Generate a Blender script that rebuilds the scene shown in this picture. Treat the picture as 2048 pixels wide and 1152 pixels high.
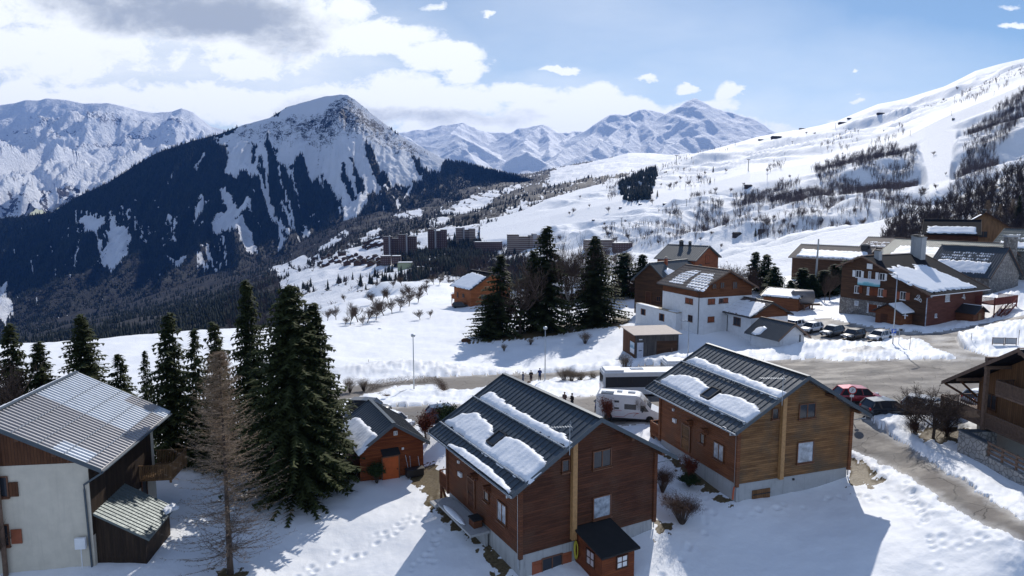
import bpy, math, random
import numpy as np
from mathutils import Vector, Matrix
R = math.radians
random.seed(7); RNG = np.random.default_rng(11)
S = bpy.context.scene
for o in list(bpy.data.objects): bpy.data.objects.remove(o)
C = S.collection

# ---------------------------------------------------------------- camera
PITCH = R(6.93); FPX = 1365.0; CX, CY = 1024.0, 576.0
sp, cp = math.sin(PITCH), math.cos(PITCH)
cam_d = bpy.data.cameras.new('camera'); cam = bpy.data.objects.new('camera', cam_d); C.objects.link(cam)
cam_d.sensor_width = 36.0; cam_d.lens = 36.0*FPX/2048.0
cam_d.clip_start = 0.5; cam_d.clip_end = 60000
cam.location = (0, 0, 0); cam.rotation_euler = (R(90)-PITCH, 0, 0)
S.camera = cam
# the drone's camera is the origin; the village ground lies about 20 to 24 m below it

# ---------------------------------------------------------------- light
SUN_AZ, SUN_EL = R(17), R(35.5)
sun_d = bpy.data.lights.new('sun', 'SUN'); sun = bpy.data.objects.new('sun', sun_d); C.objects.link(sun)
sun_d.energy = 4.2; sun_d.angle = R(0.6); sun_d.color = (1.0, 0.945, 0.87)
sdir = Vector((math.sin(SUN_AZ)*math.cos(SUN_EL), math.cos(SUN_AZ)*math.cos(SUN_EL), math.sin(SUN_EL)))
sun.rotation_euler = sdir.to_track_quat('Z', 'Y').to_euler()
S.view_settings.view_transform = 'Standard'; S.view_settings.look = 'None'
S.view_settings.gamma = 1; S.view_settings.use_curve_mapping = False
S.view_settings.exposure = 0.0
S.cycles.volume_step_rate = 1; S.cycles.volume_bounces = 0
S.cycles.max_bounces = 5; S.cycles.diffuse_bounces = 2

# ---------------------------------------------------------------- pixel <-> world
def ray(px, py):
    u = (px-CX)/FPX; v = -(py-CY)/FPX
    return np.array([u, cp+v*sp, -sp+v*cp])
def at(px, py, Y):
    r = ray(px, py); return r*(Y/r[1])
def proj(x, y, z):
    d = y*cp-z*sp; up = y*sp+z*cp
    return CX+FPX*x/d, CY-FPX*up/d

# ---------------------------------------------------------------- world: Nishita sky with clouds by direction
W = bpy.data.worlds.new('World'); S.world = W; W.use_nodes = True
nt = W.node_tree; nt.nodes.clear(); NN = nt.nodes; LK = nt.links
def wn(t, **k):
    n = NN.new(t)
    for a, b in k.items(): setattr(n, a, b)
    return n
def wmath(op, a, b=None, c=None, clamp=False):
    n = wn('ShaderNodeMath', operation=op, use_clamp=clamp)
    for i, v in enumerate((a, b, c)):
        if v is None: continue
        if isinstance(v, (int, float)): n.inputs[i].default_value = v
        else: LK.new(v, n.inputs[i])
    return n.outputs[0]
tc = wn('ShaderNodeTexCoord'); sep = wn('ShaderNodeSeparateXYZ'); LK.new(tc.outputs['Generated'], sep.inputs[0])
yy = wmath('MAXIMUM', sep.outputs[1], 0.08)
U_ = wmath('DIVIDE', sep.outputs[0], yy); V_ = wmath('DIVIDE', sep.outputs[2], yy)
def uv_of(px, py):
    r = ray(px, py); return r[0]/r[1], r[2]/r[1]
cmb = wn('ShaderNodeCombineXYZ'); LK.new(U_, cmb.inputs[0]); LK.new(V_, cmb.inputs[1])
def wnoise(sx, sy, scale, detail, rough, dist=0.0, off=0.0):
    mp = wn('ShaderNodeMapping'); mp.inputs['Scale'].default_value = (sx, sy, 1); mp.inputs['Location'].default_value = (off, off*.7, off)
    LK.new(cmb.outputs[0], mp.inputs[0])
    n = wn('ShaderNodeTexNoise'); n.inputs['Scale'].default_value = scale; n.inputs['Detail'].default_value = detail
    n.inputs['Roughness'].default_value = rough; n.inputs['Distortion'].default_value = dist
    LK.new(mp.outputs[0], n.inputs['Vector']); return n.outputs[0]
# warp the coordinate a little so that blob outlines are ragged
wx = wmath('MULTIPLY', wmath('SUBTRACT', wnoise(1, 1.6, 9, 5, .6), .5), .10)
wy = wmath('MULTIPLY', wmath('SUBTRACT', wnoise(1, 1.6, 9, 5, .6, off=7.3), .5), .05)
UW = wmath('ADD', U_, wx); VW = wmath('ADD', V_, wy)
def blobs(lst):
    tot = None
    for (px, py, rx, ry, w) in lst:
        u0, v0 = uv_of(px, py); a = rx/FPX; b = ry/FPX
        dx = wmath('DIVIDE', wmath('SUBTRACT', UW, u0), a); dy = wmath('DIVIDE', wmath('SUBTRACT', VW, v0), b)
        r2 = wmath('ADD', wmath('MULTIPLY', dx, dx), wmath('MULTIPLY', dy, dy))
        g = wmath('MULTIPLY', wmath('MAXIMUM', wmath('SUBTRACT', 1.0, wmath('MULTIPLY', r2, .5)), 0.0), w)
        tot = g if tot is None else wmath('MAXIMUM', tot, g)
    return tot
CL = [(300, 20, 420, 75, 1.0), (60, 100, 300, 70, .95), (560, 60, 210, 75, 1.0), (770, 75, 120, 45, 1.0), (880, 112, 85, 30, 1.0),
      (930, 140, 42, 26, .95), (120, 200, 340, 46, 1.0), (470, 205, 260, 42, 1.0), (820, 200, 240, 48, 1.0), (1010, 185, 130, 26, .9),
      (1120, 215, 150, 42, 1.0), (1190, 190, 60, 26, .9), (700, 20, 60, 40, .9), (960, 255, 260, 45, 1.0), (1230, 225, 110, 30, .95),
      (1293, 160, 24, 9, 1.0), (1362, 173, 22, 9, .95), (1450, 185, 34, 17, 1.0), (1420, 205, 90, 18, .85), (1122, 141, 34, 7, 1.0),
      (1680, 232, 38, 9, .7), (1704, 200, 18, 6, .85), (1700, 186, 24, 5, .6), (1716, 142, 14, 4, .85), (2024, 45, 36, 6, 1.0), (2010, 12, 26, 6, .65),
      (870, 8, 34, 10, .7), (980, 25, 13, 7, .85), (1560, 262, 90, 22, .6), (1270, 238, 80, 26, .8), (400, 130, 420, 35, .72), (1160, 238, 280, 36, 1.0), (1330, 228, 130, 28, .95), (1500, 246, 130, 22, .8), (760, 225, 160, 30, 1.0), (470, 190, 120, 26, .9), (-300, 60, 500, 160, .9)]
fld = blobs(CL)
n1 = wnoise(1, 1.7, 11, 9, .58, .25); n2 = wnoise(1, 1.5, 26, 10, .68, .4, off=3.1); n3 = wnoise(1, 3.2, 4.5, 7, .62, .2, off=5.7)
f2 = wmath('ADD', fld, wmath('MULTIPLY', wmath('SUBTRACT', n1, .5), .95))
f2 = wmath('ADD', f2, wmath('MULTIPLY', wmath('SUBTRACT', n2, .5), .85))
mr = wn('ShaderNodeMapRange', interpolation_type='SMOOTHSTEP'); LK.new(f2, mr.inputs[0])
mr.inputs[1].default_value = .30; mr.inputs[2].default_value = .80
alpha = mr.outputs[0]
# thin veil near the horizon and on the left
veil = blobs([(150, 130, 700, 170, .85), (1000, 240, 700, 60, .6), (1650, 300, 560, 120, .8), (1130, 190, 200, 60, .6), (1150, 60, 300, 130, .34), (1500, 200, 520, 120, .42), (1400, 90, 240, 100, .26)])
veil = wmath('MULTIPLY', veil, wmath('ADD', .35, wmath('MULTIPLY', n3, 1.05)), clamp=True)
alpha = wmath('MAXIMUM', alpha, veil)
# grey, thick bodies and undersides
gry = blobs([(400, 30, 235, 48, 1.0), (330, 5, 260, 40, .9), (560, 70, 90, 40, .7), (830, 235, 190, 22, .75), (1020, 235, 110, 26, .55), (150, 195, 330, 18, .32), (600, 215, 210, 20, .45),
             (60, 120, 260, 25, .30), (1105, 205, 60, 9, .4), (840, 160, 55, 8, .25)])
g2 = wmath('ADD', gry, wmath('MULTIPLY', wmath('SUBTRACT', n1, .5), .55))
g2 = wmath('ADD', g2, wmath('MULTIPLY', wmath('SUBTRACT', n3, .5), .95))
g2 = wmath('ADD', g2, wmath('MULTIPLY', wmath('SUBTRACT', wnoise(1, 1.4, 17, 9, .66, .3, off=9.1), .5), .75))
mg = wn('ShaderNodeMapRange', interpolation_type='SMOOTHSTEP'); LK.new(g2, mg.inputs[0])
mg.inputs[1].default_value = .26; mg.inputs[2].default_value = 1.05
SKY_S = 0.10
ccol = wn('ShaderNodeMixRGB'); LK.new(mg.outputs[0], ccol.inputs[0])
ccol.inputs[1].default_value = (11.2, 11.6, 11.9, 1); ccol.inputs[2].default_value = (4.4, 5.0, 6.0, 1)
sky = wn('ShaderNodeTexSky', sky_type='NISHITA'); sky.sun_disc = False; sky.sun_elevation = SUN_EL; sky.sun_rotation = SUN_AZ
sky.altitude = 1700; sky.air_density = 1.0; sky.dust_density = 0.6; sky.ozone_density = 1.3
skg = wn('ShaderNodeMixRGB', blend_type='MULTIPLY'); skg.inputs[0].default_value = 1.0; LK.new(sky.outputs[0], skg.inputs[1]); skg.inputs[2].default_value = (.80, .90, .93, 1)
mx = wn('ShaderNodeMixRGB'); LK.new(alpha, mx.inputs[0]); LK.new(skg.outputs[0], mx.inputs[1]); LK.new(ccol.outputs[0], mx.inputs[2])
# sky behind the viewpoint: unseen bright cloud, added to lift the shaded snow
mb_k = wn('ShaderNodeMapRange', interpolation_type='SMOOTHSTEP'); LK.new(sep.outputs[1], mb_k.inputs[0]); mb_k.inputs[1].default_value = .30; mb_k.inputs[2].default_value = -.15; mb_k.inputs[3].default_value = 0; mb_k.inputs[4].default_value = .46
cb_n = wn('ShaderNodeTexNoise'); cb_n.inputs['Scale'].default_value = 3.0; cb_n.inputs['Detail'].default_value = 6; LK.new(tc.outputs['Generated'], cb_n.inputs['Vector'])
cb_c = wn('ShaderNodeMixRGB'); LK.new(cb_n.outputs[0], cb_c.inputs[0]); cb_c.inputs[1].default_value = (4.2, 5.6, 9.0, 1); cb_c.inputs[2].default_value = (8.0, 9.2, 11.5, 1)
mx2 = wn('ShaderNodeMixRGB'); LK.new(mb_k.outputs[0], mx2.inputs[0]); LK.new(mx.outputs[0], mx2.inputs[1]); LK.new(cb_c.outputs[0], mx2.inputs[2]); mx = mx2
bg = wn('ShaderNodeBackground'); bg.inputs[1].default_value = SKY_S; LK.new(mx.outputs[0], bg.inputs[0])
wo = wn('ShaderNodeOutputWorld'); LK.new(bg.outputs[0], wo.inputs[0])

# ---------------------------------------------------------------- numeric helpers
def _hash(ix, iy, seed):
    n = (ix*374761393 + iy*668265263 + seed*1442695041) & 0xffffffff
    n = ((n ^ (n >> 13))*1274126177) & 0xffffffff
    return ((n ^ (n >> 16)) & 0xffff)/65535.0
def perlin(x, y, seed=0):
    x = np.asarray(x, float); y = np.asarray(y, float)
    x0 = np.floor(x); y0 = np.floor(y); fx = x-x0; fy = y-y0
    ix = x0.astype(np.int64); iy = y0.astype(np.int64)
    sx = fx*fx*fx*(fx*(fx*6-15)+10); sy = fy*fy*fy*(fy*(fy*6-15)+10)
    def g(a, b, dx, dy):
        t = _hash(a, b, seed)*6.2831853; return np.cos(t)*dx+np.sin(t)*dy
    a = g(ix, iy, fx, fy); b = g(ix+1, iy, fx-1, fy); c = g(ix, iy+1, fx, fy-1); d = g(ix+1, iy+1, fx-1, fy-1)
    return ((a+(b-a)*sx)+((c+(d-c)*sx)-(a+(b-a)*sx))*sy)*1.5
def fbm(x, y, octv=4, seed=0, gain=.5):
    t = 0; a = 1; f = 1
    for i in range(octv): t = t+a*perlin(x*f, y*f, seed+i*17); a *= gain; f *= 2.03
    return t
def ridged(x, y, octv=5, seed=0, gain=.5):
    t = 0; a = 1; f = 1; w = 1
    for i in range(octv):
        n = 1-np.abs(perlin(x*f, y*f, seed+i*31)); n = n*n
        t = t+a*n*w; w = np.clip(n*1.4, 0, 1); a *= gain; f *= 2.07
    return t
def inpoly(px, py, poly):
    px = np.asarray(px, float); py = np.asarray(py, float); r = np.zeros(px.shape, bool)
    n = len(poly)
    for i in range(n):
        x0, y0 = poly[i]; x1, y1 = poly[(i+1) % n]
        if y0 == y1: continue
        c = ((py >= y0) != (py >= y1)) & (px < (x1-x0)*(py-y0)/(y1-y0)+x0)
        r ^= c
    return r
def dseg(px, py, pts):
    d = np.full(np.shape(px), 1e9)
    for (x0, y0), (x1, y1) in zip(pts[:-1], pts[1:]):
        vx, vy = x1-x0, y1-y0; L = vx*vx+vy*vy+1e-9
        t = np.clip(((px-x0)*vx+(py-y0)*vy)/L, 0, 1)
        d = np.minimum(d, np.hypot(px-x0-t*vx, py-y0-t*vy))
    return d
def sdpoly(px, py, poly):      # signed distance, positive inside
    d = dseg(px, py, list(poly)+[poly[0]])
    return np.where(inpoly(px, py, poly), d, -d)
def sst(a, b, x):
    t = np.clip((x-a)/(b-a), 0, 1); return t*t*(3-2*t)

# ---------------------------------------------------------------- object helpers
def mesh_np(name, verts, faces, mat, attrs=None, smooth=False):
    v = np.asarray(verts, np.float32); f = np.asarray(faces, np.int32); k = f.shape[1]
    me = bpy.data.meshes.new(name); me.vertices.add(len(v)); me.vertices.foreach_set('co', v.ravel())
    me.loops.add(f.size); me.loops.foreach_set('vertex_index', f.ravel())
    me.polygons.add(len(f)); me.polygons.foreach_set('loop_start', np.arange(0, f.size, k, dtype=np.int32))
    me.polygons.foreach_set('loop_total', np.full(len(f), k, np.int32))
    if smooth: me.polygons.foreach_set('use_smooth', np.ones(len(f), bool))
    me.update(calc_edges=True)
    if attrs:
        for n, a in attrs.items():
            at_ = me.attributes.new(n, 'FLOAT', 'POINT'); at_.data.foreach_set('value', np.asarray(a, np.float32).ravel())
    if mat: me.materials.append(mat)
    return me
def link(name, me, parent=None):
    o = bpy.data.objects.new(name, me); C.objects.link(o)
    if parent: o.parent = parent
    return o
def tag(o, label=None, cat=None, group=None, kind=None):
    if label: o['label'] = label
    if cat: o['category'] = cat
    if group: o['group'] = group
    if kind: o['kind'] = kind
    return o
def empty(name, loc, rz=0, label=None, cat=None, group=None):
    o = bpy.data.objects.new(name, None); C.objects.link(o); o.location = [float(t) for t in loc]; o.rotation_euler = (0, 0, rz)
    o.empty_display_size = .5
    return tag(o, label, cat, group)
def kids(o): return [c for c in KIDS.get(o.name, [])]
class MB:
    """collects geometry of one part"""
    def __init__(s): s.v = []; s.f = []
    def add(s, v, f):
        n = len(s.v); s.v += [tuple(float(c) for c in p) for p in v]; s.f += [tuple(n+i for i in q) for q in f]; return s
    def box(s, c, d, rz=0, M=None):
        x, y, z = d[0]/2, d[1]/2, d[2]/2
        P = [Vector((a, b, e)) for a in (-x, x) for b in (-y, y) for e in (-z, z)]
        if M is None: M = Matrix.Rotation(rz, 4, 'Z')
        P = [M @ p + Vector(c) for p in P]
        return s.add(P, [(0, 1, 3, 2), (4, 6, 7, 5), (0, 4, 5, 1), (2, 3, 7, 6), (0, 2, 6, 4), (1, 5, 7, 3)])
    def bar(s, a, b, w, t=None, up=(0, 0, 1)):       # rectangular bar from a to b
        a = Vector(a); b = Vector(b); d = b-a; L = d.length
        if L < 1e-6: return s
        d.normalize(); up = Vector(up)
        if abs(d.dot(up)) > .98: up = Vector((1, 0, 0))
        x = d.cross(up).normalized(); z = x.cross(d)
        t = w if t is None else t
        P = [q+x*i*w/2+z*j*t/2 for q in (a, b) for i, j in ((-1, -1), (1, -1), (1, 1), (-1, 1))]
        return s.add(P, [(0, 1, 2, 3), (7, 6, 5, 4), (0, 4, 5, 1), (1, 5, 6, 2), (2, 6, 7, 3), (3, 7, 4, 0)])
    def tube(s, pts, r, n=8, cap=True):
        pts = [Vector(p) for p in pts]; rs = r if isinstance(r, (list, tuple)) else [r]*len(pts)
        V = []; F = []
        for i, p in enumerate(pts):
            d = (pts[min(i+1, len(pts)-1)]-pts[max(i-1, 0)]).normalized()
            up = Vector((0, 0, 1)) if abs(d.z) < .9 else Vector((1, 0, 0))
            x = d.cross(up).normalized(); y = d.cross(x)
            for k in range(n):
                a = 2*math.pi*k/n; V.append(p+x*math.cos(a)*rs[i]+y*math.sin(a)*rs[i])
        for i in range(len(pts)-1):
            for k in range(n):
                a = i*n+k; b = i*n+(k+1) % n; F.append((a, b, b+n, a+n))
        if cap: F.append(tuple(range(n))[::-1]); F.append(tuple(range((len(pts)-1)*n, len(pts)*n)))
        return s.add(V, F)
    def prism(s, poly, ax, lo, hi):     # polygon in the two other axes, extruded along axis ax
        n = len(poly); V = []
        for t in (lo, hi):
            for a, b in poly:
                p = [0, 0, 0]; o_ = [i for i in range(3) if i != ax]; p[ax] = t; p[o_[0]] = a; p[o_[1]] = b; V.append(p)
        return s.add(V, [tuple(range(n)), tuple(range(2*n-1, n-1, -1))]+[(i, n+i, n+(i+1) % n, (i+1) % n) for i in range(n)])
    def lathe(s, prof, c, n=16, axis='Z'):
        V = []; F = []
        for r, h in prof:
            for k in range(n):
                a = 2*math.pi*k/n
                p = (r*math.cos(a), r*math.sin(a), h) if axis == 'Z' else ((h, r*math.cos(a), r*math.sin(a)) if axis == 'X' else (r*math.cos(a), h, r*math.sin(a)))
                V.append((p[0]+c[0], p[1]+c[1], p[2]+c[2]))
        for i in range(len(prof)-1):
            for k in range(n):
                a = i*n+k; b = i*n+(k+1) % n; F.append((a, b, b+n, a+n))
        F.append(tuple(range(n))[::-1]); F.append(tuple(range((len(prof)-1)*n, len(prof)*n)))
        return s.add(V, F)
    def build(s, name, mat, parent=None, smooth=False, fix=True, bevel=0):
        me = bpy.data.meshes.new(name); me.from_pydata(s.v, [], s.f); me.update()
        if fix:
            import bmesh
            b = bmesh.new(); b.from_mesh(me); bmesh.ops.recalc_face_normals(b, faces=b.faces); b.to_mesh(me); b.free()
        me.materials.append(mat)
        if smooth: me.polygons.foreach_set('use_smooth', [True]*len(me.polygons))
        o = link(name, me, parent)
        if bevel:
            m = o.modifiers.new('bevel', 'BEVEL'); m.width = bevel; m.segments = 2; m.limit_method = 'ANGLE'
        return o
CH = {}
def copy_tree(o, parent=None, ch=None):
    c = o.copy(); C.objects.link(c)
    if parent: c.parent = parent
    for k in [x for x in ch if x.parent == o]: copy_tree(k, c, ch)
    return c

# ---------------------------------------------------------------- materials
MT = {}
def newmat(name):
    m = bpy.data.materials.new(name); m.use_nodes = True; nt = m.node_tree
    b = nt.nodes['Principled BSDF']; MT[name] = m
    return m, nt, b
def lk(nt, a, b): nt.links.new(a, b)
def nd(nt, t, **k):
    n = nt.nodes.new(t)
    for a, v in k.items(): setattr(n, a, v)
    return n
def mth(nt, op, a, b=None, c=None, clamp=False):
    n = nt.nodes.new('ShaderNodeMath'); n.operation = op; n.use_clamp = clamp
    for i, v in enumerate((a, b, c)):
        if v is None: continue
        if isinstance(v, (int, float)): n.inputs[i].default_value = v
        else: nt.links.new(v, n.inputs[i])
    return n.outputs[0]
def nz(nt, vec, scale, detail=4, rough=.55, sc=(1, 1, 1)):
    mp = nd(nt, 'ShaderNodeMapping'); mp.inputs['Scale'].default_value = sc; lk(nt, vec, mp.inputs[0])
    n = nd(nt, 'ShaderNodeTexNoise'); n.inputs['Scale'].default_value = scale; n.inputs['Detail'].default_value = detail
    n.inputs['Roughness'].default_value = rough; lk(nt, mp.outputs[0], n.inputs['Vector']); return n.outputs[0]
def ramp(nt, fac, stops):
    r = nd(nt, 'ShaderNodeValToRGB'); e = r.color_ramp.elements
    while len(e) < len(stops): e.new(.5)
    for i, (p, c) in enumerate(stops): e[i].position = p; e[i].color = (*c, 1)
    lk(nt, fac, r.inputs[0]); return r.outputs[0]
def mixc(nt, f, a, b, mode='MIX'):
    n = nd(nt, 'ShaderNodeMixRGB', blend_type=mode)
    for i, v in ((0, f), (1, a), (2, b)):
        if isinstance(v, (int, float)): n.inputs[i].default_value = v
        elif isinstance(v, tuple): n.inputs[i].default_value = (*v, 1)
        else: lk(nt, v, n.inputs[i])
    return n.outputs[0]
def bump(nt, b, h, strength, dist):
    n = nd(nt, 'ShaderNodeBump'); n.inputs['Strength'].default_value = strength; n.inputs['Distance'].default_value = dist
    lk(nt, h, n.inputs['Height']); lk(nt, n.outputs[0], b.inputs['Normal'])
def objco(nt): return nd(nt, 'ShaderNodeTexCoord').outputs['Object']
def plain(name, col, rough=.7, metal=0, var=.15, scale=3, bmp=0, bs=20, spec=None):
    m, nt, b = newmat(name); v = objco(nt)
    n = nz(nt, v, scale, 6)
    c = ramp(nt, n, [(.3, tuple(t*(1-var) for t in col)), (.7, tuple(min(1, t*(1+var)) for t in col))])
    lk(nt, c, b.inputs['Base Color']); b.inputs['Roughness'].default_value = rough; b.inputs['Metallic'].default_value = metal
    if spec is not None: b.inputs['Specular IOR Level'].default_value = spec
    if bmp: bump(nt, b, nz(nt, v, bs, 5), bmp, .02)
    return m
def siding(name, c1, c2, plank=.15, rough=.75, vertical=False, weather=None):
    """boards with a groove between them, each board its own tone, grain along the board"""
    m, nt, b = newmat(name); v = objco(nt); s = nd(nt, 'ShaderNodeSeparateXYZ'); lk(nt, v, s.inputs[0])
    if vertical: k = mth(nt, 'ADD', s.outputs[0], s.outputs[1])
    else: k = s.outputs[2]
    q = mth(nt, 'DIVIDE', k, plank); fl = mth(nt, 'FLOOR', q); fr = mth(nt, 'FRACT', q)
    cb = nd(nt, 'ShaderNodeCombineXYZ'); lk(nt, mth(nt, 'MULTIPLY', fl, 7.31), cb.inputs[2])
    if vertical: lk(nt, mth(nt, 'MULTIPLY', s.outputs[2], .25), cb.inputs[0])
    else:
        lk(nt, mth(nt, 'MULTIPLY', s.outputs[0], .35), cb.inputs[0]); lk(nt, mth(nt, 'MULTIPLY', s.outputs[1], .35), cb.inputs[1])
    t = nd(nt, 'ShaderNodeTexNoise'); t.inputs['Scale'].default_value = 1.3; t.inputs['Detail'].default_value = 3; lk(nt, cb.outputs[0], t.inputs['Vector'])
    g = nz(nt, v, 4, 8, .7, (1, 1, 14) if not vertical else (14, 14, 1))
    w = nz(nt, v, .5, 5, .6)
    f = mth(nt, 'ADD', mth(nt, 'MULTIPLY', t.outputs[0], .6), mth(nt, 'MULTIPLY', g, .4))
    c = ramp(nt, f, [(.40, c1), (.58, c2)])
    if weather: c = mixc(nt, mth(nt, 'MULTIPLY', mth(nt, 'SUBTRACT', w, .46, clamp=True), 4.5, clamp=True), c, weather)
    edge = mth(nt, 'LESS_THAN', mth(nt, 'ABSOLUTE', mth(nt, 'SUBTRACT', fr, .5)), .44)
    c = mixc(nt, edge, mixc(nt, .6, c, (.01, .006, .004)), c)
    lk(nt, c, b.inputs['Base Color']); b.inputs['Roughness'].default_value = rough; b.inputs['Specular IOR Level'].default_value = .25
    rnd = mth(nt, 'SUBTRACT', 1.0, mth(nt, 'POWER', mth(nt, 'ABSOLUTE', mth(nt, 'MULTIPLY', mth(nt, 'SUBTRACT', fr, .5), 2.0)), 4.0))
    bump(nt, b, mth(nt, 'ADD', rnd, mth(nt, 'MULTIPLY', g, .15)), .8, .02)
    return m
def metalroof(name, col, rough=.45, metal=.3, streak=.2, stain=None):
    m, nt, b = newmat(name); v = objco(nt)
    n = nz(nt, v, 1.2, 6, .6, (1, 3, 1)); n2 = nz(nt, v, 9, 4, .6)
    f = mth(nt, 'ADD', mth(nt, 'MULTIPLY', n, .7), mth(nt, 'MULTIPLY', n2, .3))
    c = ramp(nt, f, [(.3, tuple(t*(1-streak) for t in col)), (.7, tuple(t*(1+streak) for t in col))])
    if stain:
        sx_ = nd(nt, 'ShaderNodeVectorMath', operation='SNAP'); lk(nt, v, sx_.inputs[0]); sx_.inputs[1].default_value = (1.9, 2.2, 50)
        k = mth(nt, 'GREATER_THAN', nz(nt, sx_.outputs[0], .16, 1, .3, (1.6, .8, 1)), .5)
        c = mixc(nt, mth(nt, 'MULTIPLY', k, .8), c, stain)
    lk(nt, c, b.inputs['Base Color']); b.inputs['Metallic'].default_value = metal
    lk(nt, ramp(nt, n2, [(.3, (rough*.8,)*3), (.7, (min(1, rough*1.3),)*3)]), b.inputs['Roughness'])
    bump(nt, b, n2, .15, .01)
    return m
def stone(name, c1, c2, joint, scale=3.0):
    m, nt, b = newmat(name); v = objco(nt)
    vo = nd(nt, 'ShaderNodeTexVoronoi', feature='F1'); vo.inputs['Scale'].default_value = scale; lk(nt, v, vo.inputs['Vector'])
    ve = nd(nt, 'ShaderNodeTexVoronoi', feature='DISTANCE_TO_EDGE'); ve.inputs['Scale'].default_value = scale; lk(nt, v, ve.inputs['Vector'])
    hs = nd(nt, 'ShaderNodeSeparateColor'); lk(nt, vo.outputs['Color'], hs.inputs[0])
    c = ramp(nt, hs.outputs[0], [(0, c1), (1, c2)]); c = mixc(nt, .35, c, mixc(nt, nz(nt, v, 14, 5), c1, c2))
    c = mixc(nt, mth(nt, 'LESS_THAN', ve.outputs[0], .06), c, joint)
    lk(nt, c, b.inputs['Base Color']); b.inputs['Roughness'].default_value = .85
    bump(nt, b, mth(nt, 'MINIMUM', ve.outputs[0], .15), 1.0, .25)
    return m
def snowmat(name, base=(.84, .87, .92), amp=.5, scale=1.5, dist=.12):
    m, nt, b = newmat(name); v = nd(nt, 'ShaderNodeNewGeometry').outputs['Position']
    h = mth(nt, 'ADD', nz(nt, v, scale, 6, .6), mth(nt, 'MULTIPLY', nz(nt, v, scale*7, 4, .6), .25))
    c = ramp(nt, nz(nt, v, .8, 4), [(.3, tuple(t*.965 for t in base)), (.7, base)])
    lk(nt, c, b.inputs['Base Color']); b.inputs['Roughness'].default_value = .55; b.inputs['Specular IOR Level'].default_value = .25
    bump(nt, b, h, amp, dist)
    return m
M_snow = snowmat('roof_snow', scale=3, dist=.06)
M_glass, _nt, _b = newmat('window_glass'); _b.inputs['Base Color'].default_value = (.03, .035, .045, 1); _b.inputs['Roughness'].default_value = .08; _b.inputs['Specular IOR Level'].default_value = .45
M_curt = plain('curtain_glass', (.34, .38, .44), .2, 0, .5, 2.5)
M_white = plain('white_paint', (.74, .75, .77), .5, 0, .06)
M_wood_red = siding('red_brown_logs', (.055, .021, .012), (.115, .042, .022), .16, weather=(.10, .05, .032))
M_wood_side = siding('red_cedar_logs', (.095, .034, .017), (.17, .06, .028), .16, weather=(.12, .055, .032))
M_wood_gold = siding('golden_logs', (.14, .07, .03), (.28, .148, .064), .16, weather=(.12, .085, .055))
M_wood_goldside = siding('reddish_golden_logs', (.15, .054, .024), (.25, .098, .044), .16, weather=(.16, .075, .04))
M_wood_cabin = siding('orange_brown_logs', (.12, .03, .012), (.21, .058, .02), .15)
M_wood_dark = siding('dark_old_boards', (.018, .011, .008), (.045, .028, .018), .16, vertical=True)
M_wood_brownv = siding('brown_vertical_boards', (.07, .028, .014), (.13, .055, .026), .18, vertical=True)
M_wood_brown = siding('weathered_brown_boards', (.05, .026, .015), (.10, .05, .027), .17)
M_wood_mid = siding('mid_brown_boards', (.17, .085, .042), (.28, .145, .07), .2, vertical=True)
M_wood_tan = siding('tan_boards', (.17, .09, .045), (.30, .17, .085), .2, vertical=True)
M_wood_grey = siding('grey_old_boards', (.05, .045, .045), (.13, .115, .105), .2, vertical=True)
M_wood_rust = siding('orange_facade', (.23, .075, .035), (.32, .11, .05), .25)
M_beam = plain('beam_wood', (.11, .045, .02), .7, 0, .3, 6)
M_beam_y = plain('yellow_pine_beam', (.40, .22, .09), .6, 0, .2, 6)
M_beam_g = plain('grey_brown_beam', (.16, .10, .07), .75, 0, .3, 6)
M_frame = plain('window_frame_wood', (.15, .06, .028), .5, 0, .2, 8)
M_concrete = None
def concrete(name, col, sk=3.5):
    m, nt, b = newmat(name); v = objco(nt)
    n = nz(nt, v, 1.5, 7, .6); st = nz(nt, v, 5, 4, .7, (1, 1, .06))
    c = ramp(nt, n, [(.3, tuple(t*.85 for t in col)), (.7, col)])
    c = mixc(nt, mth(nt, 'MULTIPLY', mth(nt, 'SUBTRACT', st, .53, clamp=True), sk, clamp=True), c, tuple(t*.45 for t in col))
    lk(nt, c, b.inputs['Base Color']); b.inputs['Roughness'].default_value = .85; bump(nt, b, n, .3, .03); return m
M_conc = concrete('stained_concrete', (.42, .43, .44))
M_render = concrete('cream_render', (.66, .60, .50), .8)
M_wrender = concrete('white_render', (.80, .80, .81), .5)
M_roof = metalroof('dark_seam_roof', (.075, .09, .105), .42, .35)
M_roof2 = metalroof('grey_seam_roof', (.10, .11, .12), .42, .35)
M_trim = plain('grey_blue_trim', (.07, .09, .11), .5, .2, .1)
M_corr = metalroof('pale_corrugated_roof', (.60, .64, .69), .5, .2, .12, stain=(.34, .32, .32))
M_roofm = metalroof('matt_blue_grey_roof', (.075, .09, .105), .75, 0, .2)
M_corr2 = metalroof('green_grey_corrugated', (.13, .155, .155), .5, .3, .15)
M_tile = metalroof('brown_tile_roof', (.12, .10, .095), .7, 0, .2)
M_slate = metalroof('dark_sheet_roof', (.013, .014, .018), .95, 0, .25)
M_slate.node_tree.nodes['Principled BSDF'].inputs['Specular IOR Level'].default_value = .12
M_zinc = plain('zinc_gutter', (.42, .45, .48), .4, .6, .1)
M_stone = stone('rubble_stone', (.10, .09, .085), (.34, .32, .30), (.10, .095, .09), 2.2)
M_stone2 = stone('pale_crazy_paving', (.30, .29, .28), (.50, .47, .44), (.20, .19, .18), 2.4)
M_black = plain('black_felt', (.012, .013, .015), .9, 0, .2)
M_dark = plain('dark_metal', (.03, .03, .033), .5, .3, .1)
M_tyre = plain('rubber', (.015, .015, .015), .85)
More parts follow.
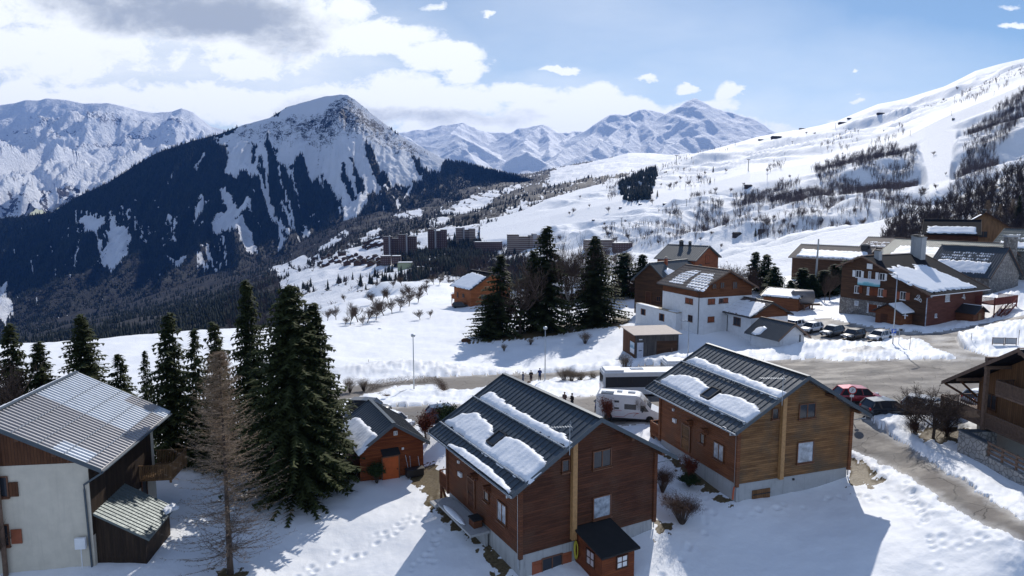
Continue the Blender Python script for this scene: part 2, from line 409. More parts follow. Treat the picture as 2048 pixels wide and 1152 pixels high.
M_rim = plain('alloy_rim', (.45, .46, .48), .35, .8, .05)
M_blackplastic = plain('black_plastic', (.02, .02, .022), .5)
M_red = plain('red_lens', (.45, .01, .01), .2, 0, .05)
M_lens, _nt, _b = newmat('head_lamp_lens'); _b.inputs['Base Color'].default_value = (.6, .62, .65, 1); _b.inputs['Roughness'].default_value = .08
M_orange = plain('orange_door', (.50, .10, .015), .55, 0, .12)
M_oshut = plain('orange_brown_shutter', (.28, .075, .03), .6, 0, .15, 5)
M_green = plain('green_plastic', (.005, .045, .022), .4)
def paint(name, col, rough=.3, metal=.1):
    m, nt, b = newmat(name); b.inputs['Base Color'].default_value = (*col, 1); b.inputs['Roughness'].default_value = rough
    b.inputs['Metallic'].default_value = metal; b.inputs['Coat Weight'].default_value = .6; b.inputs['Coat Roughness'].default_value = .08
    v = objco(nt); n = nz(nt, v, 3, 6, .7); lk(nt, ramp(nt, n, [(.35, col), (.75, tuple(min(1, t*.85+.03) for t in col))]), b.inputs['Base Color'])
    lk(nt, ramp(nt, n, [(.3, (rough,)*3), (.8, (min(1, rough+.25),)*3)]), b.inputs['Roughness'])
    return m
# ================================================================ GROUND
# heights of the village ground: (photo x, photo y, metres below the camera)
GC = [(1035,1150,22.9),(1310,1066,22.3),(896,1030,22.6),(600,1152,24.0),(465,1145,23.6),(185,1128,22.55),(0,1150,22.7),(340,900,22.9),(600,985,23.0),(100,1000,22.6),
 (720,967,22.9),(846,942,22.9),(1475,1010,21.6),(1700,960,21.0),(1322,900,20.9),(1400,1100,22.9),(1700,1152,22.3),(1900,1152,21.3),(2048,1152,20.6),
 (1720,870,19.6),(1900,980,19.6),(2048,1080,19.5),(1740,838,19.1),(1900,838,18.9),(2048,850,18.7),(2300,900,18.4),(2048,960,19.4),(1640,842,19.6),(1320,838,20.3),(1250,840,20.5),(1000,835,21.2),(850,845,21.8),
 (700,860,22.2),(640,822,22.0),(500,860,22.6),(780,815,22.8),(900,800,22.9),(760,780,23.6),(900,762,24.1),(1060,765,23.9),(1090,762,23.9),(1200,790,22.5),(1340,800,21.6),
 (1200,737,23.3),(1245,722,22.8),(1362,716,21.9),(1480,740,21.0),(1560,716,20.9),(1640,720,20.4),(1800,770,19.4),(1785,695,19.6),(1640,680,20.0),(1720,678,19.8),(1900,700,19.0),(1980,710,18.7),(2048,720,18.5),
 (2048,655,17.6),(1975,640,18.9),(1850,660,19.4),(1680,628,19.3),(1500,690,20.9),(1400,664,20.3),(1280,645,21.2),(1480,660,20.4),(1600,600,19.6),(2048,590,16.4),(1600,640,19.8),
 (0,720,23.6),(110,700,24.3),(300,668,25.8),(450,658,26.6),(200,800,23.4),(400,800,23.2),(560,740,24.6),(700,740,24.5),(700,690,25.8),(830,650,27.2),(900,614,27.4),(950,612,27.2),(1000,660,24.8),(1100,656,23.7),(1190,652,23.2),(1040,690,24.6),
 (930,690,25.2),(1200,690,23.4),(1240,620,23.0),(620,646,27.5),(560,655,27.3),(1220,560,23.5),
 (700,628,31.0),(790,612,31.0),(860,600,32.0),(640,618,35.0),(760,596,35.5),(740,574,41),(900,572,42.5),(820,576,42),(860,592,36)]
def gpix(px, py, H):
    r = ray(px, py); return r*(-H/r[2])
_P = [gpix(*g) for g in GC]
# hidden ground: behind the crests, under the houses, towards the camera
_P += [np.array(p, float) for p in [(-150,190,-50),(-110,190,-48),(-75,200,-42),(-160,300,-100),(-130,330,-100),(-95,330,-90),(-90,250,-58),(-20,275,-37),(0,275,-39),(22,275,-40),(-20,480,-105),(-90,480,-140),(20,480,-100),(70,480,-95),
  (20,230,-31),(40,230,-30),(60,230,-27),(85,230,-25),(120,230,-22),(160,230,-18),(20,330,-52),(60,330,-50),(100,330,-44),(150,330,-36),(220,330,-28),(120,480,-90),(200,480,-75),(300,480,-65),(0,400,-62),(-40,420,-75),(-90,420,-110),
  (-60,30,-23),(-30,26,-24.5),(0,26,-24.8),(30,26,-23.5),(60,40,-18.5),(80,60,-17.5),(100,80,-16.5),(-100,80,-23),(-140,110,-24),(150,160,-14),(150,100,-13),(60,22,-18),(-40,650,-190),(100,650,-150),(300,650,-110),(500,650,-90),(-220,480,-180),(-220,200,-60),(0,70,-21.5),(4,50,-22.0),(22,56,-21.0)]]
_P = np.array(_P)
def _uw(x, y): return x/y*1.0, np.log(y)*0.8
_u, _w = _uw(_P[:, 0], _P[:, 1])
def _phi(r2): return .5*r2*np.log(r2+1e-12)
_K = _phi((_u[:, None]-_u[None])**2+(_w[:, None]-_w[None])**2)+np.eye(len(_u))*2e-4
_Q = np.c_[np.ones(len(_u)), _u, _w]; n_ = len(_u)
_A = np.zeros((n_+3, n_+3)); _A[:n_, :n_] = _K; _A[:n_, n_:] = _Q; _A[n_:, :n_] = _Q.T
_S = np.linalg.solve(_A, np.r_[_P[:, 2], 0, 0, 0])
def gbase(x, y):
    x = np.asarray(x, float); y = np.asarray(y, float); sh = x.shape
    u, w = _uw(x.ravel(), y.ravel()); out = np.empty(u.shape)
    for i in range(0, len(u), 60000):
        a, b = u[i:i+60000], w[i:i+60000]
        out[i:i+60000] = _phi((a[:, None]-_u)**2+(b[:, None]-_w)**2) @ _S[:n_] + _S[n_]+_S[n_+1]*a+_S[n_+2]*b
    return out.reshape(sh)
def gz(x, y): return float(gbase(np.array([x]), np.array([y]))[0])
def gp(px, py, lo=24, hi=560):
    """the point of the ground seen at a photo pixel"""
    r = ray(px, py); Y = np.exp(np.linspace(math.log(lo), math.log(hi), 500)); t = Y/r[1]
    d = r[2]*t-gbase(r[0]*t, Y); i = np.where(d <= 0)[0]
    i = i[0] if len(i) else 499
    if i == 0: i = 1
    a, b = d[i-1], d[i]; y = Y[i-1]+(Y[i]-Y[i-1])*(a/(a-b) if a != b else 0)
    t = y/r[1]; return np.array([r[0]*t, y, gz(r[0]*t, y)])
# ---- polygons of the surfaces, in photo coordinates of the ground plane
ROAD = [(480,850),(640,790),(700,770),(765,765),(862,753),(1007,747),(1119,745),(1195,739),(1258,731),(1328,728),(1415,722),(1517,719),(1626,717),(1693,721),(1785,717),(1830,717),(1919,717),(1990,715),(2100,735),(2300,760),
        (2300,860),(2048,842),(1919,842),(1816,834),(1732,841),(1800,883),(1880,935),(1967,987),(2048,1039),(2300,1190),(2300,1330),(2048,1089),(1919,1020),(1800,948),(1700,897),(1660,862),(1560,845),(1450,853),(1310,851),(1180,853),(1060,856),(860,852),(790,852),(700,850),(640,868),(480,900)]
ISLES = [[(640,812),(747,790),(789,773),(874,768),(885,788),(968,778),(1056,768),(1066,762),(1116,756),(1195,752),(1230,760),(1230,788),(1195,790),(1104,795),(1000,800),(926,806),(783,813),(720,822),(660,822)],
         ]
SIDE = [(1770,676),(1792,679),(1848,690),(1919,717),(1990,716),(1922,694),(1915,676),(1999,655),(2060,643),(2200,625),(2200,606),(2060,628),(1985,642),(1900,660),(1850,665),(1796,660),(1740,652),(1700,645),(1655,634),(1610,640),(1590,655),(1590,672),(1640,682),(1700,690),(1760,684)]
DIRT = [([(815,960),(845,932),(866,922),(900,962),(890,1024),(862,1020),(850,985)], .9), ([(872,1008),(905,1018),(1018,1120),(1030,1175),(1000,1175),(955,1090),(900,1052)], 1.0),
        ([(930,686),(1000,670),(1100,652),(1170,642),(1250,632),(1262,640),(1240,652),(1160,659),(1080,676),(1010,680)], 1.0), ([(1700,922),(1735,935),(1768,966),(1730,975),(1698,972)], .9),
        ([(1835,862),(1880,852),(1935,862),(1930,885),(1850,885)], .8), ([(1322,908),(1352,915),(1420,955),(1472,1012),(1455,1015),(1400,975),(1340,925)], .8), ([(1300,1050),(1340,1040),(1345,1058),(1310,1072)], .9),
        ([(430,1140),(490,1140),(495,1160),(430,1160)], .9), ([(690,770),(760,765),(760,790),(700,800)], .5)]
PILES = [(800,735,9,5,1.7,.9),(720,745,7,4,1.3,.8),(880,742,8,4,1.0,.9),(1730,708,4.5,2.2,1.3,1.0),(1660,700,8,3,1.2,.8),(1560,706,7,2.5,.9,.8),(1820,690,5,2.5,.8,.7),(2010,600,7,5,2.6,.9),(1990,670,10,5,1.6,.9),(1930,690,6,3,1.2,.8),
         (1170,735,8,1.8,.7,1),(1290,727,9,1.5,1.0,1),(1400,716,6,1.6,.8,1),(1130,772,10,2.5,.9,.9),(830,790,7,2.5,.8,.8),(1000,785,10,1.6,.5,.9),(1790,850,5,2,.7,.7),(1880,850,7,2,.7,.6),(1620,700,6,2,.9,.8),(1700,636,5,2,.8,.8),(960,612,7,4,.9,.4),(2030,650,8,4,1.4,.9),(1640,655,5,1.6,.5,.8)]
PATHS = [[(600,1150),(700,1090),(790,1050),(850,1010),(905,960)],[(620,1152),(720,1100),(800,1062),(870,1020)],[(900,985),(880,1080),(840,1120),(800,1150)],[(905,1010),(860,1100),(870,1152)],
         [(1720,990),(1840,1010),(1850,1070),(1920,1090),(1990,1050)],[(1760,940),(1850,1010),(1860,1120),(1880,1152)],[(1850,1070),(2040,1085)],[(1480,1035),(1600,1010),(1690,990),(1800,985)],[(1320,1150),(1400,1090),(1420,1000),(1350,930)]]
def ground_grid():
    us = np.arange(-1.12, 1.16, .00185)
    k = np.arange(.93, .125, -.00185); Y1 = 22.5/k; Y2 = np.exp(np.linspace(math.log(Y1[-1]*1.004), math.log(640), 130))
    Y = np.r_[Y1, Y2]; YY, UU = np.meshgrid(Y, us, indexing='ij'); X = UU*YY; Z = gbase(X, YY)
    PX, PY = proj(X, YY, Z)
    near = YY < 205
    wob = fbm(X*.45, YY*.45, 4, 3)*1.6
    # signed distance to roads in photo pixels turned into metres (rough, enough for banks)
    sc = YY/FPX
    road = np.full(X.shape, -1e3)
    m = near & (PX > 380) & (PY > 560)
    pxm, pym = PX[m], PY[m]
    fy = np.clip(YY[m]/22.0, 1, 6)          # foreshortening of the ground
    def sdm(poly):       # signed distance in the ground plane
        pl = []
        for (a, b) in poly:
            g = gpix(a, b, 21.5); pl.append((g[0], g[1]))
        g = np.array([ (p[0]/p[1], 21.5/p[1]) for p in pl])
        return inpoly(pxm, pym, poly), pl
    inside = inpoly(pxm, pym, ROAD); dr = dseg(pxm, pym*1.0, ROAD+[ROAD[0]])
    for isl in ISLES:
        ii = inpoly(pxm, pym, isl); inside &= ~ii; dr = np.minimum(dr, dseg(pxm, pym, isl+[isl[0]]))
    sd = np.where(inside, dr, -dr)
    i2 = inpoly(pxm, pym, SIDE); d2 = dseg(pxm, pym, SIDE+[SIDE[0]]); sd2 = np.where(i2, d2, -d2)
    sdm_ = np.maximum(sd, sd2)
    # a screen-vertical pixel is about Y/22 ground-longer than a horizontal one: use the mean
    road[m] = sdm_*YY[m]/FPX*np.sqrt(fy)
    road = road+wob*.22+fbm(X*2.2, YY*2.2, 3, 5)*.14
    isroad = road > 0
    side_ = np.zeros(X.shape); side_[m] = sst(-3, 6, sd2)*(sd < 0)
    dirt = np.zeros(X.shape)
    for poly, w in DIRT:
        s = sdpoly(pxm, pym, poly)*YY[m]/FPX; dirt[m] = np.maximum(dirt[m], w*sst(-.25, .25, s+(fbm(X*1.3, YY*1.3, 4, 9)*.5)[m]))
    dist = np.clip(-road, 0, 50)
    # relief: soft drifts, ploughed banks beside the road, heaps, footprints
    dz = fbm(X*.12, YY*.12, 3, 21)*.22*sst(24, 60, YY)+fbm(X*.55, YY*.55, 3, 22)*.04
    bank = np.exp(-((dist-.9)/.75)**2)*(dist > 0)
    rough = np.exp(-dist/3.0)*(dist > 0)
    lum = fbm(X*.7, YY*.7, 4, 33, .42)
    dz += bank*(.20+.12*lum)*near + rough*np.abs(lum)*.10*near
    soil = np.zeros(X.shape)
    for (a, b, rx, ry, h, rg) in PILES:
        g = gpix(a, b, 22) if False else gp(a, b); r2 = ((X-g[0])/rx)**2+((YY-g[1])/ry)**2
        e = np.exp(-r2*1.3); dz += e*h*.52*(1+rg*.30*lum+.12*fbm(X*2, YY*2, 3, 40)*rg)*(dist > -.2)
        if (a, b) == (1730, 708): soil = np.maximum(soil, sst(.35, .7, e+.2*lum)*.85)
        if a < 900 and b < 760: soil = np.maximum(soil, sst(.3, .9, e+.5*lum)*.22)
    # shallow crater field: trampled and lumpy snow beside roads
    fp = np.zeros(X.shape); mm = YY < 62; Xn, Yn = X[mm], YY[mm]; acc = np.zeros(Xn.shape)
    rr = random.Random(5)
    for path in PATHS:
        G = [gp(*p)[:2] for p in path]
        for (a, b) in zip(G[:-1], G[1:]):
            L = math.hypot(*(b-a)); n = max(1, int(L/.52)); d = (b-a)/max(L, 1e-6)
            for i in range(n):
                sgn = 1 if i % 2 else -1
                c = a+(b-a)*(i/n)+np.array([-d[1], d[0]])*sgn*.13+np.array([rr.gauss(0, .17), rr.gauss(0, .17)])
                j = (np.abs(Xn-c[0]) < .5) & (np.abs(Yn-c[1]) < .5)
                if not j.any() or rr.random() < .3: continue
                kf = rr.uniform(.5, 1.25)
                r2 = ((Xn[j]-c[0])**2+(Yn[j]-c[1])**2)/(.15+.05*kf)**2
                acc[j] += -.11*kf*np.exp(-r2)+.03*kf*np.exp(-(np.sqrt(r2)-1.7)**2*2)
    fp[mm] = acc
    dz = dz*(1-.75*dirt)+fp
    dz = np.where(isroad, -.02, dz)
    dz -= .35*sst(.35, 1, dirt)*0
    # ski / sledge lanes on the far field
    tr = np.zeros(X.shape)
    Z2 = Z+dz
    rs = np.clip(road, 0, 3)
    patch = sst(.0, .25, fbm(X*.30, YY*.16, 4, 61)-.08)
    packed = np.clip(sst(.8, 0, rs)*.75+side_*(.35+.6*fbm(X*.3, YY*.3, 4, 77)), 0, 1)
    soil = np.clip(soil+.35*np.exp(-dist/.35)*(dist > 0)*near*sst(-.2, .5, lum), 0, .9)
    return us, Y, X, YY, Z2, isroad, dict(dirt=dirt, soil=soil, packed=packed, wet=sst(-.3, .5, fbm(X*.09, YY*.22, 4, 91)))
gus, gY, gX, gYY, gZZ, gRoad, gAt = ground_grid()
def grid_faces(nr, nc):
    i = np.arange(nr-1)[:, None]*nc+np.arange(nc-1)[None]; return np.stack([i, i+1, i+1+nc, i+nc], -1).reshape(-1, 4)
def submesh(V, F, at_):
    used = np.unique(F); mp = np.zeros(len(V), np.int64); mp[used] = np.arange(len(used))
    return V[used], mp[F], {k: a[used] for k, a in at_.items()}
V = np.stack([gX, gYY, gZZ], -1).reshape(-1, 3); F = grid_faces(*gX.shape); rf_ = gRoad.reshape(-1)[F].sum(1) >= 3
AT = {k: a.reshape(-1) for k, a in gAt.items()}
# --- materials of the ground
def attr(nt, n):
    a = nd(nt, 'ShaderNodeAttribute'); a.attribute_name = n; return a.outputs['Fac']
m, nt_, b_ = newmat('snow_ground'); v_ = nd(nt_, 'ShaderNodeNewGeometry').outputs['Position']
dirt_n = nz(nt_, v_, 6, 8, .7)
sn = ramp(nt_, nz(nt_, v_, .25, 6, .6), [(.3, (.82, .845, .885)), (.7, (.87, .89, .92))])
gr = ramp(nt_, dirt_n, [(.3, (.05, .035, .02)), (.55, (.14, .105, .055)), (.75, (.22, .19, .13))])
so = ramp(nt_, dirt_n, [(.35, (.16, .145, .13)), (.65, (.50, .48, .46))])
dcut = mth(nt_, 'GREATER_THAN', mth(nt_, 'ADD', attr(nt_, 'dirt'), mth(nt_, 'MULTIPLY', mth(nt_, 'SUBTRACT', dirt_n, .5), .9)), .5)
c_ = mixc(nt_, mth(nt_, 'MULTIPLY', attr(nt_, 'soil'), mth(nt_, 'MULTIPLY', dirt_n, 1.7, clamp=True), clamp=True), sn, so)
c_ = mixc(nt_, dcut, c_, gr)
lk(nt_, c_, b_.inputs['Base Color']); b_.inputs['Roughness'].default_value = .6; b_.inputs['Specular IOR Level'].default_value = .2
bump(nt_, b_, mth(nt_, 'ADD', nz(nt_, v_, .7, 7, .58), mth(nt_, 'MULTIPLY', nz(nt_, v_, 7, 4, .6), .10)), .45, .18)
M_ground = m
m, nt_, b_ = newmat('asphalt'); v_ = nd(nt_, 'ShaderNodeNewGeometry').outputs['Position']
big = nz(nt_, v_, .22, 8, .65, (1, 1.6, 1)); fine = nz(nt_, v_, 5, 8, .7)
as_ = ramp(nt_, mth(nt_, 'ADD', mth(nt_, 'MULTIPLY', big, .7), mth(nt_, 'MULTIPLY', fine, .3)), [(.34, (.095, .085, .078)), (.48, (.135, .12, .11)), (.66, (.20, .18, .16))])
vo_ = nd(nt_, 'ShaderNodeTexVoronoi', feature='DISTANCE_TO_EDGE'); vo_.inputs['Scale'].default_value = .33
wv = nd(nt_, 'ShaderNodeVectorMath'); wv.operation = 'ADD'; nzv = nd(nt_, 'ShaderNodeTexNoise'); nzv.inputs['Scale'].default_value = .8; nzv.inputs['Detail'].default_value = 5; lk(nt_, v_, nzv.inputs['Vector']); lk(nt_, v_, wv.inputs[0]); lk(nt_, nzv.outputs['Color'], wv.inputs[1]); lk(nt_, wv.outputs[0], vo_.inputs['Vector'])
as_ = mixc(nt_, mth(nt_, 'LESS_THAN', vo_.outputs[0], .012), as_, (.06, .055, .05))
as_ = mixc(nt_, mth(nt_, 'MULTIPLY', mth(nt_, 'GREATER_THAN', nz(nt_, v_, .16, 3, .4), .565), .45), as_, (.11, .105, .10))
pk = mth(nt_, 'MULTIPLY', attr(nt_, 'packed'), mth(nt_, 'ADD', mth(nt_, 'MULTIPLY', fine, 1.2), mth(nt_, 'MULTIPLY', big, .6)), clamp=True)
as_ = mixc(nt_, mth(nt_, 'MULTIPLY', pk, .9), as_, (.52, .51, .50))
lk(nt_, as_, b_.inputs['Base Color']); lk(nt_, ramp(nt_, big, [(.4, (.68,)*3), (.6, (.9,)*3)]), b_.inputs['Roughness']); bump(nt_, b_, fine, .4, .03)
M_road = m
vv, ff, aa = submesh(V, F[~rf_], AT); tag(link('snow_ground', mesh_np('snow_ground', vv, ff, M_ground, aa, True)), kind='structure')
vv, ff, aa = submesh(V, F[rf_], AT); tag(link('road', mesh_np('road', vv, ff, M_road, aa, True)), kind='structure')

# ================================================================ FAR TERRAIN
# each sheet: curves from near (low) to far (skyline) given in photo px with a real distance; surface in metres
def curve(c, px):
    c = np.array(c, float); return np.interp(px, c[:, 0], c[:, 1]), np.interp(px, c[:, 0], c[:, 2])
def sheet(curves, x0, x1, step, rows, back=None):
    px = np.arange(x0, x1+step, step); PY = []; YY = []
    cs = [curve(c, px) for c in curves]
    for i in range(len(cs)-1):
        n = rows[i]; t = np.arange(n)/n
        for tt in t:
            PY.append(cs[i][0]*(1-tt)+cs[i+1][0]*tt); YY.append(np.exp(np.log(cs[i][1])*(1-tt)+np.log(cs[i+1][1])*tt))
    PY.append(cs[-1][0]); YY.append(cs[-1][1])
    PY = np.array(PY); YY = np.array(YY); PX = np.broadcast_to(px, PY.shape)
    u = (PX-CX)/FPX; v = -(PY-CY)/FPX; ry = cp+v*sp; X = u*YY/ry; Z = (-sp+v*cp)*YY/ry
    return PX.copy(), PY, X, YY, Z
def smooth_rows(A, n=3):
    for _ in range(n):
        B = A.copy(); B[1:-1] = .25*A[:-2]+.5*A[1:-1]+.25*A[2:]; A = B
    return A
def add_back(X, Y, Z, drop, run):
    """closes the mountain behind its skyline with a slope going down and away"""
    n = 6; xs, ys, zs = [X], [Y], [Z]
    for k in range(1, n+1):
        f = k/n; s = 1+f*run/Y[-1]
        xs.append((X[-1]*s)[None]); ys.append((Y[-1]*s)[None]); zs.append((Z[-1]-drop*f**.8)[None])
    return np.vstack(xs), np.vstack(ys), np.vstack(zs)
def terrain(name, X, Y, Z, mat, at_, kind='structure', drop=300, run=800):
    nb = 6; X2, Y2, Z2 = add_back(X, Y, Z, drop, run)
    at2 = {k: np.vstack([a]+[a[-1][None]]*nb).reshape(-1) for k, a in at_.items()}
    V = np.stack([X2, Y2, Z2], -1).reshape(-1, 3)
    return tag(link(name, mesh_np(name, V, grid_faces(*X2.shape), mat, at2, True)), kind=kind)
def mountmat(name, snow=(.80, .83, .88), rock=(.10, .10, .11), wood=(.020, .024, .024), sc=.02, bstr=.8, bdist=15, rsc=(1, 1, 1)):
    m, nt, b = newmat(name); v = nd(nt, 'ShaderNodeNewGeometry').outputs['Position']
    n = nz(nt, v, sc, 10, .68, rsc); n2 = nz(nt, v, sc*5, 6, .65, rsc)
    f = mth(nt, 'ADD', n, mth(nt, 'MULTIPLY', mth(nt, 'SUBTRACT', n2, .5), 1.3))
    r_ = mth(nt, 'GREATER_THAN', mth(nt, 'ADD', attr(nt, 'rock'), mth(nt, 'SUBTRACT', f, .5)), .5)
    w_ = mth(nt, 'GREATER_THAN', mth(nt, 'ADD', attr(nt, 'wood'), mth(nt, 'MULTIPLY', mth(nt, 'SUBTRACT', f, .5), 1.0)), .5)
    c = mixc(nt, r_, snow, mixc(nt, n2, tuple(t*.6 for t in rock), tuple(t*1.5 for t in rock)))
    c = mixc(nt, w_, c, wood)
    lk(nt, c, b.inputs['Base Color']); b.inputs['Roughness'].default_value = .7; b.inputs['Specular IOR Level'].default_value = .15
    bump(nt, b, f, bstr, bdist); return m
EMP = []
# ---------- the wooded peak on the left
PK_SKY = [(-700,500,3200),(-300,470,3200),(-60,445,3100),(0,440,3000),(38,434,3000),(107,424,3000),(153,394,3000),(214,367,3050),(267,333,3100),(313,306,3150),(382,283,3250),(439,268,3300),(489,249,3350),(538,236,3400),(550,230,3430),(573,214,3480),
          (612,203,3520),(649,193,3550),(680,189,3560),(695,190,3560),(708,198,3560),(725,211,3560),(743,227,3560),(770,247,3570),(795,268,3570),(820,282,3570),(847,296,3570),(892,321,3570),(934,328,3500),(985,342,3400),(1021,350,3300),(1100,372,3200),(1200,395,3000)]
PK_M2 = [(-700,640,2570),(-300,620,2520),(0,590,2470),(150,560,2520),(300,520,2620),(439,480,2720),(560,440,2870),(690,400,3020),(780,385,3170),(860,370,3320),(934,362,3420),(1021,372,3370),(1200,410,3070)]
PK_M1 = [(-700,700,1900),(0,690,1800),(200,670,1900),(400,620,2050),(560,560,2250),(700,480,2500),(800,440,2700),(900,400,2900),(1021,385,3000),(1200,430,2700)]
PK_FT = [(-700,900,1200),(0,860,1150),(200,800,1300),(400,720,1550),(560,640,1800),(700,540,2100),(800,480,2350),(900,430,2600),(1021,400,2700),(1200,450,2450)]
PX, PY, X, Y, Z = sheet([PK_FT, PK_M1, PK_M2, PK_SKY], -700, 1200, 2.2, [50, 80, 180])
Z = smooth_rows(Z, 10); Y = smooth_rows(Y, 10)
edge = sst(0, 70, PY-np.interp(PX[0], [a[0] for a in PK_SKY], [a[1] for a in PK_SKY])[None])
# gullies run down the face: warp with a noise stretched downhill; spurs every ~250 m
hg = (Z-Z.min())/(Z.max()-Z.min())
gx = X/230.+.25*perlin(X/500, Y/500, 3); ry_ = Y/1100.
g1 = ridged(gx+hg*.6, ry_, 4, 51)
g2_ = ridged(X/60., Y/420., 3, 57)
Z = Z+edge*((g1-.9)*60+(g2_-.9)*18)+fbm(X/40, Y/40, 3, 58)*7*np.clip(edge+.15, 0, 1)
UP = [(431,276),(470,262),(489,240),(540,222),(570,205),(650,180),(700,178),(745,220),(800,262),(895,318),(885,335),(850,345),(838,356),(808,372),(770,392),(748,400),(722,432),(700,425),(684,415),(676,395),(648,370),(622,352),(600,332),(580,326),(562,322),(548,302),(535,330),(520,322),(505,350),(492,340),(478,354),(450,346),(456,300),(440,290)]
SNP = [[(225,454),(256,462),(262,480),(254,527),(244,546),(225,556),(210,540),(199,538),(208,510),(214,484)],[(158,423),(206,423),(212,450),(191,465),(172,462)],
       [(439,374),(458,381),(477,408),(498,412),(493,435),(474,450),(504,462),(516,506),(489,500),(465,481),(458,465),(440,470),(426,465),(428,423),(454,412)],[(398,397),(416,404),(405,435),(386,473),(392,430)],
       [(344,511),(370,509),(372,530),(350,536)],[(-5,553),(14,556),(10,590),(26,630),(8,650),(-5,640)]]
SPT = [([(150,415),(262,420),(262,452),(150,452)],.5),([(395,504),(450,480),(455,530),(395,534)],.45),([(490,390),(520,400),(520,440),(480,440)],.0),([(330,430),(356,430),(352,484),(335,484)],.35),([(270,440),(310,440),(310,480),(270,480)],.3),([(560,470),(625,470),(640,500),(560,500)],.3),([(640,440),(690,430),(700,455),(650,460)],.35),([(642,520),(660,470),(722,440),(800,470),(700,500)],.45)]
CHU = [([(500,320),(514,352),(535,400),(552,438),(566,475)],4),([(531,300),(535,382),(556,445),(582,468)],4.5),([(545,297),(569,382),(590,459)],2.2),([(560,290),(583,347),(601,417),(616,452)],4.5),([(562,400),(572,430),(585,462)],3),([(191,462),(199,492),(204,518)],4),([(164,462),(157,505),(150,540)],2),
       ([(345,343),(328,374)],3.5),([(409,313),(393,336)],3.5),([(61,508),(68,540)],1.5),([(283,450),(284,480)],1.5),([(350,440),(346,480)],3),([(780,395),(800,430)],6),([(820,372),(806,398)],4),([(770,352),(775,385)],5)]
BLB = [((566,480),11),((582,474),9),((613,447),9),((700,425),14)]
FING = [[(536,280),(544,300),(552,330),(560,352),(548,352),(536,330),(530,300)],[(594,335),(612,345),(640,370),(676,420),(690,470),(640,470),(600,430),(590,370)],[(731,294),(742,300),(752,330),(770,350),(784,392),(770,388),(752,362),(738,338),(730,310)],[(640,340),(650,345),(668,380),(680,400),(670,405),(650,380)],
        [(680,330),(690,338),(700,372),(712,398),(702,400),(688,370)],[(702,330),(712,340),(724,372),(728,400),(716,392)],[(505,286),(512,300),(510,330),(502,330)],[(560,212),(573,208),(556,232),(546,232)],[(828,312),(840,318),(850,336),(838,342)]]
w1 = fbm(X/70, Y/200, 4, 62); w2 = fbm(PX/26., PY/40., 4, 63); w3 = fbm(PX/7., PY/14., 3, 64)
d = sdpoly(PX, PY, UP)+(w2*9+w3*5)
snowm = d > 0
for poly in SNP: snowm |= (sdpoly(PX, PY, poly)+w3*5+w2*3) > 0
for line, w in CHU: snowm |= (w*(.8+.5*w2)-dseg(PX+w3*2, PY, line)) > 0
for (c0, r_) in BLB: snowm |= (r_-np.hypot(PX-c0[0], (PY-c0[1])*.8)+w3*4) > 0
for poly, th in SPT: snowm |= (sdpoly(PX, PY, poly) > 0) & (w3+w2*.5 > .55-th*.9)
for poly in FING: snowm &= ~((sdpoly(PX, PY, poly)+w3*4+w2*2) > 0)
snowm |= (w3 > .78) & (w2 > .1) & (PY > 400)
lowpale = sst(560, 520, PX)*0
wood_pk = 1-snowm.astype(float)
RK = [(470,262),(545,238),(640,225),(668,200),(695,190),(715,210),(755,240),(800,272),(850,300),(860,320),(800,305),(760,300),(720,290),(650,292),(600,290),(540,290),(480,290)]
rk = np.clip(sdpoly(PX, PY, RK)/12., -1, 1); rock = .14+.31*sst(-1, 1, rk)+.14*sst(.7, 1.3, g1)*0+.18*w2*.5
RK2 = [(640,210),(690,190),(750,235),(800,275),(760,262),(700,255),(640,262),(600,255)]
rock = rock+.10*sst(-6, 8, sdpoly(PX, PY, RK2)); rock = np.where(sdpoly(PX+w3*3, PY+w2*3, [(540,240),(573,208),(612,196),(649,186),(680,182),(692,190),(674,201),(650,215),(625,226),(590,231),(560,237)]) > 0, .08, rock)
rock = np.where(PX > 700, rock-.10*sst(300, 330, PY), rock)
rock += .20*sst(.15, .6, fbm(X/16., Z/160., 3, 66))*sst(.3, -.2, rk)
M_peak = mountmat('peak_snow_and_rock', snow=(.78, .81, .87), rock=(.022, .030, .046), wood=(.010, .016, .024), sc=.04, bdist=8)
terrain('peak', X, Y, Z, M_peak, dict(rock=rock, wood=wood_pk), drop=500, run=900)
pkX, pkY, pkZ, pkPX, pkPY, pkS = X, Y, Z, PX, PY, snowm

# ---------- conifer cones in bulk (far forests): one object each, 'stuff'
def bulk(name, P, H, Wd, tmplV, tmplF, mat, label, cat, rot=True):
    n = len(P); a = RNG.random(n)*6.283; c, s = np.cos(a), np.sin(a)
    tv = np.asarray(tmplV, float); tf = np.asarray(tmplF); k = len(tv)
    V = np.empty((n, k, 3)); V[..., 0] = P[:, 0, None]+Wd[:, None]*(tv[None, :, 0]*c[:, None]-tv[None, :, 1]*s[:, None])
    V[..., 1] = P[:, 1, None]+Wd[:, None]*(tv[None, :, 0]*s[:, None]+tv[None, :, 1]*c[:, None])
    V[..., 2] = P[:, 2, None]+H[:, None]*tv[None, :, 2]
    Fc = (tf[None]+(np.arange(n)*k)[:, None, None]).reshape(-1, tf.shape[1])
    tv_ = np.repeat(RNG.random(n), k)
    return tag(link(name, mesh_np(name, V.reshape(-1, 3), Fc, mat, dict(tone=tv_))), label, cat, kind='stuff')
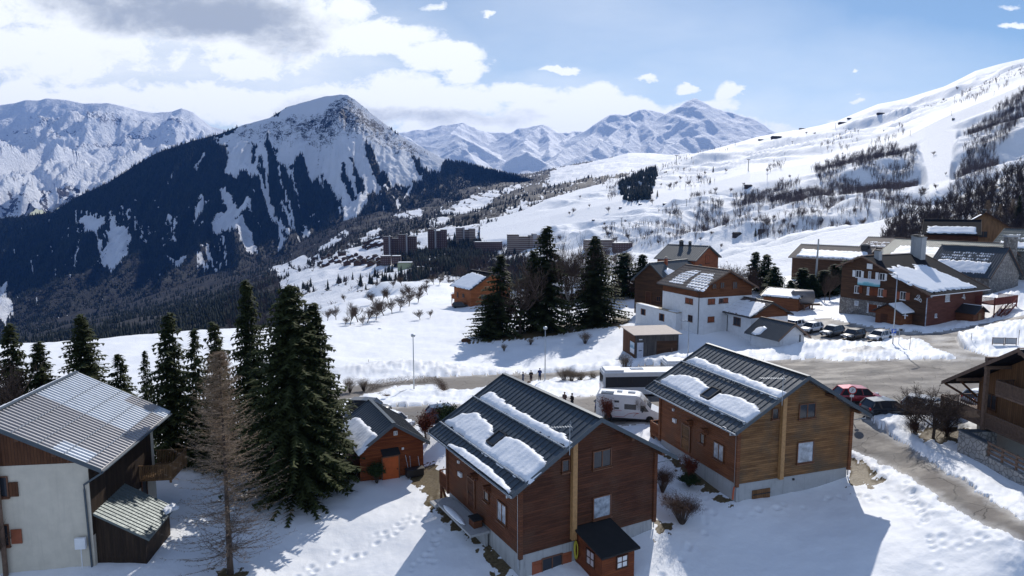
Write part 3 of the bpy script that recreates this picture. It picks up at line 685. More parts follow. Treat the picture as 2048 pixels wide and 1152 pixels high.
def cone_t(n=5, tiers=2):
    V = []; F = []
    for t in range(tiers):
        z0 = .06+t*.36/1.0*(2/tiers); z1 = min(1, z0+.62); r = .5*(1-.45*t*(2/tiers))
        b = len(V); V += [(r*math.cos(6.283*k/n+t), r*math.sin(6.283*k/n+t), z0+.05*((k*7) % 3-1)) for k in range(n)]+[(0, 0, z1 if t < tiers-1 else 1.0)]
        F += [(b+k, b+(k+1) % n, b+n) for k in range(n)]
    return V, F
def bare_t(seed=1, nb=26):
    r = random.Random(seed); V = []; F = []
    def tri(a, b, w):
        n = len(V); a = Vector(a); b = Vector(b); d = (b-a).cross(Vector((r.uniform(-1, 1), r.uniform(-1, 1), .2))).normalized()*w
        V.extend([tuple(a-d), tuple(a+d), tuple(b)]); F.append((n, n+1, n+2))
    tri((0, 0, 0), (0, 0, .9), .035); tri((0, 0, 0), (.03, .02, .85), .035)
    for i in range(nb):
        z = r.uniform(.18, .7); a = r.uniform(0, 6.283); L = r.uniform(.2, .5)*(1.1-z*.5); p = (0, 0, z); q = (math.cos(a)*L, math.sin(a)*L, min(1.0, z+L*r.uniform(.6, 1.3)))
        tri(p, q, .016)
        for j in range(3):
            t = r.uniform(.4, 1); m_ = tuple(p[k]+(q[k]-p[k])*t for k in range(3)); aa = a+r.uniform(-1, 1); l2 = r.uniform(.1, .22)
            tri(m_, (m_[0]+math.cos(aa)*l2, m_[1]+math.sin(aa)*l2, m_[2]+l2*r.uniform(.3, 1.2)), .012)
    return V, F
def tonemat(name, a, b):
    m, nt, bb = newmat(name); lk(nt, ramp(nt, attr(nt, 'tone'), [(0, a), (1, b)]), bb.inputs['Base Color']); bb.inputs['Roughness'].default_value = .9; bb.inputs['Specular IOR Level'].default_value = .1; return m
M_con_far = tonemat('far_conifers', (.009, .014, .013), (.030, .038, .034))
M_bare_far = tonemat('far_bare_wood', (.045, .036, .036), (.10, .078, .074))
M_bare_slope = tonemat('slope_bare_wood', (.06, .048, .048), (.15, .12, .115))
M_larch_far = tonemat('far_larches', (.07, .05, .04), (.13, .09, .07))
CT = cone_t(); BT = bare_t(1, 18)
idx = np.argwhere((~pkS) & (pkPX > -260) & (pkPX < 1150))
rows_sel = RNG.integers(0, len(idx), 60000); ii = idx[rows_sel]
jx = RNG.random(len(ii))-.5
P = np.stack([pkX[ii[:, 0], ii[:, 1]]+jx*8, pkY[ii[:, 0], ii[:, 1]]+(RNG.random(len(ii))-.5)*8, pkZ[ii[:, 0], ii[:, 1]]-1.5], -1)
H = RNG.uniform(9, 19, len(P))*np.clip((P[:, 1]/3000)**.6, .75, 1.1)
bulk('forest', P, H, H*RNG.uniform(.34, .5, len(P)), *CT, M_con_far, 'dark blue-green conifer forest covering the lower flanks of the pyramid peak', 'forest')

# ---------- the long snow range far on the left
LR_SKY = [(-700,230,9500),(-300,215,9500),(0,210,9500),(30,206,9500),(50,200,9500),(76,201,9500),(92,197,9500),(112,198,9500),(134,200,9500),(165,207,9500),(214,206,9500),(248,213,9500),(275,221,9700),(305,226,9800),(344,223,9900),(363,216,9900),(386,225,9900),(405,240,9900),(424,254,9900),(460,262,9900),(600,280,9900),(700,300,9900)]
LR_M = [(-700, 330, 7650), (0, 320, 7650), (100, 330, 7650), (200, 330, 7750), (300, 330, 7950), (400, 300, 8550), (700, 330, 8550)]
LR_F = [(-700,560,5000),(0,470,5000),(150,440,5200),(300,390,5600),(460,370,6500),(700,400,7000)]
PX, PY, X, Y, Z = sheet([LR_F, LR_M, LR_SKY], -700, 700, 2.4, [70, 90])
Z = smooth_rows(Z, 8); Y = smooth_rows(Y, 8)
edge = sst(0, 60, PY-np.interp(PX[0], [a[0] for a in LR_SKY], [a[1] for a in LR_SKY])[None])
g1 = ridged(X/900+.3*perlin(X/2000, Y/2000, 5), Y/2400+X/5200, 6, 71, .52)
Z = Z+edge*(g1-.95)*330+fbm(X/120, Y/120, 4, 72)*14*np.clip(edge+.3, 0, 1)
lowv = sst(330, 440, PY+.25*(PX-100)*0)
wood = .1+.52*lowv*(1-.0)*sst(-.5, .5, fbm(PX/40., PY/16., 4, 73)); rock = .16+.36*sst(0, 1, edge)*(1-sst(0, 1, (PY-270)/80))*sst(-.4, .5, fbm(X/260, Z/130, 4, 74))
M_range = mountmat('far_range_snow', snow=(.82, .85, .9), rock=(.20, .21, .24), wood=(.07, .07, .08), sc=.006, bdist=40)
terrain('snow_range', X, Y, Z, M_range, dict(rock=rock, wood=wood), drop=900, run=2500)

# ---------- far snow peaks in the middle
MR_SKY = [(600,285,11000),(700,262,11000),(799,262,11000),(850,258,11000),(892,251,11000),(922,245,11000),(945,256,11000),(969,264,11000),(1024,266,10800),(1042,256,10500),(1065,250,10500),(1087,248,10500),(1100,254,10500),(1121,263,10500),(1142,264,10300),(1160,263,10200),(1172,267,10000),(1197,251,9600),(1225,229,9300),(1256,228,9300),(1281,217,9300),(1294,218,9300),(1337,228,9300),(1350,222,9100),(1372,204,9000),(1388,195,9000),(1400,198,9000),(1428,214,9000),(1462,226,9000),(1491,232,9000),(1506,246,9000),(1525,256,9000),(1544,265,9000),(1620,292,9000),(1750,320,9000)]
# built as arêtes: every ridge line falls away on both sides, so the summits are real pyramids
def P3(px, py, Y): r = ray(px, py); return r*(Y/r[1])
RIDG = [([(a, b, c) for a, b, c in MR_SKY if a >= 1142], .62), ([(799,264,11200),(850,258,11200),(892,250,11000),(922,245,11000),(945,256,11000),(969,264,11000),(1024,267,10800)], .45), ([(1010,275,10300),(1042,256,10300),(1065,250,10300),(1087,248,10300),(1100,254,10300),(1121,263,10300),(1160,268,10200)], .55),
  ([(1388,196,9000),(1402,211,8800),(1360,240,8500),(1319,267,8200),(1300,290,7800)], .75), ([(1428,214,9000),(1400,240,8700),(1372,262,8300),(1335,300,7600)], .7), ([(1462,226,9000),(1430,260,8400),(1408,292,7700)], .7), ([(1491,232,9000),(1472,262,8400),(1480,292,7700)], .7), ([(1506,246,9000),(1530,275,8300),(1545,300,7700)], .7),
  ([(1281,217,9300),(1290,240,8900),(1303,272,8200)], .7), ([(1256,228,9300),(1262,245,8900),(1225,267,8400),(1194,292,7800)], .7), ([(1266,254,8700),(1256,282,8100),(1237,306,7500)], .7), ([(1225,229,9300),(1190,262,8800),(1130,300,7900),(1080,338,7000)], .6), ([(1381,273,7500),(1334,295,7100),(1319,309,6800)], .6), ([(1400,268,7600),(1440,292,7200),(1470,304,7000)], .6),
  ([(882,295,8600),(927,275,8300),(960,292,8000),(1003,318,7600)], .62), ([(875,313,7400),(917,294,7200),(940,310,7000),(965,332,6700)], .62), ([(993,337,6800),(1020,318,6900),(1049,300,7000),(1068,312,6900),(1090,326,6700)], .62), ([(1087,248,10300),(1052,276,9500),(1049,299,8200)], .62), ([(1087,250,10300),(1100,280,9300),(1095,305,8200)], .62), ([(1170,266,10000),(1120,285,9200),(1085,300,8600),(1040,322,7800)], .6), ([(1142,264,10200),(1135,290,9000),(1150,315,7800)], .6),
  ([(800,268,9800),(837,288,9200),(882,297,8600)], .55), ([(922,246,11000),(905,268,10000),(925,276,8300)], .5), ([(1372,206,9000),(1352,232,8800),(1337,230,9000)], .7), ([(1160,310,7000),(1200,318,6800),(1240,322,6600)], .5)]
PX, PY, X, Y, Z = sheet([[(600,400,5600),(1750,400,5600)],[(600,300,11600),(1750,300,11600)]], 600, 1750, 1.6, [300])
Xf, Yf = X+fbm(X/500, Y/500, 4, 131)*55, Y+fbm(X/500, Y/500, 4, 132)*55
Z = -400+0*X
for pts, sl in RIDG:
    W3_ = [P3(*q) for q in pts]
    for p, q in zip(W3_[:-1], W3_[1:]):
        vx, vy = q[0]-p[0], q[1]-p[1]; t = np.clip(((Xf-p[0])*vx+(Yf-p[1])*vy)/(vx*vx+vy*vy), 0, 1); d_ = np.hypot(Xf-p[0]-t*vx, Yf-p[1]-t*vy)
        Z = np.maximum(Z, p[2]+(q[2]-p[2])*t-sl*d_+.00006*sl*np.minimum(d_, 1500)**2)
Z = Z+(ridged((X+.4*Y)/420, (Y-.4*X)/1500, 3, 133, .45)-1.0)*24+fbm(X/60, Y/60, 3, 82)*1.5
rock = -.25+.30*sst(.2, .7, fbm(X/400, Z/160, 4, 84)); wood = np.zeros(X.shape)-.5
M_mid = mountmat('middle_peaks_snow', snow=(.82, .85, .9), rock=(.12, .15, .20), wood=(.07, .07, .08), sc=.008, bdist=18)
terrain('snow_peaks', X, Y, Z, M_mid, dict(rock=rock, wood=wood), drop=900, run=2500)

# ---------- valley with the resort towers
VS = [[(-700,780,560),(0,770,560),(300,740,560),(500,700,560),(560,680,560),(640,640,540),(760,600,540),(900,583,540),(1050,578,520),(1300,575,450),(1500,560,420),(1700,540,400)],
      [(-700,740,800),(0,720,800),(300,690,800),(560,605,800),(680,576,780),(750,566,760),(930,552,740),(1100,545,720),(1300,525,650),(1500,500,600),(1700,480,600)],
      [(-700,720,1050),(0,705,1050),(300,645,1050),(560,582,1060),(650,545,1080),(770,524,1080),(900,512,1080),(1090,507,1050),(1250,497,1000),(1400,480,900),(1700,455,900)],
      [(-700,705,1350),(0,690,1350),(300,630,1350),(560,562,1380),(640,522,1400),(700,500,1400),(800,474,1420),(950,447,1450),(1050,430,1450),(1200,420,1400),(1400,400,1300),(1700,380,1300)],
      [(-700,690,1900),(0,670,1900),(300,610,1900),(560,540,1950),(700,470,2050),(900,425,2150),(1030,400,2200),(1200,370,2200),(1350,345,2200),(1500,320,2200),(1700,300,2200)],
      [(-700,640,2600),(0,620,2600),(300,570,2600),(560,500,2650),(700,440,2700),(890,395,2900),(985,372,3000),(1060,362,3200),(1110,345,3300),(1200,328,3400),(1300,315,3500),(1500,300,3500),(1700,290,3500)],
      [(-700,700,3600),(0,650,3600),(300,590,3600),(560,520,3700),(700,430,3800),(890,370,4200),(950,352,4400),(1021,350,4500),(1066,346,4600),(1100,338,4600),(1150,328,4600),(1200,320,4600),(1256,306,4600),(1300,306,4600),(1350,311,4600),(1400,318,4500),(1500,320,4500),(1700,330,4500)]]
PX, PY, X, Y, Z = sheet(VS, -260, 1700, 2.0, [40, 55, 60, 60, 50, 45])
Z = smooth_rows(Z, 6); Y = smooth_rows(Y, 6)
top = np.arange(len(PY))[:, None]/len(PY)
Z = Z+fbm(X/160, Y/160, 4, 101)*9*sst(.03, .2, top)*sst(1.0, .9, top)+fbm(X/30, Y/30, 3, 102)*1.2
FLD = [[(560,566),(642,545),(724,531),(735,534),(669,558),(642,566)],[(655,562),(751,540),(806,535),(818,548),(790,561),(724,570),(660,572)],
       [(705,496),(745,482),(765,479),(765,509),(795,518),(792,531),(735,537),(669,528),(606,533),(637,518),(669,509),(691,504)],[(817,466),(855,460),(894,455),(954,450),(1003,432),(1010,440),(965,457),(954,479),(894,482),(858,503),(836,501)],
       [(960,484),(1014,478),(1014,498),(967,492)],[(875,427),(910,406),(986,386),(990,400),(917,431)],[(785,431),(844,417),(842,434),(795,438)],[(851,441),(898,436),(896,447),(855,450)],[(639,499),(687,465),(696,469),(649,502)],[(698,488),(757,457),(766,465),(708,490)],
       [(1083,372),(1111,335),(1200,320),(1256,302),(1352,305),(1340,335),(1231,350),(1142,362),(1108,376)],[(1330,300),(1700,280),(1700,600),(1230,600),(1140,500),(1040,520),(1020,490),(1040,430),(1100,395),(1180,375),(1250,350)],[(560,590),(650,572),(900,556),(1000,560),(1000,620),(560,640)],
       [(925,400),(985,378),(1040,372),(1045,378),(980,396),(930,410)],[(1000,420),(1085,395),(1090,400),(1010,436)],[(540,540),(600,512),(640,512),(560,560)],[(560,545),(700,515),(790,532),(830,545),(700,560),(560,590)],[(610,528),(700,492),(768,478),(790,520),(700,535)],[(840,520),(870,505),(900,508),(860,530)],[(1000,505),(1160,500),(1280,505),(1280,545),(1180,560),(1100,530)],[(930,560),(1020,556),(1020,590),(920,590)]]
w2 = fbm(PX/22., PY/9., 4, 103); w3 = fbm(PX/5., PY/4., 3, 104)
sn_ = np.full(X.shape, -40.)
for poly in FLD: sn_ = np.maximum(sn_, sdpoly(PX, PY, poly))
sn_ = sn_+w2*4+w3*3
spots = (w3+.6*w2 > 1.15-.55*sst(780, 1100, PX)-.0)
fieldm = (sn_ > 0) | (spots & (PX > 560))
thin = (fbm(PX/35., PY/5., 3, 105) > .42) & (sn_ < 12) & (PX < 1100)
wood = 1-fieldm.astype(float); wood = np.where(thin & fieldm, .75, wood)
M_val = mountmat('valley_snow', snow=(.82, .84, .88), rock=(.1, .1, .1), wood=(.035, .034, .034), sc=.08, bdist=1.5)
terrain('valley', X, Y, Z, M_val, dict(rock=wood*0+.1, wood=wood), drop=400, run=600)
vX, vY, vZ, vPX, vPY, vF = X, Y, Z, PX, PY, (wood < .5)
vis = (PY > 300) & (PX > -200)
def scatter(mask, A, n, jit=4, sink=.4):
    X_, Y_, Z_ = A; idx = np.argwhere(mask); ii = idx[RNG.integers(0, len(idx), n)]
    r, c = np.clip(ii[:, 0], 0, X_.shape[0]-2), np.clip(ii[:, 1], 0, X_.shape[1]-2); a, b = RNG.random(n), RNG.random(n)
    def L(M): return (M[r, c]*(1-a)+M[r+1, c]*a)*(1-b)+(M[r, c+1]*(1-a)+M[r+1, c+1]*a)*b
    return np.stack([L(X_), L(Y_), L(Z_)-sink], -1)
VA = (vX, vY, vZ)
dens = fbm(vX/150, vY/150, 3, 107)
P = scatter((~vF) & vis & (dens > -.15), VA, 12500); H = RNG.uniform(7, 15, len(P)); bulk('valley_forest', P, H, H*RNG.uniform(.32, .45, len(P)), *CT, M_con_far, 'dark conifers filling the valley between the peak and the towers', 'forest')
P = scatter((~vF) & vis & (PX > 450) & (PY > 430), VA, 4200); H = RNG.uniform(6, 11, len(P)); bulk('valley_bare_woods', P, H, H*RNG.uniform(.6, .9, len(P)), *BT, M_bare_far, 'brown leafless woods on the slopes around the resort towers', 'woods')
TW = [[(825,508),(870,500),(905,478),(950,488),(975,505),(960,520),(930,560),(830,535)]]
mk = inpoly(vPX, vPY, TW[0])
P = scatter(mk, VA, 800); H = RNG.uniform(8, 14, len(P)); bulk('spruce_wood', P, H, H*RNG.uniform(.34, .45, len(P)), *CT, M_con_far, 'dense dark spruces below the feet of the resort towers', 'woods')
mk = inpoly(vPX, vPY, [(925,545),(960,520),(1130,520),(1260,520),(1280,560),(1000,575),(900,562)])
P = scatter(mk, VA, 850); H = RNG.uniform(8, 14, len(P)); bulk('larch_wood', P, H, H*RNG.uniform(.4, .6, len(P)), *BT, M_larch_far, 'brown larch and birch wood behind the orange timber chalet', 'woods')

# ---------- the ski slope on the right
SL_SKY = [(960,440,1500),(1030,428,1500),(1100,396,1600),(1172,377,1750),(1240,356,1900),(1312,337,2050),(1372,311,2200),(1420,300,2300),(1469,287,2400),(1510,275,2450),(1550,267,2500),(1600,259,2500),(1640,251,2500),(1674,242,2450),(1715,225,2400),(1757,208,2350),(1790,202,2350),(1816,196,2350),(1850,185,2300),(1889,173,2300),(1920,158,2250),(1951,142,2200),(2000,128,2150),(2048,117,2100),(2200,60,2000),(2500,-40,1900)]
SL_M3 = [(960,445,1400),(1100,405,1450),(1250,366,1550),(1400,320,1800),(1550,285,1950),(1650,265,1950),(1750,245,1850),(1850,222,1800),(1950,185,1750),(2048,150,1650),(2200,95,1550),(2500,0,1500)]
SL_RG = [(960,462,1250),(1100,432,1250),(1250,400,1200),(1400,372,1200),(1500,345,1150),(1600,330,1100),(1649,321,1080),(1700,309,1050),(1799,280,1000),(1850,255,980),(1910,225,950),(1980,198,930),(2048,170,900),(2200,110,850),(2500,0,800)]
SL_M1 = [(960,480,1150),(1100,470,1080),(1250,455,1000),(1400,440,900),(1500,418,850),(1600,400,800),(1700,385,760),(1800,375,730),(1850,372,720),(1950,345,700),(2048,300,680),(2200,250,650),(2500,150,600)]
SL_FT = [(960,505,1080),(1100,502,980),(1250,500,850),(1400,490,740),(1500,480,680),(1600,462,600),(1700,450,560),(1850,435,520),(2048,420,500),(2200,410,480),(2500,400,450)]
SL_00 = [(960,560,900),(1100,560,700),(1250,555,560),(1400,545,480),(1600,520,400),(1850,500,360),(2048,500,330),(2500,500,300)]
PX, PY, X, Y, Z = sheet([SL_00, SL_FT, SL_M1, SL_RG, SL_M3, SL_SKY], 960, 2300, 1.8, [25, 60, 90, 60, 40])
Z = smooth_rows(Z, 4); Y = smooth_rows(Y, 4)
ed = sst(0, 25, PY-np.interp(PX[0], [a[0] for a in SL_SKY], [a[1] for a in SL_SKY])[None])
gul = ridged((X*.9+Y*.35)/150, (Y*.9-X*.35)/900, 4, 112)
pis = sst(14, 26, np.abs(PY-(np.interp(PX, [a[0] for a in SL_RG], [a[1] for a in SL_RG])+7)))
PISTE = [(1838,290),(1885,260),(1915,262),(1905,300),(1898,370),(1860,385),(1852,340)]
pis = pis*sst(-2, 10, -sdpoly(PX, PY, PISTE))
Z = Z+ed*pis*((gul-.9)*21*sst(960, 1300, PX)+fbm(X/170, Y/170, 3, 113)*13+fbm(X/60, Y/60, 3, 118)*1.5+fbm(X/18, Y/18, 3, 114)*.9)
M_slope = mountmat('slope_snow', snow=(.84, .86, .895), rock=(.1, .1, .1), wood=(.10, .095, .095), sc=.10, bdist=.8)
WD = [([(1618,343),(1694,315),(1771,294),(1823,301),(1840,343),(1830,364),(1788,395),(1726,395),(1694,371),(1646,371)],1.),([(1500,395),(1556,364),(1601,371),(1694,374),(1708,395),(1667,413),(1569,419),(1500,433)],1.),([(1381,439),(1444,417),(1466,448),(1400,456)],1.),([(1456,407),(1522,379),(1600,357),(1600,417),(1537,426),(1469,439)],1.),
      ([(1334,445),(1366,442),(1366,464),(1334,464)],.9),([(1316,442),(1350,425),(1352,436),(1320,450)],.8),([(1927,270),(1986,228),(2048,180),(2300,90),(2300,280),(2048,246),(2020,290),(2000,318),(1969,364),(1899,376),(1927,315)],1.),([(1621,308),(1681,270),(1722,265),(1708,294),(1667,312)],.55),([(1531,340),(1569,322),(1573,333),(1535,350)],.9),
      ([(1726,292),(1805,262),(1810,274),(1740,300)],.35),([(1778,252),(1951,203),(2048,158),(2048,140),(1940,180),(1800,238)],.42),([(1743,440),(1795,406),(1865,392),(1917,386),(1900,404),(1760,446)],.6),([(1560,445),(1680,415),(1760,410),(1740,440),(1600,470)],.35),([(1320,365),(1350,340),(1420,350),(1430,380),(1330,385)],.2),([(1430,475),(1560,450),(1700,440),(1700,460),(1560,480)],.5),
      ([(1100,352),(1180,372),(1300,340),(1450,300),(1480,290),(1440,310),(1330,345),(1230,380)],.3),([(1260,330),(1400,290),(1480,272),(1500,280),(1400,312),(1300,345)],.3),([(1370,415),(1420,392),(1440,397),(1380,422)],.6),([(1200,480),(1330,462),(1420,470),(1400,490),(1200,500)],.4),([(1210,380),(1240,365),(1230,400),(1215,410)],.6)]
treew = np.zeros(X.shape)
for poly, w in WD:
    treew = np.maximum(treew, w*sst(-3, 6, sdpoly(PX, PY, poly)+fbm(PX/14, PY/9, 3, 115)*5))
terrain('ski_slope', X, Y, Z, M_slope, dict(rock=X*0+.05, wood=.02+.14*treew*(fbm(X/40, Y/40, 3, 116)+.9)), drop=400, run=600)
SA = (X, Y, Z); sPX, sPY = PX, PY
cl = fbm(X/28, Y/28, 3, 117)
def wsel(th): return RNG.random(X.shape)*1.0 < np.clip(treew*(.55+.75*(cl+.15)), 0, 1)
P = scatter((RNG.random(X.shape) < np.clip(treew**1.3*(.6+1.3*(cl+.15)), 0, 1)), SA, 8500, sink=.3)
dist_ = np.clip(P[:, 1]/1000, .35, 1.6); H = RNG.uniform(5.5, 11, len(P)); bulk('slope_woods', P, H, H*RNG.uniform(.32, .55, len(P)), *bare_t(4, 18), M_bare_slope, 'leafless brown woods in patches between the ski runs', 'woods')
mk = inpoly(PX, PY, [(1234,372),(1275,353),(1309,338),(1314,356),(1300,400),(1250,404)])
P = scatter(mk, SA, 520); H = RNG.uniform(11, 19, len(P)); bulk('slope_spruces', P, H, H*RNG.uniform(.34, .45, len(P)), *CT, M_con_far, 'dark block of spruces in the middle of the ski slope', 'woods')
P = scatter(inpoly(PX, PY, [(1100,352),(1172,377),(1350,335),(1480,290),(1480,300),(1350,345),(1180,390),(1100,410)]) , SA, 60); H = RNG.uniform(6, 12, len(P)); 

# ---------- the near wooded hill on the right
HL = [[(1400,560,300),(1500,556,285),(1600,552,270),(1700,540,250),(1850,525,235),(2048,500,225),(2300,480,210)],
      [(1400,530,330),(1500,500,340),(1560,490,345),(1639,466,350),(1700,456,350),(1778,436,350),(1882,409,345),(1951,378,340),(2048,336,330),(2150,290,320),(2300,240,310)]]
PX, PY, X, Y, Z = sheet(HL, 1400, 2300, 2.5, [60])
Z = Z+fbm(X/25, Y/25, 3, 121)*.8*np.sin(np.linspace(0, math.pi, len(PY)))[:, None]
WH = [(1760,470),(1790,438),(1847,416),(1882,410),(1951,380),(2048,338),(2300,240),(2300,500),(2048,510),(1882,520),(1764,520)]
th_ = sst(-4, 8, sdpoly(PX, PY, WH))
terrain('hill', X, Y, Z, M_slope, dict(rock=X*0+.05, wood=.02+.5*th_*(fbm(X/12, Y/12, 3, 122)+.8)), drop=40, run=120)
P = scatter(RNG.random(X.shape) < th_, (X, Y, Z), 1500, sink=.2); H = RNG.uniform(4.5, 8.5, len(P)); bulk('hill_woods', P, H, H*RNG.uniform(.35, .6, len(P)), *bare_t(9, 34), M_bare_far, 'thin leafless trees crowding the hill above the right-hand houses', 'woods')
hA = (X, Y, Z); hPX, hPY = PX, PY
# ================================================================ BUILDINGS
class Bld:
    """gabled building; local x across the gable, y along the ridge, z up from the base of the walls"""
    def __init__(s, name, label, cat, q, WL=None, WR=None, group=None):
        s.x, s.y, s.z, s.yaw, s.W, s.L, s.h, s.rise, s.og, s.oe = q
        s.WL = WL or s.W/2; s.WR = WR or s.W/2; s.sl = s.rise/(s.W/2); s.zr = s.h+s.rise
        s.root = empty(name, (s.x, s.y, s.z), s.yaw, label, cat, group)
        s.c, s.s_ = math.cos(s.yaw), math.sin(s.yaw); s.parts = {}
    def loc(s, w):
        dx, dy = w[0]-s.x, w[1]-s.y; return np.array([s.c*dx+s.s_*dy, -s.s_*dx+s.c*dy, w[2]-s.z])
    def wor(s, p): return (s.x+s.c*p[0]-s.s_*p[1], s.y+s.s_*p[0]+s.c*p[1], s.z+p[2])
    def lray(s, px, py):
        r = ray(px, py); return s.loc((0, 0, 0)), np.array([s.c*r[0]+s.s_*r[1], -s.s_*r[0]+s.c*r[1], r[2]])
    def hitp(s, n, d, px, py):       # plane n.p = d in local space
        o, r = s.lray(px, py); n = np.array(n, float); return o+r*((d-n@o)/(n@r))
    def hit(s, face, px, py, off=0):
        n, d = {'F': ((0, -1, 0), s.L/2+off), 'L': ((-1, 0, 0), s.WL+off), 'R': ((1, 0, 0), s.WR+off), 'B': ((0, 1, 0), s.L/2+off)}[face]
        return s.hitp(n, d, px, py)
    def uz(s, face, px, py, off=0):
        p = s.hit(face, px, py, off); return (p[0] if face in 'FB' else p[1]), p[2]
    def fb(s, mb, face, u0, u1, z0, z1, o0, o1):     # box on a wall face between offsets o0..o1
        u0, u1 = min(u0, u1), max(u0, u1); z0, z1 = min(z0, z1), max(z0, z1)
        m, e = (o0+o1)/2, abs(o1-o0)
        if face == 'F': mb.box(((u0+u1)/2, -s.L/2-m, (z0+z1)/2), (u1-u0, e, z1-z0))
        elif face == 'B': mb.box(((u0+u1)/2, s.L/2+m, (z0+z1)/2), (u1-u0, e, z1-z0))
        elif face == 'L': mb.box((-s.WL-m, (u0+u1)/2, (z0+z1)/2), (e, u1-u0, z1-z0))
        else: mb.box((s.WR+m, (u0+u1)/2, (z0+z1)/2), (e, u1-u0, z1-z0))
        return mb
    def walls(s, mat, z0=0, name='wall', zlow=None, lowmat=None, lowname='lower_wall', side=None):
        zl, zrr = s.zr-s.sl*s.WL, s.zr-s.sl*s.WR
        zz = z0 if zlow is None else zlow
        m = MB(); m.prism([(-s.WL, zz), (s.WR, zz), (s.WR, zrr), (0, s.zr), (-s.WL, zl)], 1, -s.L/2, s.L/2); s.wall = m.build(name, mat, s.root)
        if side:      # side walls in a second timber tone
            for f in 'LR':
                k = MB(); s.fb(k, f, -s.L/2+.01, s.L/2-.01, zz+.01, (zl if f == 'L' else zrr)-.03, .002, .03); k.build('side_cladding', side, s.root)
        if zlow is not None:
            k = MB(); k.box(((s.WR-s.WL)/2, 0, (z0+zlow)/2-.003), (s.WL+s.WR-.04 if lowname == 'foundation' else s.WL+s.WR+.03, s.L-.04 if lowname == 'foundation' else s.L+.03, zlow-z0)); k.build(lowname, lowmat, s.root)
    def base(s, mat, depth=3, inset=.06, top=-.003, name='foundation'):
        m = MB(); m.box(((s.WR-s.WL)/2, 0, (top-depth)/2), (s.WL+s.WR-2*inset, s.L-2*inset, depth+top)); return m.build(name, mat, s.root)
    def roof(s, mat, rib=.5, t=.14, rw=.035, rh=.05, trim=None, bat=None):
        el, er = s.WL+s.oe, s.WR+s.oe; y0, y1 = -s.L/2-s.og, s.L/2+s.og; b = .012
        zl, zr_ = s.zr-s.sl*el+b, s.zr-s.sl*er+b; zt = s.zr+b
        m = MB(); m.prism([(-el, zl), (0, zt), (er, zr_), (er, zr_+t), (0, zt+t), (-el, zl+t)], 1, y0, y1)
        n = int((y1-y0)/rib) if rib else 0
        for i in range(n+1):
            y = y0+.02+(y1-y0-.04)*i/max(n, 1)
            m.bar((-el+.01, y, zl+t+rh/2), (0, y, zt+t+rh/2), rw, rh); m.bar((0, y, zt+t+rh/2), (er-.01, y, zr_+t+rh/2), rw, rh)
        if bat:
            for q in np.arange(bat, el, bat): m.bar((-q, y0, zt+t-s.sl*q+rh), (-q, y1, zt+t-s.sl*q+rh), .05, rh)
            for q in np.arange(bat, er, bat): m.bar((q, y0, zt+t-s.sl*q+rh), (q, y1, zt+t-s.sl*q+rh), .05, rh)
        s.rf = m.build('roof', mat, s.root); s.t = t+b
        k = MB(); k.bar((0, y0-.01, zt+t+rh+.03), (0, y1+.01, zt+t+rh+.03), .30, .05); k.build('ridge_cap', trim or mat, s.rf)
        if trim:
            for yy_ in (y0-.03, y1+.03):
                f = MB(); q = t+.1; f.prism([(-el-.02, zl-.06), (0, zt-.06), (er+.02, zr_-.06), (er+.02, zr_+q), (0, zt+q), (-el-.02, zl+q)], 1, yy_-.025, yy_+.025); f.build('verge_board', trim, s.rf)
    def purlins(s, mat, fr=(-.98, -.5, 0, .5, .98), sz=.2, back=True):
        for f in fr:
            x = f*(s.WL if f < 0 else s.WR); z = s.zr-s.sl*abs(x)-sz/2-.01; yb = s.L/2+s.og-.05 if back else s.L/2-.1
            m = MB(); m.box((x, (yb-s.L/2-s.og+.05)/2, z), (sz, yb+s.L/2+s.og-.05, sz)); m.build('purlin', mat, s.root)
    def rpt(s, side, a, d, h=0):       # roof point: a along ridge, d down the slope, h above the sheet
        L = math.hypot(1, s.sl); sg = -1 if side == 'L' else 1
        return np.array([sg*(d/L+h*s.sl/L), a, s.zr+s.t-d*s.sl/L+h/L])
    def rhit(s, side, px, py):
        sg = -1 if side == 'L' else 1; L = math.hypot(1, s.sl)
        p = s.hitp((sg*s.sl, 0, 1), s.zr+s.t, px, py); return p[1], abs(p[0])*L
    def snow(s, side, poly, th=.22, seed=0, name='snow_layer', px=True, st=.13, rag=.12, holes=0):
        pts = [s.rhit(side, *p) for p in poly] if px else poly
        A = [p[0] for p in pts]; D = [p[1] for p in pts]
        aa = np.arange(min(A)-.3, max(A)+.3, st); dd = np.arange(max(.05, min(D)-.3), min(max(D)+.3, (s.WL+s.oe if side == 'L' else s.WR+s.oe)*math.hypot(1, s.sl)+.12), st)
        AA, DD = np.meshgrid(aa, dd, indexing='ij'); dist = sdpoly(AA, DD, pts)+fbm(AA*1.1, DD*1.1, 4, 200+seed)*rag*1.15
        if holes: dist = np.where(np.sin(AA*6.283/.84+1)*.5+np.sin(DD*6.283/.72)*.9 > .55, -.2, dist)
        hh = th*.72*np.sqrt(np.clip(dist/.20, 0, 1))*(1+.15*fbm(AA*.8, DD*.8, 3, 210+seed)+.05*np.sin(AA*12.1))
        hh = np.where(dist > 0, hh, -.05)
        v = np.array([[s.rpt(side, a, d, h) for a, d, h in zip(ra, rd, rh)] for ra, rd, rh in zip(AA, DD, hh)]).reshape(-1, 3)
        F = grid_faces(*AA.shape); keep = (dist.reshape(-1)[F] > 0).any(1); F = F[keep]
        if not len(F): return
        v2, f2, _ = submesh(v, F, {}); return link(name, mesh_np(name, v2, f2, M_snow, None, True), s.rf)
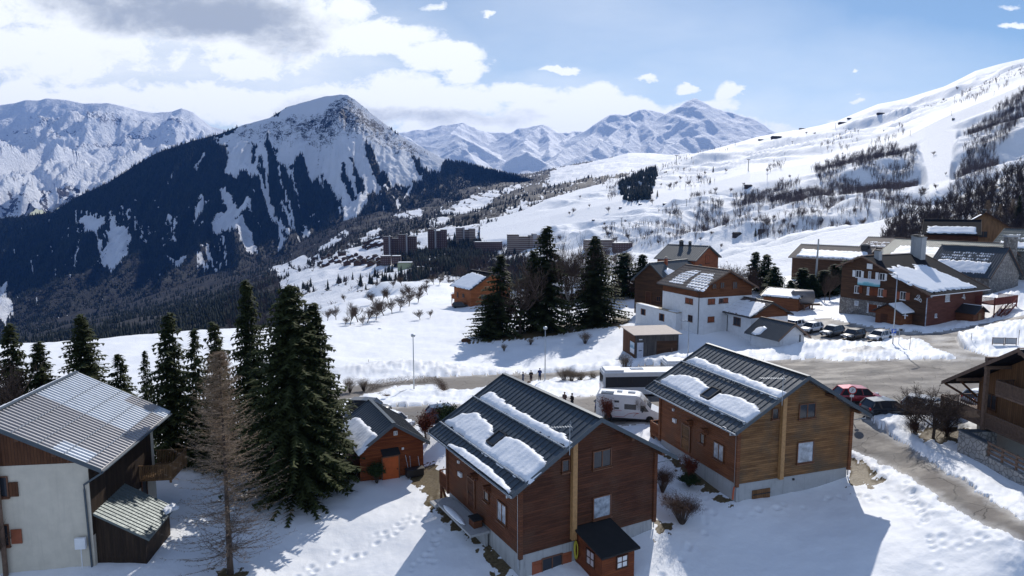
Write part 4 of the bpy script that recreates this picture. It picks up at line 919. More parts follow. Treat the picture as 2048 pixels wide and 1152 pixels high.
    def guard(s, side, p0, p1, px=True):
        a0, d0 = s.rhit(side, *p0) if px else p0; a1, d1 = s.rhit(side, *p1) if px else p1
        d0 = d1 = (d0+d1)/2
        m = MB(); m.tube([s.rpt(side, a0, d0, .14), s.rpt(side, a1, d1, .14)], .055, 8)
        n = int(abs(a1-a0)/1.0)
        for i in range(n+1):
            a = a0+(a1-a0)*i/n; m.bar(s.rpt(side, a, d0-.1, .03), s.rpt(side, a, d0+.06, .22), .04, .05)
        m.build('snow_guard', M_zinc, s.rf)
    def skylight(s, side, poly):
        pts = [s.rhit(side, *p) for p in poly]; a0, a1 = min(p[0] for p in pts), max(p[0] for p in pts); d0, d1 = min(p[1] for p in pts), max(p[1] for p in pts)
        a0, a1 = (pts[0][0]+pts[1][0])/2, (pts[2][0]+pts[3][0])/2; d0, d1 = (pts[1][1]+pts[2][1])/2, (pts[0][1]+pts[3][1])/2
        a0, a1 = sorted((a0, a1)); d0, d1 = sorted((d0, d1))
        fr = MB()
        for (x0, y0, x1, y1) in ((a0, d0, a1, d0), (a0, d1, a1, d1), (a0, d0, a0, d1), (a1, d0, a1, d1)):
            fr.bar(s.rpt(side, x0, y0, .1), s.rpt(side, x1, y1, .1), .12, .22, up=tuple(s.rpt(side, 0, 0, 1)-s.rpt(side, 0, 0, 0)))
        f = fr.build('skylight', M_dark, s.rf)
        g = MB(); g.add([s.rpt(side, a0, d0, .15), s.rpt(side, a1, d0, .15), s.rpt(side, a1, d1, .15), s.rpt(side, a0, d1, .15)], [(0, 1, 2, 3)]); g.build('pane', M_glass, f)
    def win(s, face, tl, br, frame=None, cols=2, rows=1, pane=None, sill=True, shut=None, sw=None, px=True, o=.0, name='window', surround=True, closed=False):
        frame = frame or M_frame
        if px: (u0, z1), (u1, z0) = s.uz(face, *tl, off=o), s.uz(face, *br, off=o)
        else: u0, z1 = tl; u1, z0 = br
        u0, u1 = sorted((u0, u1)); z0, z1 = sorted((z0, z1)); w = .07 if (u1-u0) > .5 else .05
        o = o+.032
        f = MB(); s.fb(f, face, u0-w, u1+w, z1, z1+w, o, o+.07); s.fb(f, face, u0-w, u1+w, z0-w, z0, o, o+.07)
        s.fb(f, face, u0-w, u0, z0, z1, o, o+.07); s.fb(f, face, u1, u1+w, z0, z1, o, o+.07)
        for i in range(1, cols): x = u0+(u1-u0)*i/cols; s.fb(f, face, x-w*.5, x+w*.5, z0, z1, o, o+.055)
        for i in range(1, rows): z = z0+(z1-z0)*i/rows; s.fb(f, face, u0, u1, z-w*.35, z+w*.35, o, o+.05)
        f = f.build(name, frame, s.root)
        g = MB(); s.fb(g, face, u0, u1, z0, z1, o-.01, o+.02); g.build('pane', (M_oshut if closed else (pane or M_glass)), f)
        if sill: k = MB(); s.fb(k, face, u0-.12, u1+.12, z0-w-.07, z0-w, o, o+.16); k.build('sill', frame, f)
        if shut:
            sw = sw or (u1-u0)/2
            for a, b in ((u0-w-sw, u0-w), (u1+w, u1+w+sw)):
                k = MB(); s.fb(k, face, a+.01, b-.01, z0, z1, o-.01, o+.04)
                for zz in (z0+.2*(z1-z0), z0+.8*(z1-z0)): s.fb(k, face, a+.03, b-.03, zz-.05, zz+.05, o+.04, o+.06)
                k.build('shutter', shut, f)
        return f
    def door(s, face, tl, br, mat, px=True, name='door', handle=True, o=0):
        if px: (u0, z1), (u1, z0) = s.uz(face, *tl), s.uz(face, *br)
        else: u0, z1 = tl; u1, z0 = br
        u0, u1 = sorted((u0, u1)); z0, z1 = sorted((z0, z1)); o += .032
        k = MB(); s.fb(k, face, u0, u1, z0, z1, o, o+.05)
        for zz in (z0+.3*(z1-z0), z0+.7*(z1-z0)): s.fb(k, face, u0+.12, u1-.12, zz-.18*(z1-z0), zz+.16*(z1-z0), o+.05, o+.065)
        d = k.build(name, mat, s.root)
        f = MB(); s.fb(f, face, u0-.1, u0, z0, z1+.1, o, o+.08); s.fb(f, face, u1, u1+.1, z0, z1+.1, o, o+.08); s.fb(f, face, u0, u1, z1, z1+.1, o, o+.08); f.build('frame', M_frame, d)
        if handle: k = MB(); s.fb(k, face, u1-.14, u1-.08, (z0+z1)/2-.08, (z0+z1)/2+.02, o+.05, o+.12); k.build('handle', M_dark, d)
        return d
    def gutter(s, side, mat=None, r=.07):
        e = (s.WL if side == 'L' else s.WR)+s.oe; sg = -1 if side == 'L' else 1; z = s.zr-s.sl*e+.02
        m = MB(); m.tube([(sg*(e+.07), -s.L/2-s.og, z), (sg*(e+.07), s.L/2+s.og, z)], r, 8); return m.build('gutter', mat or M_zinc, s.root)
    def downpipe(s, side, ynear, zb, mat=None, r=.05, foot=None):
        e = (s.WL if side == 'L' else s.WR); sg = -1 if side == 'L' else 1; z = s.zr-s.sl*(e+s.oe)
        m = MB(); m.tube([(sg*(e+s.oe+.07), ynear-.5*s.og, z-.05), (sg*(e+s.oe+.07), ynear-.5*s.og, z-.2), (sg*(e+.09), ynear, z-.45), (sg*(e+.09), ynear, zb)], r, 8)
        o = m.build('downpipe', mat or M_zinc, s.root)
        if foot: k = MB(); k.tube([(sg*(e+.09), ynear, zb), (sg*(e+.20), ynear-.05, zb-.25), (sg*(e+.28), ynear-.1, zb-.9)], r*1.3, 8); k.build('drain_bend', foot, o)
    def chimney(s, side, px_, py_, w=.7, h=1.4, mat=None, d=None, name='chimney', a=None):
        if a is None: a, d = s.rhit(side, px_, py_)
        p = s.rpt(side, a, d, 0); m = MB(); m.box((p[0], p[1], p[2]+h/2-.3), (w, w, h+.6)); c = m.build(name, mat or M_conc, s.rf)
        k = MB(); k.box((p[0], p[1], p[2]+h+.06), (w+.2, w+.2, .1)); k.build('cap', M_conc, c)
        k = MB(); k.box((p[0], p[1], p[2]+h+.18), (w*.6, w*.6, .14)); k.box((p[0], p[1], p[2]+h+.28), (w+.1, w+.1, .06)); k.build('flue', M_dark, c)
    def balcony(s, face, u0, u1, zf, out, mat, rail=1.0, posts=True, down=0, nb=None, name='balcony'):
        u0, u1 = sorted((u0, u1))
        m = MB(); s.fb(m, face, u0, u1, zf-.16, zf, .02, out); b = m.build(name, mat, s.root)
        k = MB(); s.fb(k, face, u0, u1, zf+rail-.06, zf+rail, out-.08, out+.02); s.fb(k, face, u0, u1, zf+.08, zf+.14, out-.06, out)
        for uu in (u0, u1): s.fb(k, face, uu-.04, uu+.04, zf+rail-.06, zf+rail-.002, .02, out-.09)
        n = max(2, int((u1-u0)/.12)) if nb is None else nb
        for i in range(n+1): x = u0+(u1-u0)*i/n; s.fb(k, face, x-.035, x+.035, zf, zf+rail-.061, out-.05, out-.02)
        for uu in (u0, u1):
            for i in range(1, int(out/.12)): s.fb(k, face, uu-.02, uu+.02, zf, zf+rail-.061, out*i/int(out/.12)-.03, out*i/int(out/.12)+.03)
        k.build('railing', mat, b)
        if posts:
            for uu in (u0+.06, u1-.06): k = MB(); s.fb(k, face, uu-.07, uu+.07, zf-.16-down, zf+rail+.05, out-.2, out-.06); k.build('post', mat, b)
        return b
def Zt(ox, oy, sc): return lambda *p: [(ox+sc*a, oy+sc*b) for a, b in p]
def Z1(ox, oy, sc): return lambda a, b: (ox+sc*a, oy+sc*b)

def antenna(b, side, px, py, h=1.8):
    a, d = b.rhit(side, px, py); p = b.rpt(side, a, d, 0); r = empty('tv_antenna', b.wor(p), b.yaw)
    m = MB(); m.tube([(0, 0, -.1), (0, 0, h)], .025, 6); m.build('mast', M_zinc, r)
    m = MB(); m.bar((.1, 0, h-.15), (-1.5, .5, h-.12), .02)
    for i in range(11): q = Vector((.1, 0, h-.15)).lerp(Vector((-1.5, .5, h-.12)), i/10); m.bar(q+Vector((-.06, -.2, 0)), q+Vector((.06, .2, 0)), .012)
    m.bar((.1, -.12, h-.4), (.1, .12, h+.2), .015); m.build('aerial', M_zinc, r); return r

# ---------------------------------------------------------------- the two near chalets
def chalet(nm, label, q, wm, sidem, roofm, z, P, base_mat, zz):
    b = Bld('timber_chalet', label, 'chalet', q)
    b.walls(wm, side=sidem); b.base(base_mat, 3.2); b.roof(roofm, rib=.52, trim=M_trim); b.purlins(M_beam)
    for sd, poly, th, sg in P['snow']: b.snow(sd, z(*poly), th, seed=sg)
    for p0, p1 in P['guard']: b.guard('L', *z(p0, p1))
    b.skylight('L', z(*P['sky']))
    for w in P['wF']: b.win('F', *z(w[0], w[1]), cols=w[2], pane=w[3])
    for w in P['wL']: b.win('L', *z(w[0], w[1]), cols=w[2], pane=w[3], o=.03)
    b.door('L', *z(*P['door']), wm, o=.03)
    # corner boards and the pale post that carries the ridge beam
    for x in (-b.W/2, b.W/2):
        for y in (-b.L/2, b.L/2): k = MB(); k.box((x, y, b.h/2-.2), (.26, .26, b.h+.4-.42)); k.build('corner_log', sidem, b.root)
    u, z1 = b.uz('F', *z(P['post'][0])[0]); u2, z0 = b.uz('F', *z(P['post'][1])[0]); uu = (u+u2)/2
    k = MB(); b.fb(k, 'F', uu-.17, uu+.17, z0, b.zr-b.sl*abs(uu)-.03, .01, .30); k.build('pale_post', M_beam_y, b.root)
    # meter box, lamp, log ends above door
    (u0, za), (u1, zb) = b.uz('L', *z(P['meter'][0])[0]), b.uz('L', *z(P['meter'][1])[0])
    k = MB(); b.fb(k, 'L', u0, u1, za, zb, .03, .18); k.build('meter_box', M_white, b.root)
    k = MB(); b.fb(k, 'L', u0-.1, u0+.1, max(za, zb)+.6, max(za, zb)+.8, .03, .16); k.build('wall_lamp', M_white, b.root)
    for f in P['logs']:
        (u0, za) = b.uz('L', *z(f)[0]); k = MB()
        for i in range(3): b.fb(k, 'L', u0-.13, u0+.13, za-.18*i-.17, za-.18*i, .03, .55-.15*i)
        k.build('log_end', sidem, b.root)
    b.gutter('L'); b.gutter('R')
    b.downpipe('L', -b.L/2+.1, P['zb'], foot=P.get('foot')); b.downpipe('R', -b.L/2+.1, -.7)
    b.balcony('B', -b.W/2-.0, b.W/2, .0, 1.7, sidem, rail=1.05, down=1.9, nb=40)
    k = MB(); 
    for sx in (-b.W/2+.06, b.W/2-.06): k.bar((sx, b.L/2+.05, -1.3), (sx, b.L/2+1.55, -.1), .14)
    k.build('brace', sidem, b.root)
    return b
z3 = Zt(840, 720, .375); z4 = Zt(1250, 660, .3819)
Q1 = (2.467, 47.0, -21.408, .501, 10.534, 11.033, 4.974, 3.015, .981, 1.081)
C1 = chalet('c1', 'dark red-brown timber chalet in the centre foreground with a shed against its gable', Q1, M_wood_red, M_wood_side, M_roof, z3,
  dict(snow=[('L', [(318,205),(370,170),(400,176),(470,235),(560,288),(640,330),(720,378),(818,435),(790,470),(700,422),(560,347),(420,268)], .26, 1),
             ('L', [(138,335),(230,290),(300,286),(380,345),(395,390),(362,432),(392,472),(452,412),(470,403),(580,465),(678,540),(640,600),(572,655),(480,602),(330,492),(230,412)], .30, 2),
             ('L', [(120,443),(200,455),(300,518),(380,588),(440,628),(478,690),(470,722),(380,672),(250,565)], .34, 3)],
       guard=[((290,198),(770,478)), ((112,338),(560,655))], sky=[(362,440),(430,385),(462,405),(396,468)],
       wF=[((925,492),(1012,558),2,M_glass),((925,738),(1010,822),1,M_curt),((758,538),(790,588),1,M_glass)],
       wL=[((347,695),(368,757),1,M_glass),((418,748),(462,882),2,M_curt)], door=((262,622),(296,796)), post=[(815,480),(812,950)], meter=[(212,592),(228,626)],
       logs=[(375,665),(305,600)], zb=-.9), M_conc, 0)
tag(antenna(C1, 'L', 840+798*.375, 720+498*.375), 'thin tv aerial on a mast at the front edge of the centre chalet roof', 'antenna')
# basement window with open shutters on the gable
C1.win('F', *z3((652,1062),(752,1128)), cols=2, shut=M_oshut, o=-.09)
Q2 = (19.42, 54.0, -20.098, .329, 10.257, 10.506, 4.683, 2.945, .983, .954)
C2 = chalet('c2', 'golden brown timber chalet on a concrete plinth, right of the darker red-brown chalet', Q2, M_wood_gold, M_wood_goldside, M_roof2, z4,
  dict(snow=[('L', [(318,165),(375,140),(420,158),(520,203),(620,243),(720,283),(842,328),(800,364),(700,322),(560,264),(420,207)], .24, 4),
             ('L', [(183,270),(240,240),(320,236),(400,268),(442,308),(400,350),(440,370),(500,332),(560,343),(680,388),(712,430),(630,494),(560,462),(420,397),(300,337)], .28, 5),
             ('L', [(330,428),(470,488),(572,545),(566,556),(440,495)], .10, 6)],
       guard=[((300,167),(800,365)), ((160,270),(630,495))], sky=[(403,350),(460,303),(499,322),(441,370)],
       wF=[((914,392),(990,452),2,M_glass),((905,592),(978,684),1,M_curt),((772,414),(798,460),1,M_glass)],
       wL=[((400,542),(416,596),1,M_glass),((470,584),(516,690),2,M_curt)], door=((306,492),(340,640)), post=[(820,380),(812,775)], meter=[(257,460),(272,488)],
       logs=[(432,512),(352,470)], zb=-.2, foot=plain('orange_pipe', (.45, .10, .04), .5)), M_conc, 0)
tag(antenna(C2, 'L', 1250+822*.382, 660+388*.382, 2.0), 'thin tv aerial on a mast above the roof edge of the golden chalet', 'antenna')
(u0, za), (u1, zb) = C2.uz('F', *z4((668,842))[0]), C2.uz('F', *z4((756,915))[0])
k = MB(); C2.fb(k, 'F', u0, u1, zb, za, -.055, .02); hh_ = k.build('cellar_hatch', siding('hatch_planks', (.12, .06, .025), (.2, .10, .045), .2, vertical=True), C2.root)
k = MB(); C2.fb(k, 'F', u0, u1, zb+.25*(za-zb)-.04, zb+.25*(za-zb)+.04, .02, .04); C2.fb(k, 'F', u0, u1, zb+.75*(za-zb)-.04, zb+.75*(za-zb)+.04, .02, .04); k.build('ledge', M_dark, hh_)
k = MB(); C2.fb(k, 'F', u0+3.6, u0+3.75, za+.3, za+.45, -.055, .02); k.build('wall_vent', M_dark, C2.root)
# concrete landing, bench of snow and planter box at the door of the centre chalet
ld = empty('door_landing', C1.wor((-C1.W/2-.75, C1.L/2-4.2, -.12)), C1.yaw, 'concrete slab landing with a strip of snow at the side door of the centre chalet', 'landing')
k = MB(); k.box((0, 0, -.08), (1.4, 5.6, .16)); k.box((-.1, 3.3, -.25), (1.6, 1.0, .16)); k.build('slab', M_conc, ld)
k = MB(); k.box((.55, -.1, -1.0), (.2, 5.0, 1.7)); k.build('support_wall', M_conc, ld)
def blob(name, c, d, mat, parent=None, seed=0, n=18, rough=.15, flat=True):
    th = np.linspace(0, math.pi, n); ph = np.linspace(0, 2*math.pi, 2*n, endpoint=False); T, Pp = np.meshgrid(th, ph, indexing='ij')
    r = 1+rough*fbm(np.cos(Pp)*2+T, np.sin(Pp)*2+T*1.3, 4, seed)*np.sin(T)
    x = c[0]+d[0]/2*r*np.sin(T)*np.cos(Pp); y = c[1]+d[1]/2*r*np.sin(T)*np.sin(Pp); z = c[2]+d[2]/2*r*np.cos(T)
    if flat: z = np.maximum(z, c[2]-d[2]*.2)
    V = np.stack([x, y, z], -1).reshape(-1, 3); nr, nc = T.shape
    i = np.arange(nr-1)[:, None]*nc+np.arange(nc)[None]; j = np.arange(nr-1)[:, None]*nc+(np.arange(nc)+1)[None] % nc
    F = np.stack([i, j, j+nc, i+nc], -1).reshape(-1, 4); return link(name, mesh_np(name, V, F, mat, None, True), parent)
blob('snow_strip', (-.45, .4, .05), (.5, 3.4, .3), M_snow, ld, 3)
pb = empty('storage_box', C1.wor((-C1.W/2-.55, -.35, -.12)), C1.yaw, 'small wooden box with a dark lid beside the side door of the centre chalet', 'box')
k = MB(); k.box((0, 0, .25), (.62, .8, .5)); k.build('body', M_wood_side, pb, bevel=.01); k = MB(); k.box((0, 0, .56), (.74, .92, .1)); k.build('lid', M_black, pb, bevel=.02)

# garden shed against the gable of the centre chalet
def leanto(b, face, A, B, Cc, D, label, name, wm, rm, zfloor, rib=0, extra=None):
    """lean-to: A, B roof corners on the wall, D below A and Cc below B at the outer edge (photo px)"""
    a = b.hit(face, *A); bb = b.hit(face, *B); ax = 0 if face == 'F' else 1
    best = min(np.arange(.8, 4.5, .02), key=lambda o: abs(b.hit(face, *D, off=o)[ax]-a[ax])+abs(b.hit(face, *Cc, off=o)[ax]-bb[ax]))
    d = b.hit(face, *D, off=best); c = b.hit(face, *Cc, off=best)
    zt = (a[2]+bb[2])/2; zb = (d[2]+c[2])/2; u0, u1 = sorted((a[ax], bb[ax]))
    r = empty(name, b.wor((0, 0, 0)), b.yaw, label, 'shed')
    def P(u, o, z): return (u, -b.L/2-o, z) if face == 'F' else (b.WR+o, u, z)
    g = .22
    m = MB(); v = [P(u0+g, .03, zfloor), P(u1-g, .03, zfloor), P(u1-g, best-.3, zfloor), P(u0+g, best-.3, zfloor)]
    tz = lambda o: zt+(zb-zt)*o/best-.14
    v += [P(u0+g, .03, tz(.03)), P(u1-g, .03, tz(.03)), P(u1-g, best-.3, tz(best-.3)), P(u0+g, best-.3, tz(best-.3))]
    m.add(v, [(0, 1, 2, 3), (4, 5, 6, 7), (0, 1, 5, 4), (1, 2, 6, 5), (2, 3, 7, 6), (3, 0, 4, 7)]); w = m.build('wall', wm, r)
    m = MB(); v = [P(u, o, z-e) for e in (0, .12) for (u, o, z) in ((u0, .04, zt), (u1, .04, zt), (u1, best, zb), (u0, best, zb))]
    m.add(v, [(0, 1, 2, 3), (4, 5, 6, 7), (0, 1, 5, 4), (1, 2, 6, 5), (2, 3, 7, 6), (3, 0, 4, 7)])
    if rib:
        n = int((u1-u0)/rib)
        for i in range(n+1): u = u0+.02+(u1-u0-.04)*i/n; m.bar(P(u, .04, zt+.02), P(u, best, zb+.02), .05, .05)
    rf = m.build('roof', rm, r); return r, rf, u0, u1, best, zt, zb, P, tz
sh, shr, u0, u1, bo, zt, zb, PF, tz = leanto(C1, 'F', (1145, 1059), (1219, 1029), (1281, 1095), (1189, 1121), 'small wooden shed with a black felt roof against the gable of the centre chalet', 'garden_shed', M_wood_cabin, M_black, -4)
def shedwin(uo0, uo1, z0, z1, front=True):
    k = MB()
    if front:
        q = C1.L/2+bo-.3
        for a, b_, c, d in ((uo0-.08, uo1+.08, z1, z1+.08), (uo0-.08, uo1+.08, z0-.08, z0), (uo0-.08, uo0, z0, z1), (uo1, uo1+.08, z0, z1), ((uo0+uo1)/2-.02, (uo0+uo1)/2+.02, z0, z1), (uo0, uo1, (z0+z1)/2-.02, (z0+z1)/2+.02)): k.box(((a+b_)/2, -q-.03, (c+d)/2), (b_-a, .06, d-c))
        f = k.build('window', M_wood_red, sh); k = MB(); k.box(((uo0+uo1)/2, -q-.012, (z0+z1)/2), (uo1-uo0, .02, z1-z0)); k.build('pane', M_white, f)
    else:
        x = u0+.22
        for a, b_, c, d in ((uo0-.08, uo1+.08, z1, z1+.08), (uo0-.08, uo1+.08, z0-.08, z0), (uo0-.08, uo0, z0, z1), (uo1, uo1+.08, z0, z1), ((uo0+uo1)/2-.02, (uo0+uo1)/2+.02, z0, z1), (uo0, uo1, (z0+z1)/2-.02, (z0+z1)/2+.02)): k.box((x-.03, -C1.L/2-(a+b_)/2, (c+d)/2), (.06, b_-a, d-c))
        f = k.build('window', M_wood_red, sh); k = MB(); k.box((x-.012, -C1.L/2-(uo0+uo1)/2, (z0+z1)/2), (.02, uo1-uo0, z1-z0)); k.build('pane', plain('pale_pane', (.5, .42, .42), .4), f)
zz_ = tz(bo-.3)
shedwin((u0+u1)/2-.1, (u0+u1)/2+.65, zz_-1.05, zz_-.35); shedwin(bo*.42, bo*.42+.75, zz_-1.1, zz_-.2, False)
hs = MB(); hs_c = Vector((u0+.22-.12, -C1.L/2-.35, zz_-.7))
for j in range(4):
    r_ = .17+.02*j; hs.tube([hs_c+Vector((-.02*j, r_*math.sin(a)*.9, r_*2.6*math.cos(a))) for a in np.linspace(0, 6.283, 20)], .035, 6, cap=False)
ho = hs.build('garden_hose', plain('yellow_hose', (.42, .36, .03), .5), None, True); ho.location = C1.wor((0, 0, 0)); ho.rotation_euler = (0, 0, C1.yaw)
tag(ho, 'coiled yellow garden hose hanging on the side of the felt-roofed shed', 'hose')

# ---------------------------------------------------------------- small cabin with the orange door
zc = Zt(680, 740, .217)
CB = Bld('cabin', 'small red-brown log cabin with an orange door beside the tall spruces', 'cabin', (-11.556, 58.5, -22.935, .456, 5.501, 6.471, 2.881, 1.838, .733, .346))
CB.walls(M_wood_cabin); CB.base(M_stone, 1.5); CB.roof(M_roof, rib=.42, trim=M_trim); CB.purlins(M_beam, (-.95, 0, .95), .16)
CB.snow('L', zc((0,520),(90,470),(180,443),(240,508),(348,605),(250,705),(150,805),(60,690),(-60,600)), .36, 11)
d_ = CB.door('F', *zc((390,812),(540,1012)), M_orange)
(ua, za), (ub, zb_) = CB.uz('F', *zc((372,745))[0]), CB.uz('F', *zc((536,775))[0])
k = MB(); v = [(min(ua, ub), -CB.L/2-.02, za+.12), (max(ua, ub), -CB.L/2-.02, za+.12), (max(ua, ub), -CB.L/2-.75, za-.25), (min(ua, ub), -CB.L/2-.75, za-.25)]
k.add(v+[(a, b, c-.06) for a, b, c in v], [(0, 1, 2, 3), (4, 5, 6, 7), (0, 1, 5, 4), (1, 2, 6, 5), (2, 3, 7, 6), (3, 0, 4, 7)]); k.build('door_canopy', M_black, CB.root)
CB.win('F', *zc((497,568),(522,592)), frame=M_white, pane=M_curt, sill=False)
k = MB(); (u, z) = CB.uz('F', *zc((577,722))[0]); CB.fb(k, 'F', u-.09, u+.09, z-.09, z+.09, .01, .08); k.build('wall_lamp', M_white, CB.root)
for a, b_ in (((600,780),(620,905)), ((640,790),(643,910)), ((716,790),(726,900))):
    (u_, z_), (u2, z2) = CB.uz('F', *zc(a)[0]), CB.uz('F', *zc(b_)[0]); k = MB(); k.bar((u_, -CB.L/2-.08, z_), (u2, -CB.L/2-.3, z2), .035); k.build('garden_pole', M_curt, None)
    o_ = bpy.data.objects[-1] if False else C.objects[-1]; o_.location = CB.wor((0, 0, 0)); o_.rotation_euler = (0, 0, CB.yaw)
    tag(o_, 'thin pale pole leaning on the cabin wall right of the orange door', 'pole', 'poles leaning on the cabin')
bx_ = MB(); bx_.box((0, 0, .3), (1.5, .6, .6)); bx_.box((0, 0, .63), (1.6, .7, .06)); wb_ = bx_.build('wheelbarrow_crate', M_blackplastic, None, bevel=.03); wb_.name = 'storage_bin'
wb_.location = CB.wor((1.75, -CB.L/2-.6, .05)); wb_.rotation_euler = (0, 0, CB.yaw); tag(wb_, 'black plastic storage bin on the ground right of the orange door', 'bin')

# ---------------------------------------------------------------- cream house with the corrugated roof, left edge
zl_ = Zt(0, 720, .375)
LH = Bld('farmhouse', 'cream rendered house with a pale corrugated metal roof at the left edge', 'house', (-32.363, 45., -22.481, .134, 10.849, 10.253, 6.843, 2.78, .767, 1.121))
zw = LH.uz('F', *zl_((300,553))[0])[1]
LH.walls(M_wood_brownv, z0=-1.5, zlow=zw, lowmat=M_render); LH.roof(M_corr, rib=.36, trim=M_trim, rw=.10, rh=.09)
k = MB()
for q in range(5):
    for f in (.2, .4, .6, .8): pass
for f in (.27, .5, .73, .93):
    p0 = LH.rpt('R', -LH.L/2-LH.og, f*6.9, .09); p1 = LH.rpt('R', LH.L/2+LH.og, f*6.9, .09); k.bar(p0, p1, .06, .03)
k.build('screw_line', M_zinc, LH.rf); LH.purlins(M_beam, (-.6, -.3, .35, .72), .24, False)
LH.snow('L', [(-LH.L/2-.6, .5), (LH.L/2+.6, .4), (LH.L/2+.6, 6), (-LH.L/2-.6, 6)], .35, 12, px=False)
k = MB(); LH.fb(k, 'R', -LH.L/2+.02, LH.L/2-.6, 1.9, 6.2, .02, .05); k.build('side_cladding', M_wood_dark, LH.root)
# gable shutters and windows
for tl, br, mt in (((-60,628),(45,725), M_glass), ((-60,885),(52,985), M_glass)):
    f = LH.win('F', *zl_(tl, br), pane=mt, o=.02)
for tl, br in (((50,650),(104,724)), ((60,902),(124,974))):
    (u_, z_), (u2, z2) = LH.uz('F', *zl_(tl)[0]), LH.uz('F', *zl_(br)[0]); k = MB(); LH.fb(k, 'F', u_, u2, z2, z_, .06, .11); k.build('shutter', M_wood_brownv if tl[1] < 800 else M_oshut, LH.root)
LH.gutter('R', M_trim)
k = MB(); e = LH.WR+LH.oe; zE = LH.zr-LH.sl*e
(u_, z_) = LH.uz('F', *zl_((455,690))[0])
k.tube([(e+.05, -LH.L/2-.5, zE), (e-.1, -LH.L/2-.4, zE-.15), (u_, -LH.L/2-.12, z_+.35), (u_, -LH.L/2-.12, z_), (u_+.1, -LH.L/2-.12, -.4)], .065, 8); k.build('downpipe', M_trim, LH.root)
# side balcony at the far end
(ua, za) = LH.uz('R', *zl_((790,590))[0]); LH.balcony('R', LH.L/2-3.0, LH.L/2+.3, za, 2.3, siding('pale_balcony_wood', (.13, .07, .03), (.24, .14, .07), .12, vertical=True), rail=1.05, down=.2)
LH.win('R', *zl_((752,640),(782,720)), px=True, cols=1, o=.05, pane=M_dark, frame=M_frame)
sh2, sh2r, u0, u1, bo, zt, zb, PF, tz = leanto(LH, 'R', zl_((490,815))[0], zl_((660,665))[0], zl_((932,790))[0], zl_((792,955))[0], 'dark wooden lean-to with a green-grey corrugated roof on the side of the cream house', 'lean_to_shed', M_wood_dark, M_corr2, -1.5, rib=.34)
mb_ = empty('meter_cabinet', LH.wor((LH.uz('F', *zl_((442,965))[0])[0], -LH.L/2-.3, 0)), LH.yaw, 'white electricity box on a thin post by the cream house wall', 'meter box')
zM = LH.uz('F', *zl_((442,965))[0])[1]
k = MB(); k.box((0, 0, zM), (.62, .22, .72)); k.build('cabinet', M_white, mb_, bevel=.02); k = MB(); k.tube([(0, 0, -.7), (0, 0, zM-.36)], .03, 6); k.build('post', M_white, mb_)
# snow lump hanging on the lean-to
pt = PF(u1-.5, bo-.3, zb+.12); sl_o = blob('roof_snow', (0, 0, 0), (1.1, 1.7, .35), M_snow, sh2r, 5, rough=.4); sl_o.location = pt

# ---------------------------------------------------------------- white house group in the middle
zw7 = Zt(1220, 470, .2344)
WH_ = Bld('white_house', 'large white house with brown wooden upper storey and brown tiled roof patched with snow', 'house', (32.707, 114., -19.951, .379, 10.315, 10.192, 6.786, 2.611, .825, .693))
zw = WH_.uz('F', *zw7((768,538))[0])[1]
WH_.walls(M_wood_rust if False else siding('chestnut_boards', (.12, .045, .02), (.20, .075, .032), .18), z0=-1.5, zlow=zw, lowmat=M_wrender); WH_.roof(M_tile, rib=.42, trim=M_beam_g, rw=.12, rh=.06, bat=.75); WH_.purlins(M_beam)
for pl, sg in ((((600,330),(700,300),(780,308),(700,352),(620,420),(545,415),(500,400)), 21), (((780,325),(900,330),(890,352),(850,420),(800,480),(750,475),(650,440),(700,380)), 22)): WH_.snow('L', zw7(*pl), .09, sg, rag=.2, st=.11, holes=1)
for tl, br, c in (((838,548),(890,584),1), ((932,545),(956,576),0), ((968,541),(1002,573),1), ((836,701),(884,736),1)): WH_.win('F', *zw7(tl, br), closed=bool(c), pane=M_glass, o=.02)
for tl, br in (((876,420),(902,452)), ((944,408),(972,448)), ((1050,403),(1080,452))): WH_.win('F', *zw7(tl, br), frame=M_frame, pane=M_glass, o=.0)
for tl, br, c in (((648,537),(676,582),1), ((686,544),(706,588),1), ((672,684),(702,738),0)): WH_.win('L', *zw7(tl, br), closed=bool(c), o=.02)
WH_.gutter('L', M_dark); WH_.downpipe('L', -WH_.L/2+.1, -.5, M_dark)
# flat wing
p0 = WH_.loc(gp(1342.5, 659)); pl0 = WH_.loc(gp(1271.6, 643.5))
FW_L = 11.5; zt_ = WH_.hitp((-1, 0, 0), -p0[0], 1341, 624)[2]
fw = empty('flat_wing', WH_.wor((0, 0, 0)), WH_.yaw, 'low white flat-roofed wing with two brown windows on the left of the white house', 'extension')
fx0, fx1, fy0 = p0[0], -WH_.W/2-.02, min(p0[1], -.5); 
def lenfor(px): 
    for t in np.arange(2, 25, .1):
        w = WH_.wor((fx0, fy0+t, 0)); 
        if proj(w[0], w[1], w[2])[0] < px: return t
    return 12
fl = lenfor(1271.6)
k = MB(); k.box(((fx0+fx1)/2, fy0+fl/2, (zt_-1.5)/2), (fx1-fx0, fl, zt_+1.5)); k.build('wall', M_wrender, fw)
k = MB(); k.box(((fx0+fx1)/2, fy0+fl/2, zt_+.06), (fx1-fx0+.16, fl+.16, .1)); k.build('roof', plain('gravel_roof', (.36, .30, .22), .9, 0, .2, 6), fw)
blob('snow_layer', ((fx0+fx1)/2-.4, fy0+fl*.7, zt_+.1), (max(1, fx1-fx0-.5), fl*.55, .3), M_snow, fw, 8); blob('snow_layer', ((fx0+fx1)/2, fy0+1.5, zt_+.1), (max(1, fx1-fx0-.4), 2.6, .22), M_snow, fw, 9)
